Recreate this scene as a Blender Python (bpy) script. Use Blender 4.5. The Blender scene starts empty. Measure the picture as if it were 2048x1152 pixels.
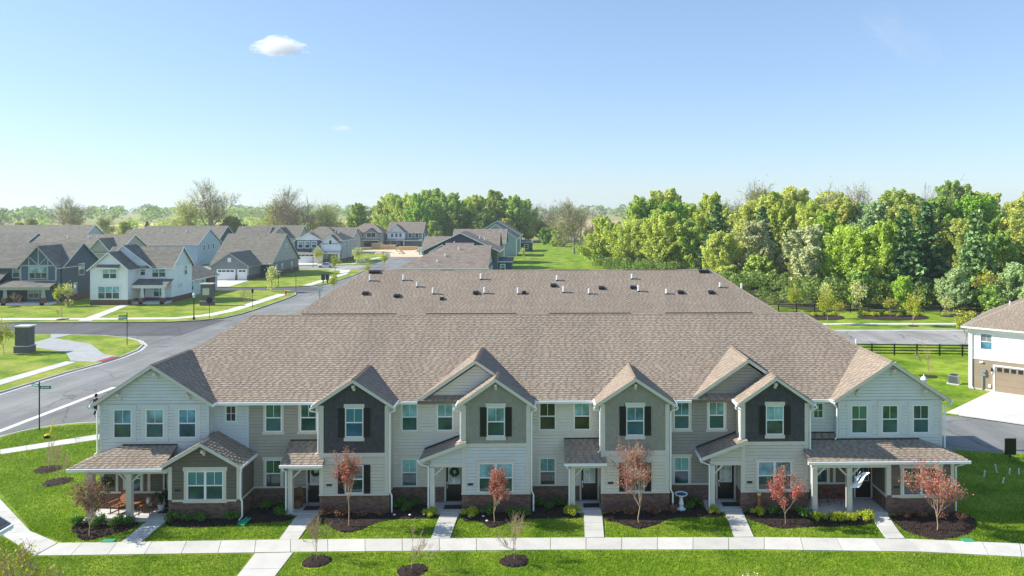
import bpy, bmesh, math, random
import numpy as np
from mathutils import Vector, Matrix, geometry
R = math.radians
sc = bpy.context.scene
COL = sc.collection
# ---------------------------------------------------------------- camera
cam = bpy.data.cameras.new('camera'); co = bpy.data.objects.new('camera', cam); COL.objects.link(co)
cam.sensor_width = 36; cam.lens = 1500/2048*36
cam.shift_x = (1024-1136)/2048; cam.shift_y = (414-576)/2048
cam.clip_start = 0.5; cam.clip_end = 20000
co.location = (0, -42.86, 16.8); co.rotation_euler = (R(90), 0, R(-1.2))
sc.camera = co
# ---------------------------------------------------------------- sky and sun (sun from the left, a little behind the facade)
SUN_EL, SUN_BACK = 34.0, 5.0
w = bpy.data.worlds.new('World'); sc.world = w; w.use_nodes = True
nt = w.node_tree; bg = nt.nodes['Background']
sky = nt.nodes.new('ShaderNodeTexSky'); sky.sky_type = 'NISHITA'; sky.sun_disc = False
sky.sun_elevation = R(SUN_EL); sky.sun_rotation = R(-(90-SUN_BACK))
sky.air_density = 1.0; sky.dust_density = 0.35; sky.ozone_density = 2.2; sky.altitude = 200
# soft camera-like tone for the whole dome: the same curve in every direction
v1 = nt.nodes.new('ShaderNodeVectorMath'); v1.operation = 'SCALE'; v1.inputs['Scale'].default_value = .168
gm = nt.nodes.new('ShaderNodeGamma'); gm.inputs[1].default_value = .62
v2 = nt.nodes.new('ShaderNodeVectorMath'); v2.operation = 'MULTIPLY'; v2.inputs[1].default_value = (.82/.168, .975/.168, 1.19/.168)
nt.links.new(sky.outputs[0], v1.inputs[0]); nt.links.new(v1.outputs[0], gm.inputs[0]); nt.links.new(gm.outputs[0], v2.inputs[0]); nt.links.new(v2.outputs[0], bg.inputs[0])
bg.inputs[1].default_value = 0.090
sl = bpy.data.lights.new('sun', 'SUN'); so = bpy.data.objects.new('sun', sl); COL.objects.link(so)
sl.energy = 4.7; sl.angle = R(0.53); sl.color = (1.0, 0.94, 0.84)
sd = Vector((-math.cos(R(SUN_EL))*math.cos(R(SUN_BACK)), math.cos(R(SUN_EL))*math.sin(R(SUN_BACK)), math.sin(R(SUN_EL))))
so.rotation_euler = sd.to_track_quat('Z', 'Y').to_euler(); so.location = (-60, 0, 80)
vs = sc.view_settings; vs.view_transform = 'Standard'; vs.look = 'None'; vs.gamma = 1; vs.use_curve_mapping = False
vs.exposure = 0.76
sc.cycles.max_bounces = 8; sc.cycles.transparent_max_bounces = 8; sc.cycles.volume_bounces = 8
# ---------------------------------------------------------------- materials
def S(r, g, b):
    f = lambda c: (c/255/12.92 if c/255 <= .04045 else ((c/255+.055)/1.055)**2.4)
    return (f(r), f(g), f(b))
def nmat(name):
    m = bpy.data.materials.new(name); m.use_nodes = True
    t = m.node_tree; return m, t, t.nodes['Principled BSDF']
def N(t, kind, **kw):
    n = t.nodes.new('ShaderNode'+kind)
    for k, v in kw.items():
        if k in n.inputs: n.inputs[k].default_value = v
        else: setattr(n, k, v)
    return n
def coord(t, what='Object'): return N(t, 'TexCoord').outputs[what]
def wpos(t): return N(t, 'NewGeometry').outputs['Position']
def rampn(t, fac, stops):
    r = N(t, 'ValToRGB'); e = r.color_ramp.elements
    while len(e) < len(stops): e.new(.5)
    for q, (p, c) in zip(e, stops): q.position = p; q.color = (*c, 1)
    t.links.new(fac, r.inputs[0]); return r.outputs[0]
def noise(t, vec, scale, detail=4, rough=.55):
    n = N(t, 'TexNoise', Scale=scale, Detail=detail, Roughness=rough); t.links.new(vec, n.inputs['Vector']); return n.outputs[0]
def mixc(t, fac, a, b, mode='MIX'):
    m = N(t, 'Mix'); m.data_type = 'RGBA'; m.blend_type = mode
    for s, v in ((0, fac), (6, a), (7, b)):
        if hasattr(v, 'is_output'): t.links.new(v, m.inputs[s])
        else: m.inputs[s].default_value = v if s == 0 else (*v, 1)
    return m.outputs[2]
def bump(t, bs, h, strength, dist):
    b = N(t, 'Bump', Strength=strength, Distance=dist); t.links.new(h, b.inputs['Height']); t.links.new(b.outputs[0], bs.inputs['Normal'])
def sc3(c, k): return tuple(min(1, x*k) for x in c)
M = {}
def plain(name, c, rough=.6, var=.18, scale=3.0, bmp=0, metal=0, spec=.4):
    m, t, b = nmat(name); v = wpos(t)
    n = noise(t, v, scale)
    col = rampn(t, n, [(.3, sc3(c, 1-var)), (.7, sc3(c, 1+var))])
    t.links.new(col, b.inputs['Base Color']); b.inputs['Roughness'].default_value = rough
    b.inputs['Metallic'].default_value = metal; b.inputs['Specular IOR Level'].default_value = spec
    if bmp: bump(t, b, noise(t, v, scale*8), .5, bmp)
    M[name] = m; return m
def island(name, stops, rough=.85, fine=0, finescale=30, spec=.25, objcol=False, trans=0):
    """colour picked piece by piece (Random Per Island)"""
    m, t, b = nmat(name)
    g = N(t, 'NewGeometry'); col = rampn(t, g.outputs['Random Per Island'], stops)
    if fine:
        col = mixc(t, 1.0, col, rampn(t, noise(t, g.outputs['Position'], finescale, 3), [(.25, (1-fine,)*3), (.75, (1+fine,)*3)]), 'MULTIPLY')
    if name.startswith('shingle'):
        mp = N(t, 'Mapping'); mp.inputs['Scale'].default_value = (.55, .12, .12); t.links.new(g.outputs['Position'], mp.inputs[0]); col = mixc(t, 1.0, col, rampn(t, noise(t, mp.outputs[0], 1.0, 4, .6), [(.3, (.9, .9, .91)), (.7, (1.08, 1.07, 1.06))]), 'MULTIPLY')
    if objcol:
        oi = N(t, 'ObjectInfo'); col = mixc(t, 1.0, col, oi.outputs['Color'], 'MULTIPLY')
    t.links.new(col, b.inputs['Base Color']); b.inputs['Roughness'].default_value = rough; b.inputs['Specular IOR Level'].default_value = spec
    if trans:
        tr = N(t, 'BsdfTranslucent'); mx = N(t, 'MixShader'); mx.inputs[0].default_value = trans
        br = mixc(t, 1.0, col, (1.0, 1.0, .55), 'MULTIPLY')
        t.links.new(br, tr.inputs[0]); t.links.new(b.outputs[0], mx.inputs[1]); t.links.new(tr.outputs[0], mx.inputs[2])
        t.links.new(mx.outputs[0], t.nodes['Material Output'].inputs[0])
    M[name] = m; return m
def glass(name, c, stripes=0):
    m, t, b = nmat(name)
    if stripes:
        wv = N(t, 'TexWave', Scale=stripes, Distortion=.3); wv.bands_direction = 'Z'; t.links.new(wpos(t), wv.inputs['Vector'])
        t.links.new(rampn(t, wv.outputs[1], [(.2, sc3(c, .62)), (.8, sc3(c, 1.15))]), b.inputs['Base Color'])
    else:
        oi = N(t, 'ObjectInfo'); ad = N(t, 'VectorMath', operation='ADD'); t.links.new(wpos(t), ad.inputs[0]); t.links.new(oi.outputs['Random'], ad.inputs[1]); t.links.new(rampn(t, noise(t, ad.outputs[0], .8, 3, .6), [(.34, sc3(c, .4)), (.48, sc3(c, .95)), (.66, sc3(c, 1.7))]), b.inputs['Base Color'])  # blotchy reflections painted into the pane colour, shifted per object
    b.inputs['Roughness'].default_value = .04; b.inputs['Specular IOR Level'].default_value = .6
    M[name] = m; return m
def leafmat(name, lo, hi, trans=.35, objcol=True):
    return island(name, [(0, lo), (.5, tuple((a+b)/2 for a, b in zip(lo, hi))), (1, hi)], rough=.55, spec=.3, objcol=objcol, trans=trans)
def sidingmat(name, c, e=.18):
    """far lap siding: too far away to tell the boards apart"""
    m, t, b = nmat(name); g = wpos(t)
    sx = N(t, 'SeparateXYZ'); t.links.new(g, sx.inputs[0])
    fr = N(t, 'Math', operation='FRACT'); dv = N(t, 'Math', operation='DIVIDE'); dv.inputs[1].default_value = e
    t.links.new(sx.outputs[2], dv.inputs[0]); t.links.new(dv.outputs[0], fr.inputs[0])
    t.links.new(rampn(t, noise(t, g, .9), [(.3, sc3(c, .93)), (.7, sc3(c, 1.06))]), b.inputs['Base Color'])
    bump(t, b, fr.outputs[0], .35, .03); b.inputs['Roughness'].default_value = .6
    M[name] = m
def roofmat(name, c):
    m, t, b = nmat(name); g = coord(t, 'Object')
    br = N(t, 'TexBrick', Scale=1.0); br.inputs['Brick Width'].default_value = .9; br.inputs['Row Height'].default_value = .3; br.inputs['Mortar Size'].default_value = .02
    br.inputs['Color1'].default_value = (*sc3(c, .82), 1); br.inputs['Color2'].default_value = (*sc3(c, 1.18), 1); br.inputs['Mortar'].default_value = (*sc3(c, .6), 1)
    # use (x+y, height) so courses run level on any slope
    sx = N(t, 'SeparateXYZ'); t.links.new(g, sx.inputs[0]); ad = N(t, 'Math', operation='ADD'); t.links.new(sx.outputs[0], ad.inputs[0]); t.links.new(sx.outputs[1], ad.inputs[1])
    zz = N(t, 'Math', operation='MULTIPLY'); zz.inputs[1].default_value = 2.0; t.links.new(sx.outputs[2], zz.inputs[0])
    cx = N(t, 'CombineXYZ'); t.links.new(ad.outputs[0], cx.inputs[0]); t.links.new(zz.outputs[0], cx.inputs[1]); t.links.new(cx.outputs[0], br.inputs['Vector'])
    col = mixc(t, 1.0, br.outputs[0], rampn(t, noise(t, g, 1.3, 5), [(.25, (.84,)*3), (.75, (1.14,)*3)]), 'MULTIPLY')
    t.links.new(col, b.inputs['Base Color']); b.inputs['Roughness'].default_value = .9; b.inputs['Specular IOR Level'].default_value = .2
    bump(t, b, noise(t, g, 14), .6, .02)
    M[name] = m
def grassmat(name, a, bcol, dry=None, amt=.5):
    m, t, b = nmat(name); g = wpos(t)
    c1 = rampn(t, noise(t, g, .35, 5, .6), [(.3, a), (.72, bcol)])
    c2 = mixc(t, 1.0, c1, rampn(t, noise(t, g, 7, 5, .7), [(.25, (.55,)*3), (.75, (1.4,)*3)]), 'MULTIPLY')
    c2 = mixc(t, 1.0, c2, rampn(t, noise(t, g, 1.9, 4, .65), [(.3, (.64, .72, .56)), (.68, (1.3, 1.2, 1.2))]), 'MULTIPLY'); c2 = mixc(t, 1.0, c2, rampn(t, noise(t, g, .45, 3, .5), [(.36, (.74, .82, .7)), (.6, (1.1, 1.06, 1.05))]), 'MULTIPLY')
    if dry:
        f = N(t, 'Math', operation='MULTIPLY'); f.inputs[1].default_value = amt
        t.links.new(rampn(t, noise(t, g, .22, 4, .65), [(.45, (0,)*3), (.62, (1,)*3)]), f.inputs[0]); c2 = mixc(t, f.outputs[0], c2, dry)
    t.links.new(c2, b.inputs['Base Color']); b.inputs['Roughness'].default_value = .8; b.inputs['Specular IOR Level'].default_value = .15
    bump(t, b, noise(t, g, 16, 4, .7), 1.0, .06); M[name] = m
def asphalt(name, c):
    m, t, b = nmat(name); g = wpos(t)
    c1 = rampn(t, noise(t, g, .18, 6, .6), [(.3, sc3(c, .8)), (.7, sc3(c, 1.25))])
    c2 = mixc(t, 1.0, c1, rampn(t, noise(t, g, 25, 3, .7), [(.25, (.75,)*3), (.75, (1.25,)*3)]), 'MULTIPLY')
    # long tyre-worn streaks
    mp = N(t, 'Mapping'); mp.inputs['Scale'].default_value = (1.1, .04, 1); t.links.new(g, mp.inputs[0])
    c3 = mixc(t, 1.0, c2, rampn(t, noise(t, mp.outputs[0], 1.0, 3), [(.35, (.86,)*3), (.65, (1.14,)*3)]), 'MULTIPLY')
    vo = N(t, 'TexVoronoi', Scale=.13); vo.feature = 'DISTANCE_TO_EDGE'; wob = N(t, 'VectorMath', operation='ADD'); nz = N(t, 'TexNoise', Scale=.8, Detail=4.0); t.links.new(g, nz.inputs['Vector']); t.links.new(g, wob.inputs[0]); t.links.new(nz.outputs[1], wob.inputs[1]); t.links.new(wob.outputs[0], vo.inputs['Vector'])
    c3 = mixc(t, 1.0, c3, rampn(t, vo.outputs['Distance'], [(.004, (.62,)*3), (.012, (1, 1, 1))]), 'MULTIPLY')
    c3 = mixc(t, 1.0, c3, rampn(t, noise(t, g, .06, 2, .3), [(.42, (.9,)*3), (.5, (1.06,)*3)]), 'MULTIPLY')
    t.links.new(c3, b.inputs['Base Color']); b.inputs['Roughness'].default_value = .85
    bump(t, b, noise(t, g, 60, 2), .4, .01); M[name] = m
# walls, trims
plain('siding_light', S(206, 210, 210), .55, .04, 2.5); plain('siding_cream', S(214, 208, 198), .55, .04, 2.5)
plain('siding_taupe', S(164, 157, 145), .6, .05, 2.5); plain('siding_grey', S(150, 146, 139), .6, .05, 2.5); plain('siding_dark', S(104, 98, 88), .6, .06, 2.5)
plain('siding_pale', S(198, 193, 183), .55, .04, 2.5)
plain('trim_greige', S(206, 202, 192), .5, .04, 2.0); plain('white_paint', S(232, 234, 236), .4, .03, 2.0); plain('trim_cream', S(212, 206, 197), .5, .04, 2.0)
island('shake_dark', [(0, S(70, 70, 73)), (1, S(80, 80, 83))], .75, .06, 20); island('shake_grey', [(0, S(148, 144, 134)), (1, S(158, 154, 144))], .7, .05, 20)
island('brick', [(0, S(98, 74, 65)), (.4, S(116, 90, 79)), (.8, S(130, 105, 94)), (1, S(104, 84, 76))], .9, .12, 40)
plain('mortar', S(138, 128, 120), .95, .1, 20)
SH = [(0, S(152, 139, 124)), (.5, S(158, 145, 130)), (1, S(165, 152, 137))]
island('shingle', SH, .95, .10, 12, .15); island('shingle_low', [(0, S(134, 121, 107)), (1, S(147, 134, 119))], .95, .1, 12, .15)
roofmat('roof_brown', S(128, 123, 112)); roofmat('roof_grey', S(120, 117, 109)); roofmat('roof_tan', S(140, 128, 117))
plain('roof_base', S(120, 106, 95), .95, .1, 3)
plain('black_paint', S(22, 22, 24), .35, .1, 3); plain('shutter_black', S(24, 26, 32), .5, .1, 3); plain('door_black', S(22, 20, 20), .3, .1, 3); plain('door_brown', S(44, 24, 22), .3, .1, 3)
plain('dark_metal', S(40, 42, 46), .45, .1, 4); plain('grey_metal', S(150, 155, 158), .4, .06, 4, metal=.3)
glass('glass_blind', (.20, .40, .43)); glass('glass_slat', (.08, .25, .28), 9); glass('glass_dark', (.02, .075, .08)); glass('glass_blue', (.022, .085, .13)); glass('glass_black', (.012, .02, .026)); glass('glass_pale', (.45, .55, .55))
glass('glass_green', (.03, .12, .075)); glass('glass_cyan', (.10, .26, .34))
def slabmat(name, c):
    m, t, b = nmat(name); g = wpos(t); oi = N(t, 'ObjectInfo'); tone = rampn(t, oi.outputs['Random'], [(0, (.9, .9, .89)), (1, (1.06, 1.06, 1.06))])
    col = mixc(t, 1.0, rampn(t, noise(t, g, .9, 6, .65), [(.28, sc3(c, .84)), (.55, c), (.75, sc3(c, 1.05))]), tone, 'MULTIPLY'); col = mixc(t, 1.0, col, rampn(t, noise(t, g, 30, 3, .7), [(.2, (.9,)*3), (.8, (1.08,)*3)]), 'MULTIPLY')
    t.links.new(col, b.inputs['Base Color']); b.inputs['Roughness'].default_value = .9; bump(t, b, noise(t, g, 40), .4, .006); M[name] = m
slabmat('concrete', S(200, 198, 191)); slabmat('concrete_new', S(214, 212, 206)); slabmat('concrete_grey', S(164, 167, 166))
plain('gutter_white', S(238, 239, 240), .35, .02, 2)
grassmat('lawn_grass', S(74, 114, 12), S(140, 168, 38), S(170, 178, 76), .45); grassmat('lawn_yellow', S(92, 132, 24), S(150, 168, 50), S(182, 172, 92), .5)
grassmat('field_far', S(128, 140, 78), S(170, 164, 110), S(176, 150, 118), .5); plain('field_brown', S(188, 160, 128), .95, .15, .02); plain('field_gold', S(206, 200, 70), .95, .2, .03); plain('dirt', S(214, 190, 160), .95, .16, .25)
asphalt('asphalt_old', S(118, 120, 118)); asphalt('asphalt_new', S(82, 82, 84)); asphalt('asphalt_road', S(150, 148, 144))
plain('leaf_litter', S(78, 80, 44), .98, .3, 1.2, .08); plain('mulch', S(50, 38, 34), .98, .35, 9, .05); plain('mulch_chip', S(62, 46, 40), .95, .3, 30)
plain('red_tile', S(150, 62, 66), .8, .1, 5); plain('stone_dark', S(104, 104, 104), .9, .2, 6, .01); plain('stone_cap', S(196, 194, 186), .85, .06, 3)
plain('wood', S(150, 98, 60), .6, .2, 8); plain('wood_dark', S(96, 56, 36), .6, .2, 8); plain('lumber', S(224, 190, 138), .8, .12, 2)
plain('bark', S(92, 78, 66), .95, .25, 7, .01); plain('bark_pale', S(170, 146, 122), .9, .15, 9); plain('bark_far', S(140, 130, 120), .95, .2, 3)
plain('terracotta', S(226, 224, 220), .6, .05, 4); plain('wicker', S(112, 84, 62), .8, .25, 25, .01); plain('red_paint', S(128, 34, 38), .45, .1, 5)
plain('sign_green', S(20, 112, 92), .4, .05, 4); plain('sign_white', S(232, 236, 240), .4, .02, 4); plain('yellow_paint', S(226, 200, 40), .5, .08, 5)
plain('cushion', S(226, 222, 218), .9, .06, 20); plain('doormat', S(70, 52, 46), .95, .15, 15); plain('mat_dark', S(46, 50, 60), .95, .15, 15)
plain('skin', S(196, 148, 122), .55, .05, 10); plain('cloth_black', S(28, 29, 34), .9, .15, 12); plain('cloth_dark', S(36, 40, 52), .9, .15, 12); plain('cloth_blue', S(150, 190, 210), .8, .1, 8)
plain('car_silver', S(206, 210, 216), .25, .02, 2, metal=.25); plain('rubber', S(24, 24, 25), .8, .1, 10); plain('chrome', S(190, 192, 196), .25, .03, 5, metal=.9); plain('car_glass', S(20, 28, 36), .05, .05, 2, spec=.8)
plain('tail_red', S(150, 24, 24), .3, .05, 4); plain('headlight', S(226, 230, 236), .15, .03, 4)
plain('portable_green', S(30, 120, 112), .5, .06, 2); plain('box_green', S(60, 158, 120), .6, .06, 4); plain('hydrant_red', S(198, 66, 54), .5, .08, 5)
plain('lamp_glass', S(226, 228, 226), .25, .04, 6); plain('tarp_blue', S(168, 174, 184), .6, .08, .5)
leafmat('leaf_red', S(168, 78, 76), S(222, 146, 134), .35, False); leafmat('leaf_green', S(150, 168, 104), S(244, 244, 176), .4)
leafmat('leaf_yellow', S(150, 176, 40), S(214, 214, 74), .4, False); leafmat('leaf_shrub', S(40, 92, 30), S(112, 160, 60), .3, False); leafmat('leaf_brown', S(110, 76, 62), S(170, 122, 96), .25, False)
leafmat('leaf_copper', S(96, 74, 52), S(168, 112, 88), .3, False); leafmat('needle', S(92, 118, 84), S(166, 186, 138), .15); leafmat('leaf_silver', S(140, 160, 112), S(240, 240, 206), .3)
leafmat('leaf_fern', S(24, 70, 22), S(70, 120, 44), .3, False); leafmat('blossom', S(226, 224, 200), S(248, 246, 232), .3, False); leafmat('grass_blade', S(80, 124, 14), S(164, 190, 56), .35, False)
leafmat('leaf_bud', S(166, 174, 108), S(224, 226, 156), .4)
# house colours
for n_, c_ in dict(teal_grey=(70, 97, 114), teal_dark=(54, 76, 90), house_white=(236, 240, 246), house_side=(214, 224, 230), house_grey=(128, 132, 132), house_bluegrey=(118, 138, 150), house_navy=(52, 74, 92), house_greige=(170, 172, 168), house_tan=(222, 214, 190), house_sky=(168, 190, 206), house_slate=(72, 84, 98), house_mid=(150, 166, 180), r_white=(236, 234, 228), r_brown=(156, 140, 118), garage_brown=(150, 134, 112), house_olive=(148, 150, 120)).items():
    sidingmat(n_, S(*c_))
plain('far_brick', S(112, 88, 78), .9, .15, 4); plain('trim_white', S(234, 236, 238), .45, .02, 2); plain('trim_grey', S(172, 176, 172), .5, .04, 2); plain('garage_white', S(234, 234, 232), .45, .02, 1.5)
# ---------------------------------------------------------------- mesh helpers
class MB:
    def __init__(s, T=None): s.v = []; s.f = []; s.T = T
    def add(s, pts, faces):
        b = len(s.v); T = s.T
        s.v.extend([T(*p) for p in pts] if T else [tuple(p) for p in pts]); s.f.extend([tuple(b+i for i in f) for f in faces])
    def poly(s, pts): s.add(pts, [tuple(range(len(pts)))])
    def box(s, x0, x1, y0, y1, z0, z1):
        s.add([(x0,y0,z0),(x1,y0,z0),(x1,y1,z0),(x0,y1,z0),(x0,y0,z1),(x1,y0,z1),(x1,y1,z1),(x0,y1,z1)],
              [(0,3,2,1),(4,5,6,7),(0,1,5,4),(1,2,6,5),(2,3,7,6),(3,0,4,7)]); return s
    def slab(s, pts, d):
        """polygon plus the same polygon moved by vector d"""
        n = len(pts); q = [(p[0]+d[0], p[1]+d[1], p[2]+d[2]) for p in pts]
        s.add(list(pts)+q, [tuple(range(n)), tuple(range(2*n-1, n-1, -1))]+[(i, (i+1) % n, n+(i+1) % n, n+i) for i in range(n)]); return s
    def tube(s, path, rad, n=6, cap=True):
        P = [Vector(p) for p in path]; rs = rad if isinstance(rad, (list, tuple)) else [rad]*len(P); pts = []
        for i, p in enumerate(P):
            d = (P[min(i+1, len(P)-1)]-P[max(i-1, 0)]).normalized()
            a = d.orthogonal().normalized() if i == 0 else (a-d*a.dot(d)).normalized()
            b = d.cross(a)
            for k in range(n):
                t = 2*math.pi*k/n; pts.append(p+(a*math.cos(t)+b*math.sin(t))*rs[i])
        F = [(i*n+k, i*n+(k+1) % n, (i+1)*n+(k+1) % n, (i+1)*n+k) for i in range(len(P)-1) for k in range(n)]
        if cap: F += [tuple(range(n-1, -1, -1)), tuple((len(P)-1)*n+k for k in range(n))]
        s.add([tuple(p) for p in pts], F); return s
    def lathe(s, prof, n=12, c=(0, 0, 0)):
        pts = [(c[0]+r*math.cos(2*math.pi*k/n), c[1]+r*math.sin(2*math.pi*k/n), c[2]+z) for r, z in prof for k in range(n)]
        F = [(i*n+k, i*n+(k+1) % n, (i+1)*n+(k+1) % n, (i+1)*n+k) for i in range(len(prof)-1) for k in range(n)]
        F += [tuple(range(n-1, -1, -1)), tuple((len(prof)-1)*n+k for k in range(n))]
        s.add(pts, F); return s
    def build(s, name, mat, parent=None, smooth=False, kind=None):
        me = bpy.data.meshes.new(name); me.from_pydata(s.v, [], s.f); me.update()
        return link(name, me, mat, parent, smooth, kind)
def link(name, me, mat, parent=None, smooth=False, kind=None):
    if mat and not me.materials: me.materials.append(M[mat] if isinstance(mat, str) else mat)
    if smooth: me.polygons.foreach_set('use_smooth', [True]*len(me.polygons))
    o = bpy.data.objects.new(name, me); COL.objects.link(o)
    if parent is not None: o.parent = parent
    if kind: o['kind'] = kind
    return o
def tag(o, label, cat, group=None):
    o['label'] = label; o['category'] = cat
    if group: o['group'] = group
    return o
def thing(name, label, cat, loc=(0, 0, 0), rz=0, group=None):
    o = bpy.data.objects.new(name, None); COL.objects.link(o); o.location = loc; o.rotation_euler = (0, 0, rz); o.empty_display_size = .3
    return tag(o, label, cat, group)
def copy_tree(o, loc=None, rz=None, parent=None, scale=None):
    c = o.copy(); COL.objects.link(c); c.parent = parent
    if loc is not None: c.location = loc
    if rz is not None: c.rotation_euler = (0, 0, rz)
    if scale is not None: c.scale = scale
    for ch in o.children: copy_tree(ch, parent=c)
    return c
SPLIT = {'corner_board', 'trim_board', 'wall_core', 'brick_base', 'porch_beam', 'fascia', 'trim', 'gutter', 'bracket'}
def part(name, mat, parent, *boxes, T=None, kind=None, label=None):
    if name in SPLIT and len(boxes) > 1:
        for b in boxes: o = part(name, mat, parent, b, T=T, kind=kind)
        return o
    m = MB(T)
    for b in boxes: m.box(*b)
    o = m.build(name, mat, parent, kind=kind)
    if label: o['label'] = label
    return o
# wall faces: (u, outward w, z) -> thing coordinates
def fS(y): return lambda u, w, z: (u, y-w, z)
def fN(y): return lambda u, w, z: (u, y+w, z)
def fE(x): return lambda u, w, z: (x+w, u, z)
def fW(x): return lambda u, w, z: (x-w, u, z)
def span(poly, z):
    xs = []
    for i in range(len(poly)):
        (a, b), (c, d) = poly[i], poly[(i+1) % len(poly)]
        if (b <= z <= d) or (d <= z <= b):
            if abs(d-b) < 1e-9: xs += [a, c]
            else: xs.append(a+(c-a)*(z-b)/(d-b))
    return (min(xs), max(xs)) if len(xs) > 1 else None
def cut(iv, holes):
    out = [iv]
    for h0, h1 in holes:
        nx = []
        for (a0, b0, a1, b1) in out:
            if h1 <= a0 or h0 >= b0: nx.append((a0, b0, a1, b1)); continue
            if h0 > a0+.01: nx.append((a0, h0, a1, h0))
            if h1 < b0-.01: nx.append((h1, b0, h1, b1))
        out = nx
    return out
def laps(mb, poly, holes=(), e=.18, t=.022, w0=0):
    zs0, zs1 = min(p[1] for p in poly), max(p[1] for p in poly)
    rows = [zs0+i*e for i in range(int((zs1-zs0)/e)+2)]
    brk = sorted(set([round(z, 4) for z in rows if z < zs1]+[round(zs1, 4)]+[round(q, 4) for h in holes for q in (h[2], h[3]) if zs0 < q < zs1]+[round(p[1], 4) for p in poly]))
    for za, zb in zip(brk, brk[1:]):
        if zb-za < .004: continue
        A, B = span(poly, za+.002), span(poly, zb-.002)
        if not A or not B: continue
        zm = (za+zb)/2; fr = ((za-zs0) % e)/e
        if fr > .99: fr = 0
        wa = w0+t*(1-fr); wb = w0+t*max(0, 1-fr-(zb-za)/e)
        for a0, b0, a1, b1 in cut((A[0], A[1], B[0], B[1]), [(h[0], h[1]) for h in holes if h[2] < zm < h[3]]):
            if b0-a0 < .01: continue
            if fr < .02 and zb-za > e*.9:     # a whole board: face, then the groove under the next board
                zc = zb-.022; k = (zc-za)/(zb-za); a2, b2 = a0+(a1-a0)*k, b0+(b1-b0)*k
                mb.add([(a0, wa, za), (b0, wa, za), (b2, wa*.5, zc), (a2, wa*.5, zc), (a1, w0-.035, zb), (b1, w0-.035, zb)], [(0, 1, 2, 3), (3, 2, 5, 4)])
            else: mb.add([(a0, wa, za), (b0, wa, za), (b1, wb, zb), (a1, wb, zb)], [(0, 1, 2, 3)])
            if fr < .02: mb.add([(a0, w0-.035, za), (b0, w0-.035, za), (b0, wa, za), (a0, wa, za)], [(0, 1, 2, 3)])
def shakes(mb, poly, holes=(), e=.19, wd=.17, t=.03, seed=1):
    rnd = random.Random(seed); zs0, zs1 = min(p[1] for p in poly), max(p[1] for p in poly); r = 0; z = zs0
    while z < zs1-.01:
        zb = min(z+e, zs1); A = span(poly, z+.002); B = span(poly, zb-.002)
        if A and B:
            u = min(A[0], B[0])-rnd.random()*wd
            while u < max(A[1], B[1]):
                ww = wd*rnd.uniform(.7, 1.35); a, b = u+.006, u+ww-.006; u += ww
                a0, b0, a1, b1 = max(a, A[0]), min(b, A[1]), max(a, B[0]), min(b, B[1])
                if b0-a0 < .02: continue
                if b1 < a1: b1 = a1
                if any(h[0] < (a0+b0)/2 < h[1] and h[2] < (z+zb)/2 < h[3] for h in holes): continue
                zo = z-rnd.random()*.025; tt = t*rnd.uniform(.7, 1.1)
                mb.add([(a0, tt, zo), (b0, tt, zo), (b1, .004, zb), (a1, .004, zb), (a0, 0, zo), (b0, 0, zo)], [(0, 1, 2, 3), (4, 5, 1, 0), (4, 0, 3), (1, 5, 2)])
        z = zb; r += 1
def bricks(mb, u0, u1, z0, z1, L=.215, h=.077, seed=2):
    rnd = random.Random(seed); r = 0; z = z0
    while z < z1-.02:
        zb = min(z+h, z1); u = u0-(L/2 if r % 2 else 0)
        soldier = zb > z1-.09
        while u < u1:
            a, b = max(u, u0)+.005, min(u+L, u1)-.005; u += L
            if b-a > .03:
                o = rnd.uniform(.0, .006)+(.012 if soldier else 0)
                mb.add([(a, o, z+.005), (b, o, z+.005), (b, o, zb-.005), (a, o, zb-.005), (a, -.02, z+.005), (b, -.02, z+.005), (b, -.02, zb-.005), (a, -.02, zb-.005)], [(0, 1, 2, 3), (0, 4, 5, 1), (1, 5, 6, 2), (2, 6, 7, 3), (3, 7, 4, 0)])
        z = zb; r += 1
def shingles(name, parent, pts, e=.18, wd=.36, t=.02, seed=3, mat='shingle', lift=.012):
    """laminated shingles: raised light tabs with darker gaps between; pts: eave left, eave right, then round; planar convex"""
    P = [Vector(p) for p in pts]; u = (P[1]-P[0]).normalized(); n = (P[1]-P[0]).cross(P[2]-P[0]).normalized()
    if n.z < 0: n = -n
    v = n.cross(u)
    if v.z < 0: v = -v
    O = P[0]; q = [((p-O).dot(u), (p-O).dot(v)) for p in P]; v0, v1 = min(b for a, b in q), max(b for a, b in q)
    rnd = random.Random(seed); V = []; F = []; mi = []; y = v0
    while y < v1-.02:
        yb = min(y+e, v1); A = span(q, y+.001); B = span(q, yb-.001)
        if A and B:
            x = min(A[0], B[0])-rnd.random()*wd; hi = True; end = max(A[1], B[1])
            while x < end:
                ww = wd*(rnd.uniform(.38, 1.0) if hi else rnd.uniform(.28, .6)); a, b = x, x+ww; x += ww
                a0, b0 = min(max(a, A[0]), A[1]), max(min(b, A[1]), A[0]); a1, b1 = min(max(a, B[0]), B[1]), max(min(b, B[1]), B[0])
                if b0-a0 > .01 or b1-a1 > .01:
                    tt = t*(1.3 if hi else .5); k = len(V)
                    for (xx, yy, hh) in ((a0, y, tt+lift), (b0, y, tt+lift), (b1, yb, lift), (a1, yb, lift), (a0, y, lift-.01), (b0, y, lift-.01)): V.append(tuple(O+u*xx+v*yy+n*hh))
                    F += [(k, k+1, k+2, k+3), (k+4, k+5, k+1, k)]; mi += [0 if hi else 1]*2
                hi = not hi
        y = yb
    m = MB(); m.v = V; m.f = F
    o = m.build(name, mat, parent, kind='stuff'); o.data.materials.append(M['shingle_low']); o.data.polygons.foreach_set('material_index', mi); return o
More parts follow.
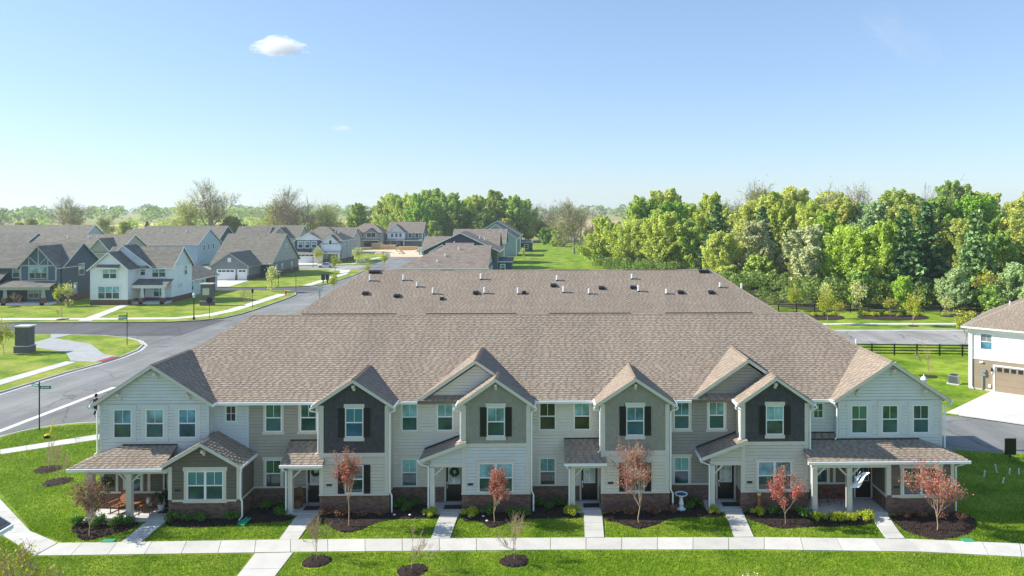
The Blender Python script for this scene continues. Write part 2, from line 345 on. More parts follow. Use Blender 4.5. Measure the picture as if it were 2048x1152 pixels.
def window(parent, T, u0, u1, z0, z1, n=1, up='glass_blind', lo='glass_dark', trim=None, tm='trim_greige', head=.16, side=.11, muntin=True, sash=True, fm='white_paint', bars=1, sill=.14, ext=.05):
    f = MB(T); th = .055; W = (u1-u0)
    f.box(u0, u1, -.05, .035, z1-th, z1); f.box(u0, u1, -.05, .04, z0, z0+th)
    cells = []; cw = W/n
    for i in range(n+1):
        c = u0+i*cw; a, b = (u0, u0+th) if i == 0 else ((u1-th, u1) if i == n else (c-.06, c+.06)); f.box(a, b, -.05, .03, z0+th, z1-th)
    zm = (z0+z1)/2
    for i in range(n):
        a = u0+i*cw+(th if i == 0 else .06); b = u0+(i+1)*cw-(th if i == n-1 else .06); cells.append((a, b))
        if sash: f.box(a, b, -.045, .018, zm-.03, zm+.03)
        if muntin:
            for k in range(bars):
                c = a+(b-a)*(k+1)/(bars+1); f.box(c-.012, c+.012, -.026, -.002, (zm+.03 if sash else z0+th), z1-th)
            if not sash: f.box(a, b, -.027, -.004, zm-.012, zm+.012)
    o = f.build('window', fm, parent)
    for a, b in cells:
        if sash:
            part('pane', up, o, (a, b, -.05, -.03, zm+.03, z1-th), T=T); part('pane', lo, o, (a, b, -.05, -.032, z0+th, zm-.03), T=T)
        else: part('pane', up, o, (a, b, -.05, -.03, z0+th, z1-th), T=T)
    if trim:
        B = [(u0-side-ext, u1+side+ext, 0, .045, z1+.001, z1+head), (u0-side, u0-.002, 0, .032, z0-.001, z1), (u1+.002, u1+side, 0, .032, z0-.001, z1)]
        if sill: B.append((u0-side-ext, u1+side+ext, 0, .048, z0-sill, z0-.002))
        part('trim', tm, o, *B, T=T)
    return o
# ================================================================ GROUND AND STREETS
ZR, ZL = -.50, -.36      # street level, lawn level
def struct(o): o['kind'] = 'structure'; return o
def sheet(name, pts, z, mat, thick=0):
    m = MB()
    if thick: m.slab([(x, y, z) for x, y in pts], (0, 0, -thick))
    else: m.poly([(x, y, z) for x, y in pts])
    o = m.build(name, mat)
    bm = bmesh.new(); bm.from_mesh(o.data); bmesh.ops.recalc_face_normals(bm, faces=bm.faces); bmesh.ops.triangulate(bm, faces=bm.faces); bm.to_mesh(o.data); bm.free()
    return struct(o)
def arc(cx, cy, r, a0, a1, n=8): return [(cx+r*math.cos(R(a0+(a1-a0)*i/n)), cy+r*math.sin(R(a0+(a1-a0)*i/n))) for i in range(n+1)]
def kerb(name, pts, side=1, mat='concrete'):
    """raised kerb with a gutter pan on its street side (side=+1: street lies left of the path)"""
    m = MB(); n = len(pts); prof = [(-.15, ZL-.02), (-.15, ZL+.012), (.0, ZL+.008), (.02, ZR+.03), (.5, ZR+.012), (.5, ZR-.03)]; rows = []
    for i, p in enumerate(pts):
        a = Vector(pts[max(i-1, 0)]); b = Vector(pts[min(i+1, n-1)]); d = (b-a).normalized(); nn = Vector((-d.y, d.x))*side
        rows.append([(p[0]+nn.x*q, p[1]+nn.y*q, z) for q, z in prof])
    k = len(prof); V = [v for r in rows for v in r]
    m.add(V, [(i*k+j, i*k+j+1, (i+1)*k+j+1, (i+1)*k+j) for i in range(n-1) for j in range(k-1)])
    return struct(m.build(name, mat))
g = MB(); g.poly([(-3000, -500, ZR-.03), (3000, -500, ZR-.03), (3000, 3000, ZR-.03), (-3000, 3000, ZR-.03)]); struct(g.build('ground', 'field_far'))
# streets
sheet('street_west', [(-58, -200), (-36, -200), (-36, 180), (-44, 215), (-52, 240), (-62, 240), (-56, 205), (-58, 180)], ZR, 'asphalt_old')
sheet('street_cross', [(-400, 59), (-50, 59), (-50, 73), (-400, 73)], ZR+.004, 'asphalt_new')
sheet('street_north', [(-260, 166), (-54, 166), (-54, 182), (-260, 182)], ZR+.004, 'asphalt_road')
sheet('alley', [(-41.4, 13), (-36, 13), (27, 8), (150, 4), (150, -8+14), (48, 14), (36, 20), (20, 27), (-36, 27), (-41.4, 27)], ZR+.004, 'asphalt_old')
sheet('road_east', [(-42, 50.3), (400, 49.7), (400, 60.6), (-42, 61)], ZR+.003, 'asphalt_road')
sheet('side_lane', [(-80, 113), (-49, 113), (-49, 120), (-80, 120)], ZR+.006, 'asphalt_new')
# valley gutter across the alley mouth
sheet('valley_gutter', [(-43.0, 13.5), (-42.45, 13.5), (-41.75, 30.0), (-42.3, 30.0)], ZR+.010, 'concrete_new')
# lawns
L1 = [(-41.6, -200), (-41.6, 12.6)]+arc(-36.4, 12.6, 5.2, 180, 95, 8)+[(-30, 17.75), (20, 17.7), (24.5, 17.0), (26.6, 14.5), (27.2, 11), (28.4, 9.6), (31, 8.9), (60, 6), (150, 0), (150, -200)]
sheet('front_lawn', L1, ZL, 'lawn_grass', .3)
kerb('kerb_alley', L1[1:12], 1, 'concrete')
L2 = [(-41.6, 49.9), (-41.6, 31.5)]+arc(-36.4, 31.5, 5.2, 180, 265, 6)+[(20, 26.3), (29, 22), (31, 19.6), (34, 18.2), (50, 10), (150, 8), (150, 49.3), (60, 49.9)]
sheet('rear_lawn', L2, ZL, 'lawn_grass', .3); kerb('kerb_road_east', [(150, 49.3), (60, 49.9), (-41.6, 49.9)], -1)
L3 = [(-51.4, -200), (-51.4, 0), (-51.2, 27.8), (-50.6, 36), (-49.8, 40.5), (-49.5, 44.5), (-49.9, 48.5), (-51.0, 51.8), (-53.2, 54.8), (-56.2, 57.2), (-60, 58.8), (-66, 59.8), (-80, 60.1), (-400, 60.1), (-400, -200)]
sheet('corner_lawn', L3, ZL, 'lawn_yellow', .3); kerb('kerb_corner', L3[:-1], -1)
L4 = [(-400, 71.7), (-64, 70.6), (-57.7, 70.7), (-53.6, 72.2), (-51.2, 74.6), (-50.2, 79), (-50, 84), (-50.1, 100), (-50.6, 106), (-52, 110), (-55, 113), (-80, 113.3), (-400, 114)]
sheet('house_lawn', L4, ZL, 'lawn_yellow', .3); kerb('kerb_house_lawn', L4[:11], 1)
L5 = [(-400, 119), (-60, 119.3), (-55, 120.2), (-51.5, 123), (-50.4, 127), (-50.2, 150), (-51, 160), (-54, 164.5), (-60, 166), (-400, 166.5)]
sheet('garage_lawn', L5, ZL, 'lawn_yellow', .3); kerb('kerb_garage_lawn', L5[1:9], 1)
L6 = [(-400, 180), (-66, 180), (-58, 181.5), (-54.8, 186), (-55.6, 200), (-61, 235), (-66, 250), (-400, 260)]
sheet('north_lawn', L6, ZL, 'lawn_yellow', .3); kerb('kerb_north_lawn', L6[1:6], 1)
L7 = [(-41.6, 61.4), (-41.6, 180), (-46, 215), (-48, 300), (30, 330), (110, 200), (400, 160), (400, 61), (60, 61.4)]
sheet('backyard_lawn', L7, ZL, 'lawn_grass', .3); kerb('kerb_road_far', [(-41.6, 61.4), (60, 61.4), (400, 61)], -1)
sheet('forest_floor', [(26, 120), (41, 82), (44, 79.4), (110, 77.6), (400, 70), (400, 160), (110, 199), (34, 240), (24, 200), (21, 166)], ZL+.012, 'leaf_litter')
sheet('building_site', [(-120, 258), (-48, 262), (-42, 215), (-55.5, 216), (-60, 236), (-120, 236)], ZL+.015, 'dirt', .2)
sheet('gold_field', [(-420, 640), (-60, 700), (-60, 900), (-420, 900)], ZR+.02, 'field_gold')
sheet('gold_field_near', [(-300, 420), (-150, 430), (-120, 560), (-300, 560)], ZR+.02, 'field_gold')
sheet('brown_field', [(-20, 420), (420, 420), (600, 900), (-20, 900)], ZR+.02, 'field_brown')
# berm that lifts the front lawn to the building
def hz(x, y):
    dx = max(-24.9-x, 0, x-22.3); dy = max(-2.0-y, 0, y-14.2); d = math.hypot(dx, dy)
    t = min(1, max(0, 1-d/2.3)); return -.372+.25*t*t*(3-2*t)
xs = np.concatenate([np.arange(-28, -24, .4), np.arange(-24, 22, 1.0), np.arange(22, 26, .4)]); ys = np.concatenate([np.arange(-5, 0, .25), np.arange(0, 14, 2.0), np.arange(14, 17.2, .4)])
V = [(float(x), float(y), hz(x, y)) for y in ys for x in xs]; nx = len(xs)
m = MB(); m.v = V; m.f = [(j*nx+i, j*nx+i+1, (j+1)*nx+i+1, (j+1)*nx+i) for j in range(len(ys)-1) for i in range(nx-1)]
struct(m.build('lawn_bank', 'lawn_grass', smooth=True))
# pavements: each slab a piece
def pavement(name, quads, mat='concrete', z=ZL+.03, th=.1, zs=None):
    root = bpy.data.objects.new(name, None); COL.objects.link(root); struct(root)
    for qi, q in enumerate(quads):
        zz = zs[qi] if zs else [z]*4
        c = (sum(p[0] for p in q)/4, sum(p[1] for p in q)/4)
        pts = []
        for (x, y), h in zip(q, zz):
            d = Vector((c[0]-x, c[1]-y)); k = .016/max(d.length, .1); pts.append((x+d.x*k, y+d.y*k, h))
        o = MB().slab(pts, (0, 0, -th)).build('slab', mat, root)
    return root
def strip(a0, a1, b0, b1, n):
    """quads between line a0->a1 and line b0->b1"""
    L = lambda p, q, t: (p[0]+(q[0]-p[0])*t, p[1]+(q[1]-p[1])*t)
    return [(L(a0, a1, i/n), L(a0, a1, (i+1)/n), L(b0, b1, (i+1)/n), L(b0, b1, i/n)) for i in range(n)]
def polystrip(near, far, step=1.83):
    q = []
    for i in range(len(near)-1):
        n = max(1, round(math.dist(near[i], near[i+1])/step)); q += strip(near[i], near[i+1], far[i], far[i+1], n)
    return q
NE = [(-25.4, -5.45), (-23.7, -5.45), (-13.0, -5.32), (-.1, -5.35), (10.6, -5.55), (18.4, -5.95), (23, -6.6), (30, -7.8), (40, -10)]
FE = [(-25.2, -4.05), (-24.0, -4.05), (-13.5, -3.9), (-.1, -3.98), (11, -4.16), (18.4, -4.5), (23.8, -5.15), (31, -6.4), (41, -8.5)]
pavement('front_sidewalk', polystrip(NE, FE))
pavement('corner_path', polystrip([(-25.45, -5.42), (-28.8, -3.0), (-34, 2.2), (-41.2, 9.4)], [(-25.25, -4.02), (-27.6, -2.6), (-32.3, 1.75), (-40.1, 9.5)], 1.5))
pavement('side_path', polystrip([(-41.2, 9.6), (-38.2, 9.95), (-33.4, 13.2), (-28, 15.4), (0, 15.6)], [(-41.2, 10.9), (-39, 10.95), (-34.2, 14.45), (-28, 16.6), (0, 16.8)], 1.6))
for a, b, c, d, y0, y1, n in ((-22.05, -21.05, -21.7, -20.7, -4.05, -2.12, 2), (-14.08, -13.08, -13.9, -12.85, -3.92, -1.42, 2), (-6.28, -5.28, -6.12, -5.1, -3.95, -1.42, 2), (1.68, 2.7, 1.72, 2.74, -4.0, -1.42, 2), (9.45, 10.48, 9.5, 10.5, -4.12, -1.6, 2), (17.28, 18.25, 17.38, 18.32, -4.44, -2.12, 2)):
    n = 4; q = strip((a, y0), (c, y1), (b, y0), (d, y1), n); hw = lambda i: (ZL+.035 if i == 0 else hz((a+b)/2, y0+(y1-y0)*i/n)+.045+.05*i/n)
    zs = [(hw(i), hw(i+1), hw(i+1), hw(i)) for i in range(n)]
    pavement('entry_walk', q, 'concrete', zs=zs)
pavement('street_walk', strip((-14.72, -5.42), (-14.5, -12), (-12.85, -5.36), (-12.9, -12), 4), 'concrete')
# pavements over the street on the left
pavement('plaza', [((-65.5, 51.4), (-65.8, 57.0), (-58.0, 52.5), (-57.5, 47.0)), ((-57.5, 47.0), (-58.0, 52.5), (-52.2, 45.6), (-53.6, 41.8)), ((-53.6, 41.8), (-52.2, 45.6), (-49.75, 44.2), (-49.9, 41.0)), ((-66, 57.2), (-67.5, 59.6), (-64.5, 59.6), (-65.0, 56.6))], 'concrete_grey')
pavement('west_sidewalk', polystrip([(-53.4, 0), (-53.3, 28), (-53.0, 33), (-52.6, 41.2)], [(-55.2, 0), (-55.1, 29), (-54.6, 34), (-54.0, 41.6)], 3), 'concrete')
sheet('warning_tiles', [(-49.75, 41.2), (-49.55, 44.0), (-50.4, 44.2), (-50.6, 41.3)], ZL+.04, 'red_tile', .05)
pavement('house_sidewalk', polystrip([(-130, 73.0), (-69, 72.6), (-58, 73.0), (-53.6, 76.5), (-52.2, 82), (-52, 106)], [(-130, 75.0), (-69, 74.6), (-58.5, 74.9), (-55.6, 77.8), (-54.2, 82.6), (-54, 106)], 4), 'concrete_new')
pavement('house_walk', strip((-71.5, 71.6), (-75.6, 90.6), (-69.4, 71.6), (-74.2, 90.6), 8), 'concrete_new', z=ZL+.034)
pavement('neighbour_walk', strip((-101, 75.1), (-97.5, 89), (-99, 75.1), (-95.5, 89), 5), 'concrete_new', z=ZL+.034)
pavement('garage_sidewalk', polystrip([(-52.6, 122), (-52.4, 150), (-55, 163), (-60, 164)], [(-54.6, 122), (-54.4, 150), (-57.2, 161), (-61, 162)], 4), 'concrete_new')
pavement('north_sidewalk', polystrip([(-80, 182.0), (-66, 182), (-59.5, 184), (-58, 215)], [(-80, 183.6), (-66.5, 183.6), (-61, 185.5), (-59.6, 215)], 4), 'concrete_new')
pavement('garage_drive', strip((-81, 120), (-79.8, 134), (-69.5, 120), (-70.8, 134), 3), 'concrete_new', z=ZL+.036)
pavement('blue_house_drive', strip((-79.5, 181.4), (-78.5, 189.5), (-71, 181.4), (-71.2, 189.5), 2), 'concrete_new', z=ZL+.04)
pavement('east_sidewalk', strip((20, 65.6), (140, 64.8), (20, 67.0), (140, 66.2), 60), 'concrete_new')
# ================================================================ FRONT TOWNHOUSE ROW
TH = thing('townhouse_row', 'long two-storey townhouse row with brown shingle roof, gabled bays and brick base in the foreground', 'townhouse')
EY, EZ, RY, RZ = -.40, 5.85, 6.8, 9.75; PM = (RZ-EZ)/(RY-EY)
EL, ER, RL, RR = -25.35, 22.45, -19.65, 16.75
def main_z(y): return EZ+(y-EY)*PM
def main_y(z): return EY+(z-EZ)/PM
def hip_body(parent, x0, x1, y0, y1, ze, rl, rr, ry, rz, mat='roof_base', th=.16):
    m = MB(); a, b, c, d = (x0, y0, ze), (x1, y0, ze), (x1, y1, ze), (x0, y1, ze); p, q = (rl, ry, rz), (rr, ry, rz)
    lo = [(v[0], v[1], ze-th) for v in (a, b, c, d)]
    m.add([a, b, c, d, p, q]+lo, [(0, 1, 5, 4), (1, 2, 5), (2, 3, 4, 5), (3, 0, 4), (6, 7, 1, 0), (7, 8, 2, 1), (8, 9, 3, 2), (9, 6, 0, 3), (9, 8, 7, 6)])
    return m.build('roof', mat, parent)
part('wall_core', 'siding_cream', TH, (-25.08, 22.1, .12, 13.5, -.7, EZ-.14))
rf = hip_body(TH, EL, ER, EY, 14.0, EZ, RL, RR, RY, RZ)
shingles('shingles', rf, [(EL, EY, EZ), (ER, EY, EZ), (RR, RY, RZ), (RL, RY, RZ)], seed=11)
shingles('shingles', rf, [(EL, 14.0, EZ), (EL, EY, EZ), (RL, RY, RZ)], seed=12)
shingles('shingles', rf, [(ER, EY, EZ), (ER, 14.0, EZ), (RR, RY, RZ)], seed=13)
def capline(parent, a, b, w=.17, seed=0, step=.2, mat='shingle'):
    """ridge cap shingles along a line"""
    A, B = Vector(a), Vector(b); d = (B-A); L = d.length; d.normalize(); sde = Vector((d.y, -d.x, 0)).normalized(); m = MB(); n = int(L/step)
    for i in range(n):
        p = A+d*(i*step); q = A+d*((i+1)*step); u = Vector((0, 0, .055)); v = Vector((0, 0, .035)); s_ = sde*w; dn = Vector((0, 0, -w*.5))
        m.add([tuple(x) for x in (p+u, q+v, q+v+s_+dn, p+u+s_+dn, q+v-s_+dn, p+u-s_+dn)], [(0, 1, 2, 3), (0, 5, 4, 1)])
    return m.build('ridge_cap', mat, parent, kind='stuff')
capline(rf, (RL, RY, RZ), (RR, RY, RZ)); capline(rf, (RL, RY, RZ), (EL+3.24, EY+4.07, 8.06)); capline(rf, (RR, RY, RZ), (ER-3.24, EY+4.07, 8.06))
for a, b in ((-16.42, -10.27), (-8.33, -2.4), (-.22, 5.15), (7.48, 13.26)):
    part('ridge_vent', 'roof_base', TH, (a, b, RY-.1, RY+.1, RZ+.01, RZ+.06))
def ygable(parent, xc, half, zr, p, yf, seed, bury=None, lbk=None, rbk=None, name='gable_roof', fas='trim_greige', ybr=None, th=.13, back=None, e=.18):
    """gable roof with its ridge running back into the building"""
    ze = zr-p*half; xl, xr = xc-half, xc+half
    bk = back if back is not None else None
    yr = bk if bk is not None else (ybr if ybr is not None else main_y(zr)); yl = bk if bk is not None else (lbk if lbk is not None else main_y(ze)); y2 = bk if bk is not None else (rbk if rbk is not None else main_y(ze))
    m = MB(); d = (0, 0, -th)
    m.slab([(xl, yf, ze), (xc, yf, zr), (xc, yr, zr), (xl, yl, ze)], d); m.slab([(xc, yf, zr), (xr, yf, ze), (xr, y2, ze), (xc, yr, zr)], d)
    o = m.build(name, 'roof_base', parent)
    shingles('shingles', o, [(xl, yl, ze), (xl, yf-.02, ze), (xc, yf-.02, zr), (xc, yr, zr)], seed=seed, e=e); shingles('shingles', o, [(xr, yf-.02, ze), (xr, y2, ze), (xc, yr, zr), (xc, yf-.02, zr)], seed=seed+1, e=e)
    capline(o, (xc, yf, zr), (xc, yr, zr), .14)
    h = .2
    for s in (-1, 1):
        MB().slab([(xc+s*half, yf-.025, ze+.01), (xc, yf-.025, zr+.01), (xc, yf-.025, zr+.01-h), (xc+s*half, yf-.025, ze+.01-h)], (0, .035, 0)).build('fascia', fas, o)
        MB().slab([(xc+s*half, yf+.03, ze-th-.006), (xc, yf+.03, zr-th-.006), (xc, yf+.62, zr-th-.006), (xc+s*half, yf+.62, ze-th-.006)], (0, 0, -.02)).build('soffit', fas, o)
    part('gutter', 'gutter_white', o, (xl-.1, xl+.012, yf-.02, max(yf+.3, yl-.05), ze-.15, ze-.01), (xr-.012, xr+.1, yf-.02, max(yf+.3, y2-.05), ze-.15, ze-.01))
    return o
def bracket(parent, x, y, z, mat='trim_greige', s=1.0):
    part('bracket', mat, parent, (x-.07*s, x+.07*s, y-.34, y, z-.16, z), (x-.07*s, x+.07*s, y-.1, y-.001, z-.34*s, z-.162))
def spout(parent, pts, r=.045): MB().tube(pts, r, 6).build('downspout', 'gutter_white', parent)
def door(parent, T, u0, u1, z0, z1, mat='door_black', gm='glass_blind', name='door', swing=1):
    o = part(name, mat, parent, (u0, u1, -.06, -.02, z0, z1), T=T); W = u1-u0
    part('door_frame', 'trim_greige', o, (u0-.09, u0-.002, -.05, .02, z0-.02, z1+.1), (u1+.002, u1+.09, -.05, .02, z0-.02, z1+.1), (u0, u1, -.05, .019, z1+.002, z1+.099), T=T)
    a, b, c, d = u0+.17*W, u1-.17*W, z0+.98, z1-.14
    part('pane', gm, o, (a, b, -.03, -.008, c, d), T=T)
    part('pane_frame', 'trim_greige' if gm != 'glass_pale' else 'white_paint', o, (a-.03, a, -.02, .004, c-.03, d+.03), (b, b+.03, -.02, .004, c-.03, d+.03), (a, b, -.02, .003, c-.03, c), (a, b, -.02, .003, d, d+.03), ((a+b)/2-.012, (a+b)/2+.012, -.02, .001, c, d), T=T)
    part('panel', mat, o, (a, b, -.02, -.004, z0+.18, z0+.8), T=T)
    h = u0+.07 if swing > 0 else u1-.07
    part('handle', 'chrome', o, (h-.025, h+.025, -.02, .035, z0+.98, z0+1.1), (h-.014, h+.014, -.02, .05, z0+.72, z0+.94), T=T)
    return o
def column(parent, x, y, z0, z1, w=.13, mat='trim_greige', brace=(1,), by='x', side=0):
    o = part('column', mat, parent, (x-w, x+w, y-w, y+w, z0+.14, z1), (x-w-.04, x+w+.04, y-w-.04, y+w+.04, z0, z0+.139))
    for s in brace:
        b = MB(); b.slab([(x+s*(w-.002), y-.05, z1-.5), (x+s*(w-.002), y-.05, z1-.38), (x+s*(w+.38), y-.05, z1-.002), (x+s*(w+.5), y-.05, z1-.002)], (0, .1, 0)); b.build('brace', mat, o)
    return o
A = -1.25
def bkw(parent, T, u0, u1, z0, z1, seed):
    part('brick_backing', 'mortar', parent, (u0, u1, -.1, -.012, z0, z1-.002), T=T)
    m = MB(T); bricks(m, u0, u1, z0, z1, seed=seed); m.build('bricks', 'brick', parent, kind='stuff')
def lapw(parent, T, poly, holes, mat, e=.18):
    m = MB(T); laps(m, poly, holes, e); return m.build('lap_siding', mat, parent, kind='stuff')
def eave_gutter(x0, x1): part('gutter', 'gutter_white', TH, (x0, x1, EY-.13, EY-.012, EZ-.15, EZ-.01))
BZ = -.45   # brick starts below the soil
def win_up(T, a, b, **k): return window(TH, T, a, b, 4.06, 5.64, trim=1, **k)
def shutters(u0, u1, z0, z1, T, wd=.36):
    for a, b in ((u0-wd-.02, u0-.02), (u1+.02, u1+wd+.02)):
        o = part('shutter', 'shutter_black', TH, (a, b, .02, .05, z0, z1), T=T)
        m = MB(T)
        k = z0+.08
        while k < z1-.1: m.add([(a+.05, .05, k), (b-.05, .05, k), (b-.05, .066, k+.05), (a+.05, .066, k+.05)], [(0, 1, 2, 3)]); k += .065
        m.build('louvres', 'shutter_black', o)
# ---- shared bay builder (two-storey gabled bay)
def bay(x0, x1, xc, low_mat, low_trim, shake, zb, gz, seed, low, holes_low, half, corner='trim_greige', winlow=None, sashes=None):
    T = fS(A)
    part('wall_core', low_mat, TH, (x0+.1, x1-.1, A+.12, .2, -.7, 5.8))
    bkw(TH, T, x0-.03, x1+.03, BZ, .9, seed); bkw(TH, fE(x1), A, 0, BZ, .9, seed+1); bkw(TH, fW(x0), A, 0, BZ, .9, seed+2)
    part('sill_band', corner, TH, (x0-.05, x1+.05, A-.06, A-.001, .9, .99))
    cb = .2
    part('corner_board', corner, TH, (x0, x0+cb, A-.035, A+.002, .992, gz), (x1-cb, x1, A-.035, A+.002, .992, gz), (x0-.03, x0-.001, A-.035, A+.15, .992, gz), (x1+.001, x1+.03, A-.035, A+.15, .992, gz))
    part('band_board', corner, TH, (x0+cb, x1-cb, A-.04, A, zb-.2, zb))
    u0, u1 = x0+cb, x1-cb
    lapw(TH, T, [(u0, .99), (u1, .99), (u1, zb-.2), (u0, zb-.2)], holes_low, low_mat)
    lapw(TH, fE(x1), [(A+.15, .9), (0, .9), (0, 5.8), (A+.15, 5.8)], [], low_mat); lapw(TH, fW(x0), [(A+.15, .9), (0, .9), (0, 5.8), (A+.15, 5.8)], [], low_mat)
    wu = (xc-.50, xc+.50, 4.1, 5.72)
    m = MB(T); shakes(m, [(u0, zb), (u1, zb), (u1, gz), (xc, gz+(u1-xc)*.67), (u0, gz)], [(wu[0]-.1, wu[1]+.1, 3.95, 5.9)], seed=seed); m.build('shake_siding', shake, TH, kind='stuff')
    part('wall_backing', shake, TH, (u0, u1, A+.055, A+.1, zb, gz)); bm_ = MB(); bm_.slab([(u0-.3, A+.004, gz), (u1+.3, A+.004, gz), (xc, A+.004, gz+(u1-xc+.3)*.65)], (0, .1, 0)); bm_.build('wall_backing', shake, TH)
    up, lo = sashes
    w_ = window(TH, T, *wu, up=up, lo=lo, trim=0)
    part('trim', corner, w_, (wu[0]-.06, wu[1]+.06, 0, .06, wu[3]+.002, wu[3]+.22), (wu[0]-.06, wu[1]+.06, 0, .07, wu[2]-.2, wu[2]-.002), T=T)
    shutters(wu[0], wu[1], wu[2], wu[3], T)
def typeA(dx, wall, trim, low, low_trim, shake, zb, seed, wins, glo, doormat_):
    D = lambda *a: [q+dx for q in a]
    x0, x1 = D(-12.8, -9.04); xc = -10.92+dx
    wl, wr = D(-17.2, -12.8); T = fS(0)
    holes = []
    for (a, b) in ((-16.27, -15.33), (-14.3, -13.36)):
        a, b = D(a, b); holes.append((a-.03, b+.03, 4.03, 5.67))
    a, b = D(-16.26, -15.34); holes.append((a-.03, b+.03, .86, 2.5)); da, db = D(-13.87, -12.95); holes.append((da-.09, db+.09, 0, 2.15))
    if dx == 0: lapw(TH, T, [(-17.26, .9), (wr, .9), (wr, 5.75), (-17.26, 5.75)], holes, wall)
    else: lapw(TH, T, [(-1.24, .9), (wr, .9), (wr, 5.75), (-1.24, 5.75)], holes, wall)
    bkw(TH, T, -16.92 if dx == 0 else -1.24, da-.1, BZ, .88, seed+20)
    up, lo = wins
    for i, (a, b) in enumerate(((-16.27, -15.33), (-14.3, -13.36))):
        a, b = D(a, b); win_up(T, a, b, up=up[i], lo=lo[i], tm=trim)
    a, b = D(-16.26, -15.34); window(TH, T, a, b, .9, 2.48, up=up[2], lo=lo[2], trim=1, tm=trim, sill=0)
    part('sill_band', trim, TH, (D(-16.9)[0] if dx == 0 else -1.24, da-.1, -.05, -.001, .88, .97))
    door(TH, T, da, db, .06, 2.08, gm=glo)
    bay(x0, x1, xc, low, low_trim, shake, zb, 5.85, seed, None, [(xc-.56, xc+.56, .9, 2.62)], 2.2, sashes=('glass_slat', 'glass_blue') if dx == 0 else ('glass_cyan', 'glass_blue'), corner='trim_greige' if dx == 0 else 'trim_cream')
    window(TH, fS(A), xc-.51, xc+.51, 1.0, 2.58, up='glass_blind', lo='glass_dark', trim=0); shutters(xc-.51, xc+.51, 1.0, 2.58, fS(A))
    ygable(TH, xc, 2.2, 7.36, .655, A-.35, seed+40); bracket(TH, xc, A, 7.02)
    # shed porch roof
    s0, s1 = D(-14.85, -12.55); m = MB(); m.slab([(s0, -1.6, 2.72), (s1, -1.6, 2.72), (s1, -.01, 3.56), (s0, -.01, 3.56)], (0, 0, -.14)); pr = m.build('porch_roof', 'roof_base', TH)
    shingles('shingles', pr, [(s0, -1.62, 2.72), (s1, -1.62, 2.72), (s1, -.01, 3.56), (s0, -.01, 3.56)], seed=seed+50)
    part('gutter', 'gutter_white', pr, (s0-.03, s1+.03, -1.74, -1.615, 2.58, 2.71)); part('flashing', 'dark_metal', pr, (s0, s1, -.06, -.02, 3.53, 3.62))
    m = MB(); m.slab([(s0+.002, -1.58, 2.585), (s0+.002, -.02, 3.42), (s0+.002, -.02, 3.3), (s0+.002, -1.3, 2.585)], (.1, 0, 0)); m.build('porch_beam', 'trim_greige', pr)
    part('porch_beam', 'trim_greige', pr, (s0+.35, x0+.0, A-.1, A+.1, 2.34, 2.62), (s0+.32, s0+.52, A+.1, -.02, 2.36, 2.6))
    column(TH, s0+.45, A, 0, 2.34)
    spout(TH, [(s0+.12, -1.68, 2.6), (s0+.14, -1.6, 2.42), (s0+.26, A-.2, 2.3), (s0+.26, A-.2, .1)])
    part('porch_slab', 'concrete', TH, (s0+.2, x0-.02, -1.42, -.01, -.5, 0)); part('door_step', 'concrete_grey', TH, (da-.1, db+.1, -.14, -.012, .0, .055))
    part('house_number', 'dark_metal', TH, (x0+.36, x0+.66, A-.05, A-.022, 1.42, 1.54))
    spout(TH, [(x0-.42, A-.4, 5.78), (x0-.42, A-.38, 5.66), (x0-.08, A-.08, 5.5), (x0-.08, A-.08, 3.3), (x0-.22, A-.12, 3.2)])
    spout(TH, [(x1+.42, A-.4, 5.78), (x1+.42, A-.38, 5.66), (x1+.09, A-.08, 5.45), (x1+.09, A-.08, 1.1), (x1+.2, A-.1, .9), (x1+.2, A-.1, -.02)])
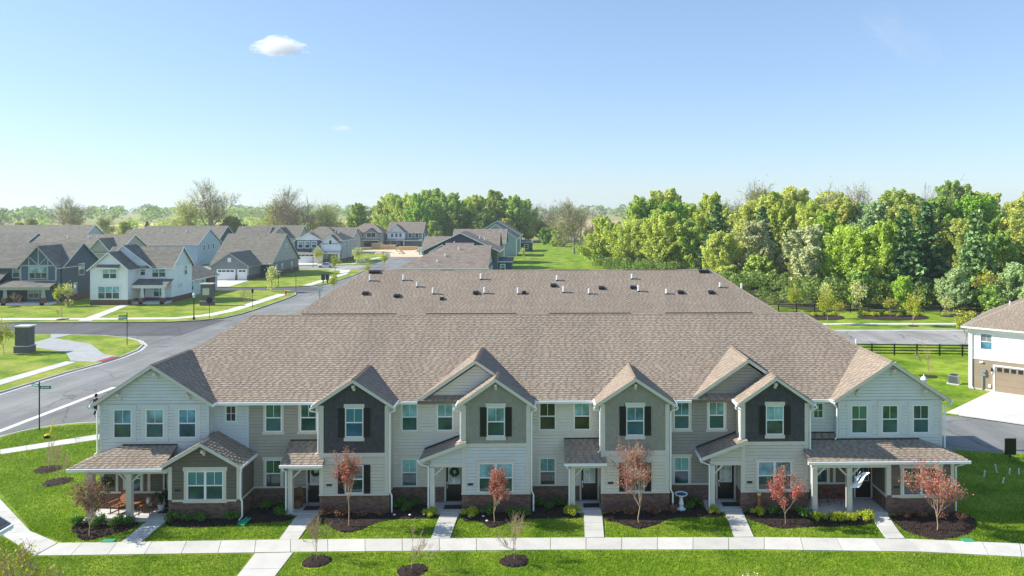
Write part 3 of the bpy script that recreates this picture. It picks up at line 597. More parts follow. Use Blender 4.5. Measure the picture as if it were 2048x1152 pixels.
def typeB(dx, wall, trim, low, low_trim, shake, seed, wins, glo, base):
    D = lambda *a: [q+dx for q in a]; T = fS(0)
    x0, x1 = D(-4.98, -1.24); xc = -3.12+dx; wl = -9.04+dx
    holes = []
    for a, b in ((-8.57, -7.66), (-6.56, -5.65)):
        a, b = D(a, b); holes.append((a-.03, b+.03, 4.03, 5.67))
    a, b = D(-8.57, -7.68); holes.append((a-.03, b+.03, .86, 2.5)); da, db = D(-6.05, -5.1); holes.append((da-.09, db+.09, 0, 2.15))
    bc = -4.34+dx
    lapw(TH, T, [(wl, .9), (x0, .9), (x0, 5.75), (wl, 5.75)], holes, wall)
    gp = [(bc-3.0, 5.75), (bc+3.0, 5.75), (bc, 5.75+3.0*.68)]; lapw(TH, T, gp, [], wall)
    m = MB(); m.slab([(bc-3.1, .05, 5.7), (bc+3.1, .05, 5.7), (bc, .05, 5.7+3.1*.66)], (0, .1, 0)); m.build('wall_backing', wall, TH)
    bkw(TH, T, wl, da-.1, BZ, .88, seed+20); part('sill_band', trim, TH, (wl, da-.1, -.05, -.001, .88, .97))
    up, lo = wins
    for i, (a, b) in enumerate(((-8.57, -7.66), (-6.56, -5.65))):
        a, b = D(a, b); win_up(T, a, b, up=up[i], lo=lo[i], tm=trim)
    a, b = D(-8.57, -7.68); window(TH, T, a, b, .9, 2.48, up=up[2], lo=lo[2], trim=1, tm=trim, sill=0)
    door(TH, T, da, db, .06, 2.1, gm=glo)
    wa, wb = D(-4.08, -2.18)
    bay(x0, x1, xc, low, low_trim, shake, 3.72, 5.85, seed, None, [(wa-.03, wb+.03, .95, 2.65)], 2.1, sashes=('glass_blind', 'glass_dark'), corner=base)
    window(TH, fS(A), wa, wb, 1.0, 2.62, n=2, up=up[3], lo=lo[3], trim=1, tm=trim, sill=0, muntin=False)
    ygable(TH, bc, 3.24, 8.12, .68, -.35, seed+40, name='gable_roof', fas=base)
    ygable(TH, xc, 2.12, 7.37, .69, A-.35, seed+44, lbk=.05, rbk=-.36, ybr=.1, fas=base); bracket(TH, xc, A, 7.04)
    # lean-to porch roof falling to the left
    l0, l1 = D(-7.27, -4.72); za, zb = 2.95, 3.9; m = MB(); m.slab([(l0, -1.6, za), (l1, -1.6, zb), (l1, -.01, zb), (l0, -.01, za)], (0, 0, -.13)); pr = m.build('porch_roof', 'roof_base', TH)
    l2 = x0-.01; z2 = za+(zb-za)*(l2-l0)/(l1-l0)
    shingles('shingles', pr, [(l0-.02, -.01, za), (l0-.02, -1.62, za), (l1, -1.62, zb), (l1, -.01, zb)], seed=seed+50)
    f = MB(); f.slab([(l0, -1.625, za+.01), (l1, -1.625, zb+.01), (l1, -1.625, zb-.19), (l0, -1.625, za-.19)], (0, .035, 0)); f.build('fascia', base, pr)
    part('gutter', 'gutter_white', pr, (l0-.12, l0-.022, -1.62, -.03, za-.15, za-.01))
    f = MB(); f.slab([(l0, -.03, za+.04), (l2, -.03, z2+.04), (l2, -.03, z2+.14), (l0, -.03, za+.14)], (0, .02, 0)); f.build('flashing', 'dark_metal', pr)
    c0 = -6.62+dx
    lapw(TH, fS(A), [(c0-.1, 2.66), (x0, 2.66), (x0, zb-.25), (c0-.1, za-.02)], [], low)
    m = MB(); m.slab([(c0-.1, A+.02, 2.66), (x0, A+.02, 2.66), (x0, A+.02, zb-.2), (c0-.1, A+.02, za)], (0, .1, 0)); m.build('wall_backing', low, TH)
    part('porch_beam', base, TH, (c0-.14, x0+.22, A-.05, A+.12, 2.42, 2.66), (c0-.12, c0+.12, A+.12, -.02, 2.44, 2.64))
    column(TH, c0, A, 0, 2.42, mat=base)
    spout(TH, [(l0-.07, -1.5, za-.15), (l0-.05, -1.48, za-.25), (c0-.2, A-.2, 2.5), (c0-.2, A-.2, .1)])
    part('porch_slab', 'concrete', TH, (c0-.3, x0-.02, -1.42, -.01, -.5, 0)); part('door_step', 'concrete_grey', TH, (da-.1, db+.1, -.14, -.012, 0, .055))
    part('house_number', 'dark_metal', TH, (x0+.3, x0+.6, A-.05, A-.022, 1.4, 1.52))
    spout(TH, [(x0-.42, A-.4, 5.78), (x0-.42, A-.38, 5.66), (x0-.08, A-.08, 5.5), (x0-.08, A-.08, 3.95), (x0-.22, A-.12, 3.82)])
    spout(TH, [(x1+.35, A-.4, 5.78), (x1+.35, A-.38, 5.66), (x1+.09, A-.08, 5.45), (x1+.09, A-.08, 1.1), (x1+.2, A-.1, .9), (x1+.2, A-.1, -.02)])
G_ = 'glass_'
typeA(0, 'siding_taupe', 'trim_greige', 'siding_pale', 'trim_greige', 'shake_dark', 3.24, 100, ((G_+'green', G_+'green', G_+'green'), (G_+'dark', G_+'dark', G_+'dark')), 'glass_pale', 0)
typeA(15.53, 'siding_cream', 'trim_cream', 'siding_cream', 'trim_cream', 'shake_grey', 3.27, 200, ((G_+'black', G_+'blind', G_+'blind'), (G_+'black', G_+'black', G_+'dark')), 'glass_pale', 0)
typeB(0, 'siding_cream', 'trim_cream', 'siding_light', 'trim_cream', 'shake_grey', 300, ((G_+'blind', G_+'blind', G_+'blind', G_+'blind'), (G_+'dark', G_+'dark', G_+'blue', G_+'dark')), 'glass_pale', 'trim_cream')
typeB(15.53, 'siding_grey', 'trim_greige', 'siding_pale', 'trim_greige', 'shake_dark', 400, ((G_+'cyan', G_+'blind', G_+'blind', G_+'blind'), (G_+'blue', G_+'dark', G_+'blue', G_+'dark')), 'glass_pale', 'trim_greige')
for a, b in ((-18.75, -13.2), (-8.7, -7.6), (-1.0, 2.35), (6.85, 7.9), (14.65, 15.85)): eave_gutter(a, b)
# ---- left end unit
GY = -.55
T = fS(GY); WL = [(-24.45, -23.43), (-22.67, -21.66), (-20.87, -19.87)]
part('wall_core', 'siding_light', TH, (-25.08, -19.25, GY+.12, .2, -.7, 5.8), (-20.62, -17.02, -1.73, .2, -.7, 2.7), (21.9, 22.1, GY+.12, .2, -.7, 5.8), (16.35, 22.1, GY+.12, .2, 2.75, 5.8), (18.55, 22.04, -1.78, .2, -.7, 2.7))
for xa, xb, wins, ups, los in ((-25.19, -19.15, WL, ('glass_cyan', 'glass_blind', 'glass_cyan'), ('glass_dark', 'glass_dark', 'glass_blue')), (16.24, 22.22, [(16.99, 17.93), (18.75, 19.69), (20.53, 21.47)], ('glass_green', 'glass_green', 'glass_dark'), ('glass_dark', 'glass_dark', 'glass_blue'))):
    xc = (xa+xb)/2
    lapw(TH, T, [(xa, 2.6), (xb, 2.6), (xb, 5.83), (xc, 5.83+(xb-xc)*.66), (xa, 5.83)], [(a-.03, b+.03, 3.88, 5.56) for a, b in wins], 'siding_light')
    m = MB(); m.slab([(xa-.3, GY+.04, 5.78), (xb+.3, GY+.04, 5.78), (xc, GY+.04, 5.78+(xb-xc+.3)*.63)], (0, .1, 0)); m.build('wall_backing', 'siding_light', TH)
    for (a, b), u, l in zip(wins, ups, los): window(TH, T, a, b, 3.92, 5.53, up=u, lo=l, trim=1, tm='siding_light', head=.26, side=.24, ext=.02, sill=.2)
    part('corner_board', 'siding_light', TH, (xa, xa+.12, GY-.035, GY+.002, 2.6, 5.8), (xb-.12, xb, GY-.035, GY+.002, 2.6, 5.8))
    lapw(TH, fE(xb), [(GY, 2.4), (0 if xb < 0 else 13, 2.4), (0 if xb < 0 else 13, 5.8), (GY, 5.8)], [], 'siding_light'); lapw(TH, fW(xa), [(GY, 2.4), (0 if xa > 0 else 13, 2.4), (0 if xa > 0 else 13, 5.8), (GY, 5.8)], [], 'siding_light')
    ygable(TH, xc, 3.33, 8.06, .655, GY-.35, 500 if xa < 0 else 520, lbk=4.0 if xa < 0 else None, rbk=4.0 if xa > 0 else None, ybr=3.67, fas='trim_greige')
    for bx, bz in ((xc+.12, 7.6), (xc-1.9, 6.45), (xc+1.9, 6.45)): bracket(TH, bx, GY, bz, 'trim_greige', 1.2)
T0 = fS(0)
lapw(TH, T0, [(-19.15, 2.8), (-17.26, 2.8), (-17.26, 5.75), (-19.15, 5.75)], [(-18.53, -17.85, 4.6, 5.6)], 'siding_light'); window(TH, T0, -18.5, -17.88, 4.64, 5.57, up='glass_black', trim=1, tm='siding_light', sash=False)
lapw(TH, T0, [(14.28, 2.8), (16.24, 2.8), (16.24, 5.75), (14.28, 5.75)], [(14.97, 15.63, 4.6, 5.58)], 'siding_light'); window(TH, T0, 15.0, 15.6, 4.64, 5.54, up='glass_green', trim=1, tm='siding_light', sash=False)
part('corner_board', 'siding_light', TH, (-17.3, -17.18, -.034, .0, 2.7, 5.7))
# porch back wall and entry room, left end
lapw(TH, T, [(-25.19, .85), (-20.73, .85), (-20.73, 2.78), (-25.19, 2.78)], [(-23.85, -22.85, .85, 2.5), (-21.75, -20.7, 0, 2.2)], 'siding_dark'); bkw(TH, T, -25.19, -21.75, BZ, .85, 600)
window(TH, T, -23.8, -22.9, .92, 2.42, up='glass_cyan', lo='glass_blue', trim=1, sill=0); part('trim_board', 'trim_greige', TH, (-25.19, -24.95, GY-.04, GY, .85, 2.78), (-22.55, -22.4, GY-.04, GY, .97, 2.78), (-25.19, -21.75, GY-.05, GY-.001, .85, .965), (-24.3, -24.17, GY-.04, GY, .97, 2.78))
door(TH, T, -21.62, -20.74, .05, 2.1, gm='glass_blind')
TE = fS(-1.85); lapw(TH, TE, [(-20.73, .9), (-16.92, .9), (-16.92, 2.8), (-18.83, 4.0), (-20.73, 2.8)], [(-19.8, -17.78, .88, 2.54)], 'siding_dark')
m = MB(); m.slab([(-20.73, -1.83, 2.7), (-16.92, -1.83, 2.7), (-18.83, -1.83, 3.95)], (0, .1, 0)); m.build('wall_backing', 'siding_dark', TH)
bkw(TH, TE, -20.76, -16.89, BZ, .9, 610); bkw(TH, fE(-16.92), -1.85, 0, BZ, .9, 611); lapw(TH, fE(-16.92), [(-1.85, .9), (0, .9), (0, 2.75), (-1.85, 2.75)], [], 'siding_dark'); lapw(TH, fW(-20.73), [(-1.85, .9), (GY, .9), (GY, 2.75), (-1.85, 2.75)], [], 'siding_dark'); bkw(TH, fW(-20.73), -1.85, GY, BZ, .9, 612)
window(TH, TE, -19.76, -17.81, .93, 2.51, n=2, up='glass_slat', lo='glass_dark', trim=1, head=.22, side=.16)
part('corner_board', 'trim_greige', TH, (-20.76, -20.56, -1.89, -1.85, .97, 2.75), (-17.09, -16.89, -1.89, -1.85, .97, 2.75), (-20.55, -17.1, -1.9, -1.85, .86, .97), (-16.92, -16.885, -1.85, -1.65, .97, 2.75), (-16.92, -16.875, -1.85, 0, .86, .965))
ygable(TH, -18.9, 2.15, 4.12, .575, -2.2, 620, back=-.02, fas='trim_greige'); bracket(TH, -18.83, -1.85, 3.72)
part('house_number', 'dark_metal', TH, (-20.4, -20.1, -1.9, -1.872, 1.42, 1.54))
def porch(x0, x1, yf, yb, ze, zt, hip_left, hip_right, seed, ends):
    """low porch roof on the facade with a hipped end"""
    hl, hr = hip_left, hip_right; run = yb-yf
    pts = [(x0, yf, ze), (x1, yf, ze), (x1-hr, yb, zt), (x0+hl, yb, zt)]
    m = MB(); m.slab(pts, (0, 0, -.12))
    if hl: m.slab([(x0, yb, ze), (x0, yf, ze), (x0+hl, yb, zt)], (0, 0, -.12))
    if hr: m.slab([(x1, yf, ze), (x1, yb, ze), (x1-hr, yb, zt)], (0, 0, -.12))
    o = m.build('porch_roof', 'roof_base', TH); shingles('shingles', o, [(pts[0][0], yf-.02, ze), (pts[1][0], yf-.02, ze), pts[2], pts[3]], seed=seed)
    if hl: shingles('shingles', o, [(x0, yb, ze), (x0, yf, ze), (x0+hl, yb, zt)], seed=seed+1); capline(o, (x0, yf, ze), (x0+hl, yb, zt), .12)
    if hr: shingles('shingles', o, [(x1, yf, ze), (x1, yb, ze), (x1-hr, yb, zt)], seed=seed+2); capline(o, (x1, yf, ze), (x1-hr, yb, zt), .12)
    part('gutter', 'gutter_white', o, (x0-.1, x1+(.1 if hr else 0), yf-.13, yf-.014, ze-.15, ze-.01)); part('flashing', 'dark_metal', o, (x0+hl, x1-hr, yb-.05, yb-.018, zt-.02, zt+.07))
    return o
pl = porch(-25.85, -20.9, -2.2, GY, 2.8, 3.52, 1.95, 0, 640, 0); part('porch_beam', 'trim_greige', pl, (-25.1, -20.76, -2.05, -1.85, 2.45, 2.68), (-25.1, -24.9, -1.84, GY-.03, 2.46, 2.67)); part('porch_ceiling', 'trim_greige', pl, (-25.75, -20.76, -2.15, GY-.02, 2.683, 2.7))
column(TH, -24.83, -1.95, 0, 2.45, .16, brace=()); column(TH, -22.76, -1.95, 0, 2.45, .14, brace=(-1, 1))
part('porch_slab', 'concrete', TH, (-25.2, -20.78, -2.12, GY-.02, -.5, 0))
spout(TH, [(-25.5, GY-.45, 5.8), (-25.48, GY-.4, 5.68), (-25.28, GY-.1, 5.5), (-25.28, GY-.1, 3.15), (-25.4, GY-.16, 3.05)]); spout(TH, [(-16.72, -2.2, 2.75), (-16.74, -2.16, 2.6), (-16.86, -1.95, 2.45), (-16.86, -1.95, 1.1), (-16.74, -2.02, .9), (-16.74, -2.02, .1), (-16.9, -2.1, -.1)])
# right end unit
pr_ = porch(14.02, 22.78, -2.25, GY, 2.92, 3.58, 0, 1.9, 650, 0)
m = MB(); m.slab([(14.28, GY-.01, 3.585), (16.24, GY-.01, 3.585), (16.24, -.01, 3.8), (14.28, -.01, 3.8)], (0, 0, -.12)); o = m.build('porch_roof', 'roof_base', TH); shingles('shingles', o, [(14.28, GY-.01, 3.585), (16.24, GY-.01, 3.585), (16.24, -.01, 3.8), (14.28, -.01, 3.8)], seed=655); part('flashing', 'dark_metal', o, (14.3, 16.24, -.05, -.02, 3.79, 3.87))
part('porch_beam', 'trim_greige', pr_, (14.2, 18.4, -2.06, -1.86, 2.5, 2.78)); part('porch_ceiling', 'trim_greige', pr_, (14.1, 22.7, -2.2, -.02, 2.783, 2.8))
column(TH, 14.38, -1.96, 0, 2.5, .14, brace=(1,)); column(TH, 16.3, -1.96, 0, 2.5, .14, brace=(-1, 1))
part('porch_slab', 'concrete', TH, (14.15, 18.42, -2.12, -.01, -.5, 0))
lapw(TH, T0, [(14.28, .85), (18.44, .85), (18.44, 2.8), (14.28, 2.8)], [(14.9, 15.92, .85, 2.52), (17.35, 18.5, 0, 2.2)], 'siding_dark'); bkw(TH, T0, 14.28, 17.35, BZ, .86, 660)
window(TH, T0, 14.96, 15.86, .92, 2.48, up='glass_blind', lo='glass_blue', trim=1, sill=0); part('trim_board', 'trim_greige', TH, (14.28, 17.35, -.05, -.001, .86, .965), (16.15, 16.3, -.04, 0, .966, 2.8))
door(TH, T0, 17.46, 18.36, .06, 2.1, mat='door_brown', gm='glass_blue', swing=-1)
T6 = fS(-1.9); lapw(TH, T6, [(18.44, .84), (22.15, .84), (22.15, 2.8), (18.44, 2.8)], [(19.28, 21.42, .82, 2.5)], 'siding_dark'); bkw(TH, T6, 18.41, 22.18, BZ, .84, 661); bkw(TH, fW(18.44), -1.9, 0, BZ, .84, 662); lapw(TH, fW(18.44), [(-1.9, .84), (0, .84), (0, 2.8), (-1.9, 2.8)], [], 'siding_dark')
window(TH, T6, 19.33, 21.37, .9, 2.46, n=2, up='glass_green', lo='glass_dark', trim=1, head=.2, side=.15)
part('corner_board', 'trim_greige', TH, (18.41, 18.66, -1.94, -1.9, .93, 2.78), (21.98, 22.18, -1.94, -1.9, .93, 2.78), (18.7, 21.95, -1.95, -1.9, .8, .93), (18.405, 18.44, -1.9, -1.72, .93, 2.78), (18.39, 18.44, -1.9, 0, .8, .929))
lapw(TH, fE(22.15), [(-1.9, -.4), (13, -.4), (13, 2.8), (-1.9, 2.8)], [], 'siding_dark')
part('house_number', 'dark_metal', TH, (18.8, 19.1, -1.95, -1.922, 1.3, 1.42))
spout(TH, [(22.56, GY-.45, 5.8), (22.54, GY-.4, 5.68), (22.32, GY-.1, 5.45), (22.32, GY-.1, 3.1), (22.42, GY-.16, 3.0)]); spout(TH, [(15.86, GY-.45, 5.78), (15.9, GY-.4, 5.66), (16.14, GY-.12, 5.4), (16.14, GY-.12, 3.75), (16.0, GY-.2, 3.66)]); spout(TH, [(22.6, -2.3, 2.78), (22.5, -2.1, 2.62), (22.26, -1.95, 2.5), (22.26, -1.95, .05)])
# rear wall of the row with its garage doors (faces the alley)
for i in range(6):
    gx = -21.5+i*7.77; o = part('garage_door', 'garage_white', TH, (gx-2.4, gx+2.4, 13.5, 13.53, -.3, 2.1)); 
# roof pipes seen over the left and right edges
for x, y in ((-22.6, 8.3), (-20.6, 10.5), (19.3, 4.4), (20.7, 2.0)):
    z = min(main_z(min(y, 2*RY-y)), EZ+min(x-EL, ER-x)*.69); MB().tube([(x, y, z-.1), (x, y, z+.38)], .06, 8).build('vent_pipe', 'white_paint', TH)
# ================================================================ SECOND TOWNHOUSE ROW (behind, roof seen over the ridge)
T2 = thing('townhouse_row', 'second townhouse row behind the front one, only its brown vent-dotted roof showing', 'townhouse', (0, 0, 0))
Y0, Y1, YR2 = 33.9, 48.3, 41.1
part('wall', 'siding_cream', T2, (-25.6, 23.0, Y0+.4, Y1-.4, -.6, 5.75))
r2 = hip_body(T2, -26.2, 23.5, Y0, Y1, 5.85, -20.7, 17.8, YR2, 9.75)
shingles('shingles', r2, [(-26.2, Y0, 5.85), (23.5, Y0, 5.85), (17.8, YR2, 9.75), (-20.7, YR2, 9.75)], seed=21, e=.2, wd=.4); shingles('shingles', r2, [(-26.2, Y1, 5.85), (-26.2, Y0, 5.85), (-20.7, YR2, 9.75)], seed=22, e=.25, wd=.4); shingles('shingles', r2, [(23.5, Y0, 5.85), (23.5, Y1, 5.85), (17.8, YR2, 9.75)], seed=23, e=.25, wd=.4)
capline(r2, (-20.7, YR2, 9.75), (17.8, YR2, 9.75)); capline(r2, (-20.7, YR2, 9.75), (-26.2, Y0, 5.85)); capline(r2, (17.8, YR2, 9.75), (23.5, Y0, 5.85))
part('gutter', 'gutter_white', T2, (-26.2, 23.5, Y0-.13, Y0-.01, 5.7, 5.84))
for a, b in ((-12.5, -10.9), (-20.5, -18.7), (-.3, 4.2), (7.9, 14.0)): part('ridge_vent', 'roof_base', T2, (a, b, YR2-.1, YR2+.1, 9.76, 9.8))
for i in range(6):
    gx = -22+i*7.77; part('garage_door', 'garage_white', T2, (gx-2.4, gx+2.4, Y0+.36, Y0+.395, -.35, 2.1)); window(T2, fS(Y0+.34), gx-2.2, gx-1.2, 3.9, 5.4); window(T2, fS(Y0+.34), gx+1.2, gx+2.2, 3.9, 5.4)
for x, y, z in [(-19.84, 39.24, 8.74), (-16.23, 39.31, 8.78), (-14.56, 38.21, 8.19), (-12.66, 37.06, 7.56), (-7.81, 39.46, 8.86), (-7.21, 37.12, 7.59), (-3.65, 37.03, 7.54), (.52, 39.26, 8.75), (1.2, 37.25, 7.67), (3.91, 37.0, 7.53), (8.77, 39.49, 8.88), (9.24, 37.39, 7.74), (12.19, 36.97, 7.51), (18.16, 38.02, 8.08), (20.6, 38.4, 7.8)]:
    h = .55 if (int(x*10) % 2) else .68
    o = MB().lathe([(.11, -.1), (.11, h), (.07, h+.01)], 8, (x, y, z)).build('vent_pipe', 'white_paint', T2); MB().lathe([(.16, -.06), (.15, .06), (.08, .1)], 8, (x, y, z)).build('pipe_collar', 'dark_metal', o)
for x, y, z in [(-19.98, 40.71, 9.54), (-19.43, 40.71, 9.54), (-19.8, 37.09, 7.58), (-16.39, 36.67, 7.35), (-11.58, 36.18, 7.08), (-8.12, 37.12, 7.6), (-3.01, 37.11, 7.59), (.13, 38.33, 8.25), (5.3, 37.9, 8.01), (8.71, 37.97, 8.05), (13.72, 37.13, 7.6), (16.99, 37.11, 7.59), (16.68, 40.69, 9.53), (17.19, 40.69, 9.53)]:
    k = .3 if z > 7.2 and abs(x+3.01) > .1 else .2
    m = MB(); m.slab([(x-k, y-k, z-.05), (x-k, y-k, z+.13), (x-k, y+k*.6, z+.27), (x-k, y+k, z+.1)], (2*k, 0, 0)); m.build('roof_vent', 'black_paint', T2)
def rebase(o, loc):
    """move the thing's origin to its base, leaving the parts where they stand"""
    o.location = loc
    for c in o.children: c.location = Vector(c.location)-Vector(loc)
rebase(T2, (-1, Y0+.4, ZL))
# ================================================================ HOUSES
def block(h, mat, x0, x1, y0, y1, z0, z1, name='wall'): return part(name, mat, h, (x0, x1, y0, y1, z0, z1))
def groof(h, x0, x1, y0, y1, ze, zr, axis='x', oh=.4, roof='roof_brown', wall='house_white', fas='trim_white', ends=(1, 1), th=.18):
    """gable roof over a block; ridge along axis"""
    sw = axis == 'y'
    f = (lambda a, b, z: (b, a, z)) if sw else (lambda a, b, z: (a, b, z))
    a0, a1, b0, b1 = (y0, y1, x0, x1) if sw else (x0, x1, y0, y1); bm_ = (b0+b1)/2; p = (zr-ze)/((b1-b0)/2); zo = ze-p*oh
    A0, A1 = a0-(oh if ends[0] else 0), a1+(oh if ends[1] else 0)
    m = MB(); d = (0, 0, -th)
    m.slab([f(A0, b0-oh, zo), f(A1, b0-oh, zo), f(A1, bm_, zr), f(A0, bm_, zr)], d); m.slab([f(A0, bm_, zr), f(A1, bm_, zr), f(A1, b1+oh, zo), f(A0, b1+oh, zo)], d)
    o = m.build('roof', roof, h)
    for a, e in ((a0, ends[0]), (a1, ends[1])):
        if e: MB().slab([f(a if a == a0 else a-.2, b0, ze-.02), f(a if a == a0 else a-.2, bm_, zr-.1), f(a if a == a0 else a-.2, b1, ze-.02)], f(.2, 0, 0)).build('gable_wall', wall, h)
    for A_, e in ((A0-.03, ends[0]), (A1, ends[1])):
        if e:
            for s in (0, 1):
                bb = b0-oh if s == 0 else b1+oh
                MB().slab([f(A_, bb, zo+.01), f(A_, bm_, zr+.01), f(A_, bm_, zr-.26), f(A_, bb, zo-.26)], f(.03, 0, 0)).build('fascia', fas, o)
    for bb in (b0-oh-.1, b1+oh): 
        p0, p1 = f(A0, bb, zo-.16), f(A1, bb+.1, zo-.02); part('gutter', fas, o, (min(p0[0], p1[0]), max(p0[0], p1[0]), min(p0[1], p1[1]), max(p0[1], p1[1]), p0[2], p1[2]))
    return o
def hroof(h, x0, x1, y0, y1, ze, zr, rl, rr, oh=.4, roof='roof_brown', fas='trim_white'):
    ym = (y0+y1)/2; o = hip_body(h, x0-oh, x1+oh, y0-oh, y1+oh, ze-.1, rl, rr, ym, zr, roof, .16)
    part('fascia', fas, o, (x0-oh-.1, x1+oh+.1, y0-oh-.1, y0-oh-.005, ze-.26, ze-.11), (x1+oh+.005, x1+oh+.1, y0-oh, y1+oh, ze-.26, ze-.11), (x0-oh-.1, x0-oh-.005, y0-oh, y1+oh, ze-.26, ze-.11)); return o
def sroof(h, x0, x1, y0, y1, z0, z1, roof='roof_brown', fas='trim_white', name='porch_roof'):
    m = MB(); m.slab([(x0, y0, z0), (x1, y0, z0), (x1, y1, z1), (x0, y1, z1)], (0, 0, -.16)); o = m.build(name, roof, h)
    part('fascia', fas, o, (x0-.03, x1+.03, y0-.1, y0-.006, z0-.2, z0)); return o
def hwin(h, T, u0, u1, z0, z1, n=1, fm='trim_white', up='glass_blind', lo='glass_dark', **k):
    T_ = lambda u, w, z: T(u, w+.06, z)
    return window(h, T_, u0, u1, z0, z1, n=n, up=up, lo=lo, trim=1, tm=fm, fm=fm, head=.14, side=.12, muntin=False, sill=.1, ext=0, **k)
def base(h, x0, x1, y0, y1, z=.6): return part('brick_base', 'far_brick', h, (x0-.06, x1+.06, y0-.06, y1+.06, ZL-.3, z))
def post(h, x, y, z0, z1, w=.2, mat='trim_white', pier=None):
    if pier:
        o = part('pier', 'far_brick', h, (x-.4, x+.4, y-.4, y+.4, ZL-.2, pier))
        m = MB(); m.lathe([(.42, pier), (.26, z1)], 4, (x, y, 0)); m.build('column', mat, h)
    else: part('column', mat, h, (x-w, x+w, y-w, y+w, z0, z1))
def gdoor(h, T, u0, u1, z0, z1, mat='garage_white', lights=4):
    o = part('garage_door', mat, h, (u0, u1, .0, .04, z0, z1), T=T); n = 4; hh = (z1-z0)/n
    for i in range(n): part('panel', mat, o, (u0+.06, u1-.06, .04, .055, z0+i*hh+.03, z0+(i+1)*hh-.03), T=T)
    part('door_frame', 'trim_white', o, (u0-.14, u0-.004, 0, .07, z0, z1+.14), (u1+.004, u1+.14, 0, .07, z0, z1+.14), (u0, u1, 0, .068, z1+.004, z1+.14), T=T)
    wq = (u1-u0-.3)/lights
    for i in range(lights): part('pane', 'glass_black', o, (u0+.2+i*wq, u0+.1+(i+1)*wq-.06, .056, .066, z1-hh+.12, z1-.1), T=T)
    return o
def pipes(h, pts, r=.09, hh=.5):
    for x, y, z in pts: MB().lathe([(r, -.15), (r, hh), (r*.6, hh+.02)], 7, (x, y, z)).build('vent_pipe', 'trim_white', h)
# ---- teal house with timbered gable
h = thing('house', 'dark teal house with timber-patterned front gable at the left edge', 'house')
block(h, 'teal_dark', -106, -87.8, 93.3, 104.6, -.6, 6.3); groof(h, -106, -87.8, 93.3, 104.6, 6.3, 10.2, 'x', roof='roof_grey', wall='teal_dark', fas='trim_grey')
block(h, 'teal_grey', -94.4, -88.0, 92.2, 93.4, -.6, 6.4); groof(h, -94.4, -88.0, 92.2, 98.8, 6.4, 9.9, 'y', roof='roof_grey', wall='teal_grey', fas='trim_grey', ends=(1, 0))
T = fS(92.2); tb = MB(T); xc = -91.2
for b in ((-94.4, -94.15, .0, .06, 3.6, 6.4), (-88.25, -88, 0, .06, 3.6, 6.4), (-94.4, -88, 0, .05, 6.3, 6.52), (-94.4, -88, 0, .05, 3.55, 3.8), (-92.95, -92.8, 0, .048, 3.8, 7.9), (-89.6, -89.45, 0, .048, 3.8, 7.9), (xc-.08, xc+.08, 0, .047, 6.5, 9.7)): tb.box(*b)
for s in (-1, 1): tb.slab([(xc+s*.05, .04, 6.5), (xc+s*.2, .04, 6.5), (xc+s*1.68, .04, 8.0), (xc+s*1.68, .04, 8.18)], (0, -.04, 0))
tb.build('timber_trim', 'trim_grey', h)
hwin(h, T, -92.75, -89.65, 4.1, 6.15, 3, 'trim_grey', up='glass_blind', lo='glass_dark'); hwin(h, fS(93.3), -96.4, -95.2, 4.2, 6.0, 1, 'trim_grey')
hwin(h, fE(-87.8), 98.0, 99.6, 4.2, 6.2, 1, 'trim_grey', up='glass_pale'); hwin(h, fE(-87.8), 96.5, 97.4, .9, 2.8, 1, 'trim_grey', up='glass_pale')
sroof(h, -97, -87.6, 89.8, 92.3, 2.9, 3.7, 'roof_grey', 'trim_grey'); part('porch_beam', 'trim_grey', h, (-96.8, -87.9, 89.95, 90.2, 2.3, 2.72))
for x in (-95.6, -89.0): post(h, x, 90.2, 0, 2.3, pier=.9, mat='trim_grey')
part('porch_slab', 'concrete_new', h, (-97, -88, 89.8, 92.2, -.5, 0)); hwin(h, T, -92.9, -90.1, .6, 2.3, 3, 'trim_grey'); part('door', 'door_black', h, (-94.2, -93.2, 92.15, 92.2, 0, 2.1))
base(h, -106, -87.8, 93.3, 104.6, .7)
block(h, 'teal_grey', -112, -97.5, 90.2, 94, -.6, 3.0, 'wing_wall'); o = sroof(h, -112, -97.2, 89.8, 94.5, 3.0, 6.0, 'roof_grey', 'trim_grey', 'wing_roof'); hwin(h, fS(90.2), -101, -98.6, .6, 2.2, 2, 'trim_grey')
rebase(h, (-91, 92.2, ZL))
# ---- pale blue-white house on the corner
h = thing('house', 'pale blue-white two-storey house with stepped front gables beside the stone monument', 'house')
W_ = 'house_white'
block(h, W_, -80.7, -68.5, 93.5, 101.2, -.6, 6.15); groof(h, -80.7, -68.5, 93.5, 101.2, 6.15, 9.5, 'x', roof='roof_brown', wall='house_side')
block(h, W_, -80.7, -74.3, 90.0, 93.6, -.6, 6.15); groof(h, -80.7, -74.3, 90.0, 95.5, 6.15, 8.95, 'y', roof='roof_grey', wall=W_, ends=(1, 0))
groof(h, -81.6, -72.2, 93.45, 97.5, 6.3, 9.95, 'y', roof='roof_grey', wall=W_, ends=(1, 0), oh=.3)
T = fS(90); hwin(h, T, -79.4, -75.7, .75, 2.9, 3); hwin(h, T, -78.6, -76.2, 4.3, 6.0, 2, lo='glass_dark')
sroof(h, -79.5, -75.6, 89.3, 90.0, 6.15, 6.75, 'roof_grey', name='window_canopy')
T = fS(93.5); hwin(h, T, -74.0, -73.1, 4.5, 6.0); hwin(h, T, -71.9, -69.5, 4.2, 5.95, 2); hwin(h, T, -71.6, -69.6, .7, 2.5, 2); part('door', 'glass_blue', h, (-74.1, -73.2, 93.44, 93.5, 0, 2.2))
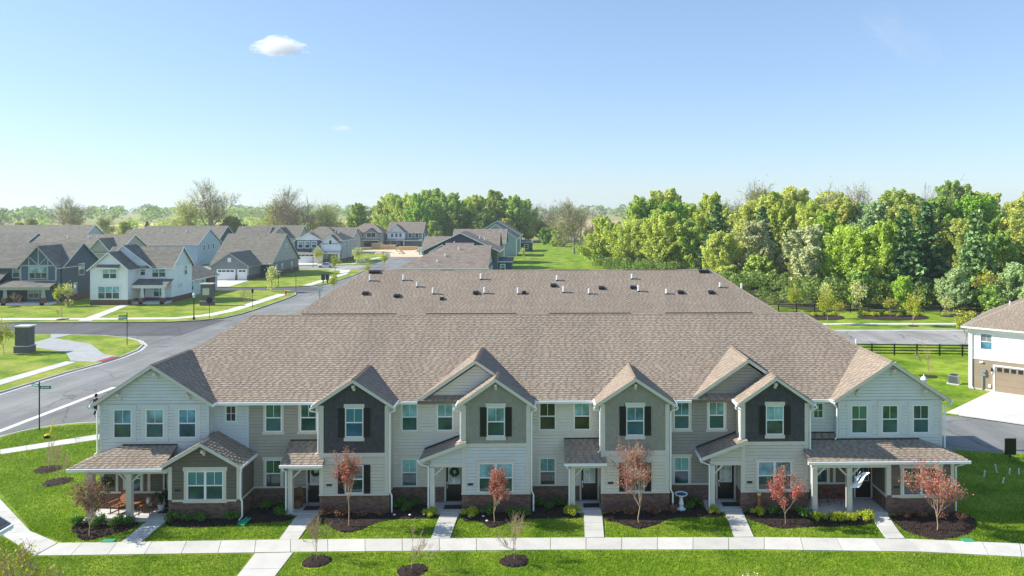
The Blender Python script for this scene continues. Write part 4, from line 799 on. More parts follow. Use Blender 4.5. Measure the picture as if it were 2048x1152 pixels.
sroof(h, -74.3, -68.1, 91.0, 93.5, 3.0, 3.9, 'roof_grey'); part('porch_beam', 'trim_white', h, (-74.2, -68.4, 91.1, 91.35, 2.45, 2.82)); part('porch_slab', 'concrete_new', h, (-74.2, -68.4, 91.0, 93.5, -.5, 0))
for x in (-72.6, -68.9): post(h, x, 91.4, 0, 2.45, pier=.75)
base(h, -80.7, -74.3, 90, 93.6, .55); base(h, -80.69, -68.5, 93.52, 101.2, .56)
part('corner_board', 'trim_white', h, (-80.76, -80.45, 89.93, 90.0, .6, 6.1), (-74.55, -74.24, 89.93, 90, .6, 6.1), (-68.75, -68.44, 93.43, 93.5, .6, 6.1))
T = fE(-68.5); hwin(h, T, 98.3, 99.2, 4.2, 5.9, up='glass_pale'); hwin(h, T, 96.0, 97.1, 2.0, 2.9, sash=False)
block(h, 'house_side', -80, -69.6, 101.2, 114.5, -.6, 2.9, 'wing_wall'); groof(h, -80, -69.6, 101.2, 114.5, 2.9, 5.4, 'y', roof='roof_brown', wall='house_side'); hwin(h, fE(-69.6), 103, 104, .7, 2.4); hwin(h, fE(-69.6), 107.5, 108.5, .7, 2.4); part('chimney_stack', 'far_brick', h, (-69.6, -68.9, 109.5, 112, -.5, 2.6))
pipes(h, [(-76.5, 99.2, 8.5), (-71, 99.0, 8.7)])
rebase(h, (-75, 93, ZL))
# ---- grey house with the two garage doors
h = thing('house', 'grey house with a broad brown roof and two white garage doors', 'house')
block(h, 'house_grey', -83, -68.8, 142, 162, -.6, 3.1); groof(h, -83, -68.8, 142, 162, 3.1, 10.0, 'x', roof='roof_brown', wall='house_greige', fas='trim_grey')
block(h, 'house_grey', -79.9, -71.2, 134.4, 142, -.6, 3.1); groof(h, -79.9, -71.2, 134.4, 147, 3.1, 6.1, 'y', roof='roof_brown', wall='house_grey', fas='trim_grey', ends=(1, 0))
T = fS(134.4); gdoor(h, T, -78.4, -74.3, -.3, 2.1, lights=4); gdoor(h, T, -73.6, -71.6, -.3, 2.1, lights=2); part('louvre', 'trim_white', h, (-76.0, -75.2, 134.34, 134.4, 3.9, 4.9))
part('painted_recess', 'house_navy', h, (-71.2, -69.4, 141.8, 142.0, -.5, 2.9)); hwin(h, fE(-68.8), 151.5, 152.8, 5.6, 7.2, 2);  # flat navy panel on the front wall paints the shade of a recess
for y in (145, 149, 156): hwin(h, fE(-68.8), y, y+.9, .5, 2.3, up='glass_pale')
part('brick_base', 'far_brick', h, (-79.96, -78.6, 134.3, 134.5, -.5, .9), (-74.2, -73.7, 134.3, 134.5, -.5, .9), (-71.5, -71.1, 134.3, 142, -.5, .7), (-68.8, -68.7, 142, 162.05, -.5, .8))
part('corner_board', 'trim_grey', h, (-71.45, -71.14, 134.33, 134.4, .9, 3.0)); pipes(h, [(-75, 150.5, 8.6), (-78, 138, 4.2)])
rebase(h, (-76, 142, ZL))
# ---- navy and white house
h = thing('house', 'navy and white house with white garage door behind the parked silver car', 'house')
block(h, 'house_greige', -79.2, -65, 190.5, 204, -.6, 6.5); hroof(h, -79.2, -65, 190.5, 204, 6.5, 10.6, -74, -71.5, roof='roof_brown')
block(h, 'house_navy', -79.2, -70.6, 189.6, 190.7, 2.9, 6.4, 'front_wall'); groof(h, -79.2, -70.8, 189.6, 195, 6.6, 8.9, 'y', roof='roof_brown', wall='house_white', ends=(1, 0))
T = fS(189.6)
for x in (-78.2, -76.1, -74.0): hwin(h, T, x, x+1.5, 4.2, 6.2)
block(h, 'house_navy', -79.2, -71, 189.6, 190.6, -.6, 2.5, 'garage_wall'); gdoor(h, T, -78.6, -73.3, -.3, 2.2); sroof(h, -79.4, -71.5, 188.6, 189.7, 2.7, 3.1, name='canopy')
block(h, 'house_white', -71.2, -65.2, 189.2, 190.6, 2.9, 5.6, 'gable_block'); groof(h, -71.2, -65.2, 189.2, 193, 5.4, 8.2, 'y', roof='roof_grey', wall='house_white', ends=(1, 0), oh=.3); hwin(h, fS(189.2), -68.6, -67.8, 5.3, 6.6, sash=False, up='glass_black')
block(h, 'house_tan', -73.2, -70.4, 188.6, 190.6, -.6, 3.2, 'porch_wall'); groof(h, -73.4, -70.2, 188.6, 190.6, 3.2, 5.0, 'y', roof='roof_grey', wall='house_tan', ends=(1, 0), oh=.25)
sroof(h, -70.4, -64.8, 187.9, 190.4, 2.8, 3.4); hwin(h, fS(190.5), -69.6, -66.4, .6, 2.3, 2); post(h, -65.3, 188.2, 0, 2.7); base(h, -71.5, -65, 188.8, 190.7, .6)
for y in (193, 197): hwin(h, fE(-65), y, y+.8, 4.2, 5.8, up='glass_pale')
part('brick_base', 'far_brick', h, (-65, -64.9, 190.5, 204, -.5, .8)); pipes(h, [(-68.5, 195.5, 8.8), (-67.6, 196.2, 8.4), (-68.2, 197.4, 8.6)])
rebase(h, (-72, 190.5, ZL))
# ---- dark-trimmed house beyond the building site
h = thing('house', 'grey house with dark-edged white gable left of the far white house', 'house')
block(h, 'house_greige', -89, -73.6, 284, 297, -.6, 5.8); hroof(h, -89, -73.6, 284, 297, 5.8, 9.6, -83, -79, roof='roof_tan', fas='house_slate')
block(h, 'house_white', -88.8, -83, 283.2, 284.2, 2.8, 5.8, 'gable_block'); groof(h, -88.8, -83, 283.2, 288, 5.4, 8.2, 'y', roof='roof_grey', wall='house_white', fas='house_slate', ends=(1, 0)); groof(h, -81.4, -75.2, 283.2, 288, 5.6, 7.7, 'y', roof='roof_grey', wall='house_greige', fas='house_slate', ends=(1, 0)); block(h, 'house_greige', -81.4, -75.2, 283.2, 284.1, 2.8, 5.6, 'bay_wall')
T = fS(283.2); hwin(h, T, -86.8, -85.0, 3.9, 6.0, 2, 'house_slate', up='glass_black', lo='glass_black'); hwin(h, T, -80.2, -76.4, 3.8, 5.6, 2, up='glass_black', lo='glass_black'); hwin(h, fS(284), -82.6, -81.6, 3.8, 5.4)
sroof(h, -89, -82.6, 281.8, 284, 2.6, 3.3, 'roof_tan'); part('painted_opening', 'glass_black', h, (-81.5, -75.4, 283.9, 284.05, -.3, 2.1)); sroof(h, -82, -74.8, 282.2, 284, 2.5, 3.0, 'roof_tan', name='canopy'); part('door', 'door_black', h, (-85.2, -84, 283.9, 284, -.3, 2.0)); post(h, -83, 282.2, 0, 2.5); post(h, -88.6, 282.2, 0, 2.5)  # black panel paints the dark inside of the garage opening
rebase(h, (-81, 284, ZL))
# ---- white and blue house
h = thing('house', 'white and blue-grey house with brown roof standing before the far trees', 'house')
block(h, 'house_bluegrey', -72.2, -57, 288, 300, -.6, 5.8); groof(h, -72.2, -57, 288, 300, 5.8, 10.2, 'x', roof='roof_tan', wall='house_bluegrey')
block(h, 'house_white', -72.2, -64.6, 287.2, 288.1, 2.8, 5.8, 'gable_block'); groof(h, -72.2, -64.6, 287.2, 292, 5.6, 9.2, 'y', roof='roof_grey', wall='house_white', ends=(1, 0))
T = fS(287.2)
for x in (-70.6, -68.8, -67.0): hwin(h, T, x, x+1.0, 3.6, 5.2, up='glass_black', lo='glass_black')
for x in (-63.2, -60.2): hwin(h, fS(288), x, x+1.4, 3.4, 5.2, up='glass_black', lo='glass_black')
sroof(h, -72.6, -64.4, 285.8, 288, 2.4, 3.1, 'roof_tan'); hwin(h, fS(287.2), -70.6, -68.2, .3, 1.9, 2, up='glass_black'); sroof(h, -64.6, -57, 285.8, 288, 2.2, 2.9, 'roof_tan'); post(h, -64.8, 286, 0, 2.3); part('door', 'door_black', h, (-66.4, -65.4, 287.1, 287.2, -.3, 1.9)); block(h, 'house_bluegrey', -72.2, -64.6, 287.2, 288.05, -.6, 2.6, 'lower_wall'); base(h, -72.2, -66.8, 287.2, 288.1, .3)
part('corner_board', 'trim_white', h, (-57.3, -56.95, 287.93, 288, -.2, 5.7)); hwin(h, fE(-57), 292, 293, 3.5, 5)
rebase(h, (-65, 288, ZL))
# ---- roofs behind the left-hand houses
def back_house(label, x0, x1, y0, y1, ze, zr, wall, roof, cross=(), pp=(), ends=(1, 1), wins=()):
    h = thing('house', label, 'house'); block(h, wall, x0, x1, y0, y1, -.6, ze); groof(h, x0, x1, y0, y1, ze, zr, 'x', roof=roof, wall=wall, ends=ends)
    for c0, c1, cz, cw in cross: groof(h, c0, c1, y0-.1, (y0+y1)/2, ze, cz, 'y', roof=roof if cw else 'roof_grey', wall=cw or wall, ends=(1, 0)); 
    for y in wins: hwin(h, fE(x1), y, y+.9, ze-2.0, ze-.4, up='glass_black', lo='glass_black')
    pipes(h, [(x, (y0*.62+y1*.38), ze+(zr-ze)*.76) for x in pp], .12, .6); rebase(h, ((x0+x1)/2, y0, ZL)); return h
back_house('house with navy gable end just above the timbered teal house', -176, -138, 154, 168, 6.2, 10.0, 'house_slate', 'roof_grey', [(-152, -144, 9.0, 'house_slate')], (-166, -150))
back_house('house with long brown roof and pale blue gable tip, farthest back at left', -225, -159, 214, 228, 6.4, 10.6, 'house_sky', 'roof_brown', [(-196, -187, 10, 'house_greige')])
back_house('house whose brown roof with two white pipes shows left of the pale corner house', -125, -103, 137, 151, 6.2, 10.1, 'house_greige', 'roof_brown', [(-110, -104.4, 9.4, 'house_greige')], (-118, -113))
back_house('house with dark charcoal roof behind the two-pipe roof', -132, -114, 188, 201, 6.0, 9.8, 'house_sky', 'roof_grey', [(-123, -116, 9.6, None)], (-119, -117))
back_house('tall house with pale blue gable end behind the grey garage house', -126, -104, 179, 194.5, 6.0, 10.3, 'house_sky', 'roof_brown', [], (-117, -110), wins=(183, 186, 189))
back_house('brown-roofed house with dark gable end peeking over the pale blue gable', -138, -111.5, 210, 223, 6.2, 10.4, 'house_slate', 'roof_brown')
back_house('small brown-roofed house tucked behind the grey garage house ridge', -112, -101, 224, 234, 6.0, 9.9, 'house_sky', 'roof_brown')
back_house('brown-roofed house in front of the yellow field, left of the tall bare trees', -106, -90, 224, 237, 6.0, 10.2, 'house_greige', 'roof_brown', [(-99, -93, 9.6, None)])
back_house('house with a low brown roof among the bare trunks', -88, -74, 236, 248, 5.6, 9.2, 'house_greige', 'roof_brown')
# ---- houses beyond the second row
h = thing('house', 'brown-roofed house with three white pipes right behind the second townhouse roof', 'house')
block(h, 'house_sky', -27.6, -11.9, 93, 107, -.6, 5.9); m = MB(); oh = .4
m.add([(-28, 92.6, 5.75), (-11.5, 92.6, 5.75), (-11.5, 107.4, 5.75), (-28, 107.4, 5.75), (-20.4, 100, 9.55), (-11.5, 100, 9.55)], [(0, 1, 5, 4), (2, 3, 4, 5), (3, 0, 4), (0, 3, 2, 1)]); r_ = m.build('roof', 'roof_tan', h)
m = MB(); m.slab([(-11.9, 93, 5.8), (-11.9, 107, 5.8), (-11.9, 100, 9.4)], (-.2, 0, 0)); m.build('gable_wall', 'house_sky', h); part('fascia', 'trim_white', r_, (-28, -11.4, 92.48, 92.58, 5.6, 5.76))
for x in (-25.3, -20.8): hwin(h, fS(93), x, x+1.0, 4.1, 5.4, sash=False, up='glass_green')
pipes(h, [(-17.6, 98.6, 8.75), (-19.8, 96.4, 7.6), (-21, 94.6, 6.7)], .11, .55); rebase(h, (-20, 93, ZL))
h = thing('house', 'dark slate house whose wide front gable rises behind the three-pipe roof', 'house')
block(h, 'house_slate', -32.4, -13.9, 147, 160, -.6, 6.0); groof(h, -32.4, -13.9, 147, 160, 6.0, 10.4, 'y', roof='roof_tan', wall='house_slate', oh=.8); groof(h, -30.5, -24.8, 146.4, 149, 5.8, 7.4, 'y', roof='roof_tan', wall='house_slate', ends=(1, 0)); block(h, 'house_slate', -30.5, -24.8, 146.4, 147.1, -.6, 5.7, 'bay_wall'); block(h, 'house_olive', -13.9, -13.8, 147, 160, -.5, 5.8, 'side_wall'); groof(h, -26, -20, 141, 147.5, 5.9, 7.9, 'x', roof='roof_tan', wall='house_slate')
block(h, 'house_navy', -13.8, -10.4, 148, 154, -.6, 2.9, 'porch_wall'); sroof(h, -13.8, -10, 147.6, 154.4, 3.0, 3.7, 'house_navy'); hwin(h, fS(148), -13.2, -12, .6, 2.2); pipes(h, [(-17.5, 151, 8.4), (-18.6, 149.6, 8.8), (-24.6, 146, 7.6)], .12, .6); rebase(h, (-23, 147, ZL))
for lab, x0, x1, y0, y1, ze, zr, wl, ax in (('tan-roofed house behind the dark slate gable', -24, -15, 163, 177, 6, 10.3, 'house_olive', 'x'), ('tan-roofed house third behind the dark slate gable', -30, -14.4, 184, 197, 6, 10.0, 'house_mid', 'x'), ('grey-blue house with white corner trim at the edge of the backyards', -27, -12.4, 219, 231, 6, 10.8, 'house_mid', 'y'), ('blue-grey house farthest along the backyards', -30, -12.2, 246, 259, 6.2, 11.6, 'house_bluegrey', 'y')):
    h = thing('house', lab, 'house'); block(h, wl, x0, x1, y0, y1, -.6, ze); groof(h, x0, x1, y0, y1, ze, zr, ax, roof='roof_tan', wall=wl)
    for k in (y0+3, y0+8): hwin(h, fE(x1), k, k+.9, 3.8, 5.3)
    part('corner_board', 'trim_white', h, (x1-.3, x1+.03, y0-.05, y0, -.4, ze-.2))
    if lab.startswith('tan-roofed house behind'): block(h, wl, -35.5, x0, y0+1, y1-1, -.6, 5.4, 'wing_wall'); groof(h, -35.5, x0, y0+1, y1-1, 5.4, 8.5, 'x', roof='roof_tan', wall=wl)
    if 'farthest' in lab: block(h, 'house_slate', x1, x1+4.4, y0+2, y0+9, -.6, 3.2, 'porch_wall'); sroof(h, x1, x1+4.8, y0+1.5, y0+9.4, 3.3, 3.9, 'roof_grey'); hwin(h, fS(y0+2), x1+1.4, x1+2.8, .6, 2.3, up='glass_green')
    rebase(h, ((x0+x1)/2, y0, ZL))
# ---- garage house on the right (turned about 40 degrees)
h = thing('house', 'white and brown house with brown garage door at the right edge', 'house', (39.47, 27.38, 0), R(-40.2))
part('wall_core', 'r_brown', h, (.12, 21.9, .12, 13.9, -.6, 5.4)); T = fS(0)
lapw(h, T, [(0, 2.62), (22, 2.62), (22, 5.5), (0, 5.5)], [(.92, 1.98, 3.4, 5.0)], 'r_white'); lapw(h, T, [(0, -.3), (22, -.3), (22, 2.5), (0, 2.5)], [(2.0, 7.1, -.4, 2.15)], 'r_brown'); lapw(h, fW(0), [(0, -.3), (14, -.3), (14, 5.5), (0, 5.5)], [], 'r_white')
part('band_board', 'trim_white', h, (0, 22, -.05, 0, 2.5, 2.62)); part('corner_board', 'trim_white', h, (-.03, .16, -.045, 0, -.25, 5.45), (-.05, -.001, -.045, .16, -.25, 5.45))
spout(h, [(.05, -.5, 5.4), (.1, -.4, 5.25), (.26, -.09, 5.05), (.26, -.09, -.1), (.4, -.3, -.28)], .05)
window(h, T, .95, 1.95, 3.45, 4.95, up='glass_pale', lo='glass_cyan', trim=1, tm='trim_white')
gdoor(h, T, 2.15, 6.95, -.36, 2.0, 'garage_brown', 8); gdoor(h, T, 9.2, 14, -.36, 2.0, 'garage_brown', 8)
o = hip_body(h, -.5, 22.5, -.5, 14.5, 5.55, 7.2, 15, 7, 9.6, 'roof_base'); shingles('shingles', o, [(-.5, -.5, 5.55), (22.5, -.5, 5.55), (15, 7, 9.6), (7.2, 7, 9.6)], seed=701, e=.17, wd=.28); shingles('shingles', o, [(-.5, 14.5, 5.55), (-.5, -.5, 5.55), (7.2, 7, 9.6)], seed=702, e=.17, wd=.28); capline(o, (7.2, 7, 9.6), (-.5, -.5, 5.55))
part('gutter', 'gutter_white', o, (-.6, 22.5, -.62, -.515, 5.4, 5.54), (-.62, -.515, -.5, 14.5, 5.4, 5.54)); part('soffit', 'trim_white', o, (-.5, 22.5, -.5, 0, 5.36, 5.385)); MB().lathe([(.07, -.1), (.07, .4), (.05, .41)], 8, (2.6, 5.2, 7.2)).build('vent_pipe', 'trim_white', o)
mb_ = part('meter_box', 'grey_metal', h, (1.0, 1.42, -.17, -.02, 1.0, 1.62)); MB().tube([(1.16, -.09, 1.0), (1.16, -.09, -.32)], .07, 8).build('conduit', 'grey_metal', mb_); MB().lathe([(.1, 0), (.1, .08)], 10, (1.26, -.2, 1.3)).build('meter_dial', 'chrome', mb_)
part('outlet_box', 'trim_white', h, (1.62, 1.84, -.1, -.02, -.02, .26)); part('vent_hood', 'trim_white', h, (.9, 1.2, -.14, -.02, 2.2, 2.34))
wl_ = part('wall_lamp', 'black_paint', h, (1.86, 2.0, -.16, -.02, 1.5, 1.8)); part('lamp_shade', 'lamp_glass', wl_, (1.88, 1.98, -.15, -.05, 1.3, 1.5)); part('house_number', 'dark_metal', h, (5.6, 6.1, -.05, -.02, 2.24, 2.36)); part('foundation', 'concrete', h, (-.04, 2.1, -.05, 0, -.6, -.22))
pavement('garage_apron', [((41.0, 26.2), (32.8, 18.95), (35.6, 16.9), (43.6, 23.8)), ((43.6, 23.8), (35.6, 16.9), (38.6, 14.6), (46.2, 21.6))], 'concrete_new', z=ZL+.036)
ac = thing('air_conditioner', 'grey air conditioner unit behind the corner of the right-hand house', 'air conditioner', (39.0, 29.2, ZL), R(-40)); part('body', 'grey_metal', ac, (-.42, .42, -.42, .42, .08, .85)); part('pad', 'concrete', ac, (-.55, .55, -.55, .55, -.02, .08))
m = MB(fS(-.42)); 
for i in range(9): m.box(-.4, .4, .005, .02, .14+i*.075, .17+i*.075)
m.build('grille', 'dark_metal', ac); MB().lathe([(.36, .86), (.36, .9), (.1, .92)], 14).build('fan_guard', 'dark_metal', ac)
# eave corner of a house that just enters at the lower left
h = thing('house', 'dark eave corner of a house cut off at the lower left edge', 'house')
block(h, 'siding_light', -33, -19.6, -34, -16.5, -.6, 5.7); groof(h, -33, -19.6, -34, -16.5, 5.95, 10.2, 'y', roof='roof_grey', wall='siding_light', oh=.5)
window(h, fE(-19.54), -24, -23, 3.9, 5.4); rebase(h, (-26, -25, ZL))
# ================================================================ VEGETATION
def quads_mesh(name, C, Nn, size, rng, asp=1.0):
    """C centres (n,3), Nn normals, size (n,) -> mesh of separate small leaf quads"""
    n = len(C); r = rng.normal(size=(n, 3)); Nn = Nn/np.maximum(1e-6, np.linalg.norm(Nn, axis=1, keepdims=True))
    u = np.cross(Nn, r); u /= np.maximum(1e-6, np.linalg.norm(u, axis=1, keepdims=True)); v = np.cross(Nn, u)
    s = size[:, None]; q = np.stack([C-u*s*asp-v*s*.25, C+v*s*-.75, C+u*s*asp-v*s*.15, C+v*s*.9], 1).reshape(-1, 3)
    me = bpy.data.meshes.new(name); me.vertices.add(4*n); me.vertices.foreach_set('co', q.astype(np.float32).ravel())
    me.loops.add(4*n); me.loops.foreach_set('vertex_index', np.arange(4*n, dtype=np.int32)); me.polygons.add(n)
    me.polygons.foreach_set('loop_start', np.arange(0, 4*n, 4, dtype=np.int32)); me.polygons.foreach_set('loop_total', np.full(n, 4, dtype=np.int32)); me.update(); me.validate()
    return me
def lobes_cloud(rng, lobes, dens, size, flat=.8, rnd=.9, shell=.35):
    C = []; Nn = []
    for (x, y, z, r) in lobes:
        n = max(6, int(dens*r*r)); d = rng.normal(size=(n, 3)); d /= np.linalg.norm(d, axis=1, keepdims=True)
        rr = r*(1-shell*rng.random(n)**1.5)[:, None]*(1+.25*(rng.random(n)[:, None]-.3)); p = d*rr; p[:, 2] *= flat
        C.append(p+np.array([x, y, z])); Nn.append(d+rnd*rng.normal(size=(n, 3)))
    C = np.concatenate(C); Nn = np.concatenate(Nn); return C, Nn, size*rng.uniform(.55, 1.35, len(C))
def branch_mesh(name, segs, n=5):
    m = MB()
    for path, rad in segs: m.tube(path, rad, n, cap=False)
    me = bpy.data.meshes.new(name); me.from_pydata(m.v, [], m.f); me.polygons.foreach_set('use_smooth', [True]*len(me.polygons)); return me
def bend(a, b, rng, k=.1, n=4):
    a, b = np.array(a, float), np.array(b, float); L = np.linalg.norm(b-a); mid = rng.normal(size=3)*L*k
    return [tuple(a+(b-a)*t+mid*4*t*(1-t)) for t in np.linspace(0, 1, n)]
def deciduous(seed, H, Rr, hb, leaf, mat, bark='bark_far', nl=60, dens=42, lob=(.11, .25), top=1.0):
    """trunk, forking limbs, and sprays of leaves strung along the outer branches: ragged outline, gaps, light and dark clumps"""
    rng = np.random.default_rng(seed); segs = []; C = []; Nn = []
    tr = bend((0, 0, -.5), (rng.normal()*.6, rng.normal()*.6, H*.62), rng, .03, 6); segs.append((tr, list(np.linspace(H*.02, H*.007, 6))))
    ph = rng.random(4)*6.28; lean = rng.normal(size=2)*Rr*.12
    for i in range(nl):
        a = rng.random()*6.283; t = rng.random()**.75; env = .72+.26*math.sin(2*a+ph[0]+3*t)+.2*math.sin(3*a+ph[1])+.16*math.sin(7*t+ph[2]+a)
        z = hb+(H-hb)*(.04+.86*t)*(1+.03*rng.normal()); w_ = 1.42*Rr*max(.2, math.sin(math.pi*min(.95, .2+.7*t**top))**.6)*max(.4, env)
        rr = w_*rng.uniform(.35, 1.12); tip = np.array([rr*math.cos(a)+lean[0]*t, rr*math.sin(a)+lean[1]*t, z]); st = np.array([0, 0, max(hb*.5, min(H*.62, z-rr*rng.uniform(.7, 1.5)-H*.06))])
        path = bend(st, tip, rng, .1, 5)
        if i % 2 == 0: segs.append((path, list(np.linspace(H*.0065, H*.0015, 5))))
        P = np.array(path); d0 = (P[4]-P[2]); L = np.linalg.norm(d0)+.01; k = int(dens*rng.uniform(.45, 1.4)); r = Rr*rng.uniform(*lob)
        s = rng.random(k)**.6; base = P[2]+np.outer(s, d0*.92); taper = r*(.45+.75*np.sin(np.pi*np.clip(s, 0, 1)**.8))[:, None]
        q = rng.normal(size=(k, 3)); q /= np.linalg.norm(q, axis=1, keepdims=True); off = q*taper*(rng.random((k, 1))**.35); off[:, 2] = off[:, 2]*.8+.15*np.abs(off[:, 2])
        C.append(base+off); Nn.append(q*.9+np.array([0, 0, .45])+.7*rng.normal(size=(k, 3)))
    C = np.concatenate(C); Nn = np.concatenate(Nn); C[:, 2] = np.maximum(C[:, 2], .05)
    return branch_mesh('trunk', segs), quads_mesh('crown', C, Nn, leaf*rng.uniform(.55, 1.35, len(C)), rng), bark, mat
def conifer(seed, H, Rr, leaf=.38, n=9000):
    rng = np.random.default_rng(seed); C = []; Nn = []; segs = [([(0, 0, -.5), (0, 0, H*.5), (.1, 0, H)], [H*.018, H*.011, .03])]; z = H*.08
    while z < H*.98:
        t = (z-H*.08)/(H*.9); L = Rr*(1-t)**.75*(.72+.28*rng.random())+.25
        for k in range(int(4+3*(1-t))):
            a = rng.random()*6.283; l = L*rng.uniform(.65, 1.15); e = np.array([math.cos(a)*l, math.sin(a)*l, l*rng.uniform(-.12, .22)]); o = np.array([0, 0, z])
            segs.append(([tuple(o), tuple(o+e)], [.06, .02])); m_ = int(16+44*l/Rr); tt = rng.uniform(.25, 1.05, m_)[:, None]
            p = o+e*tt+rng.normal(size=(m_, 3))*np.array([.28, .28, .16])*(.5+.6*l/Rr*(1.2-tt)+.25); C.append(p); Nn.append(np.tile([0, 0, 1.], (m_, 1))+.8*rng.normal(size=(m_, 3)))
        z += rng.uniform(.35, .7)*H/22+.1
    C = np.concatenate(C); Nn = np.concatenate(Nn); return branch_mesh('trunk', segs, 4), quads_mesh('crown', C, Nn, leaf*rng.uniform(.6, 1.3, len(C)), rng, 1.3), 'bark_far', 'needle'
def twiggy(seed, H, spread, depth=5, bud=0, bmat='leaf_bud', bark='bark_far', r0=None, leafs=.12, first=.28, nb=(2, 4), minr=.02, up=.35, bn=1):
    """bare or budding tree: recursive branching"""
    rng = np.random.default_rng(seed); segs = []; tips = []
    def grow(p, d, L, r, k):
        q = p+d*L; mid = (p+q)/2+rng.normal(size=3)*L*.05; segs.append(([tuple(p), tuple(mid), tuple(q)], [r, r*.85, max(minr, r*.66)]))
        if k == 0: tips.append(q); return
        if k <= 2: tips.append(mid); tips.append(q)
        ld = d+rng.normal(size=3)*spread*.3+np.array([0, 0, up*.2]); ld /= np.linalg.norm(ld); grow(q, ld, L*rng.uniform(.7, .9), max(minr, r*.7), k-1)
        for i in range(int(rng.integers(nb[0], nb[1]+1))-1+(1 if k == depth else 0)):
            nd = d+rng.normal(size=3)*spread*1.5+np.array([0, 0, up*.4]); nd /= np.linalg.norm(nd); grow(p+(q-p)*rng.uniform(.45 if k < depth else .8, 1), nd, L*rng.uniform(.55, .85), max(minr, r*.55), k-1)
    grow(np.array([0, 0, -.3]), np.array([0, 0, 1.]), H*first, r0 or H*.02, depth)
    zs = max(t[2] for t in tips); sc_ = H/zs
    segs = [([tuple(np.array(p)*np.array([sc_, sc_, sc_])) for p in path], rad) for path, rad in segs]; tips = np.array(tips)*sc_
    tr = branch_mesh('trunk', segs, 4); cr = None
    if bud:
        idx = rng.integers(0, len(tips), bud); C = tips[idx]+rng.normal(size=(bud, 3))*leafs*bn*1.6; cr = quads_mesh('crown', C, rng.normal(size=(bud, 3))+[0, 0, .5], leafs*rng.uniform(.6, 1.3, bud), rng)
    return tr, cr, bark, bmat
PROTO = {}
def proto(k, d): PROTO[k] = d
def plant(kind, name, label, cat, loc, s=1.0, rz=0, col=None, group=None, sz=None):
    tr, cr, bark, mat = PROTO[kind]; o = thing(name, label, cat, loc, rz, group); o.scale = (s, s, s*(sz or 1))
    if tr is not None: t = link('trunk', tr, bark, o)
    if cr is not None:
        c = link('crown', cr, mat, o)
        if col: c.color = (*col, 1)
    return o
for k, a in dict(d1=(1, 22, 6.2, 5, .25, 'leaf_green'), d2=(2, 24, 5.4, 6, .25, 'leaf_green'), d3=(3, 20, 6.6, 3, .25, 'leaf_green'), d4=(4, 23, 5.0, 4, .25, 'leaf_green'), d5=(5, 18, 5.6, 2.5, .25, 'leaf_green')).items(): proto(k, deciduous(*a, nl=165, dens=235))
proto('s1', deciduous(11, 19, 5.2, 2, .26, 'leaf_silver', nl=160, dens=220)); proto('s2', deciduous(12, 17, 4.6, 2, .26, 'leaf_silver', nl=160, dens=220))
proto('c1', conifer(21, 21, 5.0)); proto('c2', conifer(22, 19, 5.6)); proto('c3', conifer(23, 17, 4.2))
proto('b1', twiggy(31, 24, .46, 7, 600, 'leaf_bud', leafs=.14, minr=.022, first=.17)); proto('b2', twiggy(32, 22, .46, 7, 1300, 'leaf_bud', leafs=.16, minr=.022, bn=2, first=.18)); proto('b3', twiggy(33, 24, .5, 7, 2600, 'leaf_bud', leafs=.19, minr=.022, bn=3.5, first=.17)); proto('b4', twiggy(34, 20, .55, 7, 5200, 'leaf_green', leafs=.2, minr=.022, bn=4, first=.16))
proto('u1', deciduous(41, 5, 2.6, .2, .2, 'leaf_green', nl=70, dens=110, lob=(.14, .3))); proto('u2', deciduous(42, 7, 2.4, .4, .2, 'leaf_green', nl=70, dens=120, lob=(.14, .3)))
proto('y1', twiggy(51, 4.6, .22, 5, 900, 'leaf_yellow', 'bark_pale', .045, .10, .3, (2, 4), .008, .6)); proto('y2', twiggy(52, 4.0, .28, 5, 650, 'leaf_yellow', 'bark_pale', .045, .11, .36, (2, 4), .008, .5)); proto('y3', twiggy(53, 4.4, .3, 5, 700, 'leaf_green', 'bark_pale', .045, .13, .4, (2, 4), .008, .5))
proto('r1', twiggy(61, 4.5, .19, 6, 1300, 'leaf_red', 'bark_pale', .034, .045, .30, (2, 4), .0055, .8)); proto('r2', twiggy(62, 3.3, .22, 6, 1700, 'leaf_red', 'bark_pale', .032, .047, .30, (2, 4), .0055, .7)); proto('r3', twiggy(63, 4.35, .27, 6, 1150, 'leaf_red', 'bark_pale', .036, .045, .34, (2, 4), .0055, .5)); proto('r4', twiggy(64, 3.2, .25, 6, 1700, 'leaf_red', 'bark_pale', .03, .047, .32, (2, 4), .0055, .5)); proto('r5', twiggy(65, 3.5, .30, 6, 1200, 'leaf_copper', 'bark_pale', .032, .05, .28, (2, 4), .0055, .5)); proto('r6', twiggy(66, 3.9, .23, 6, 1700, 'leaf_red', 'bark_pale', .036, .05, .34, (2, 4), .0055, .6))
proto('t1', twiggy(71, 2.5, .28, 5, 90, 'leaf_bud', 'bark_pale', .018, .026, .34, (2, 4), .0045, .8)); proto('t2', twiggy(72, 2.7, .32, 5, 130, 'leaf_bud', 'bark_pale', .02, .026, .34, (2, 4), .0045, .8))
proto('w1', twiggy(73, 3.2, .3, 5, 500, 'blossom', 'bark_pale', .03, .07, .4, (2, 4), .007, .8)); proto('f1', twiggy(74, 4.2, .5, 6, 700, 'leaf_yellow', 'bark_pale', .04, .055, .3, (2, 4), .007, .6))
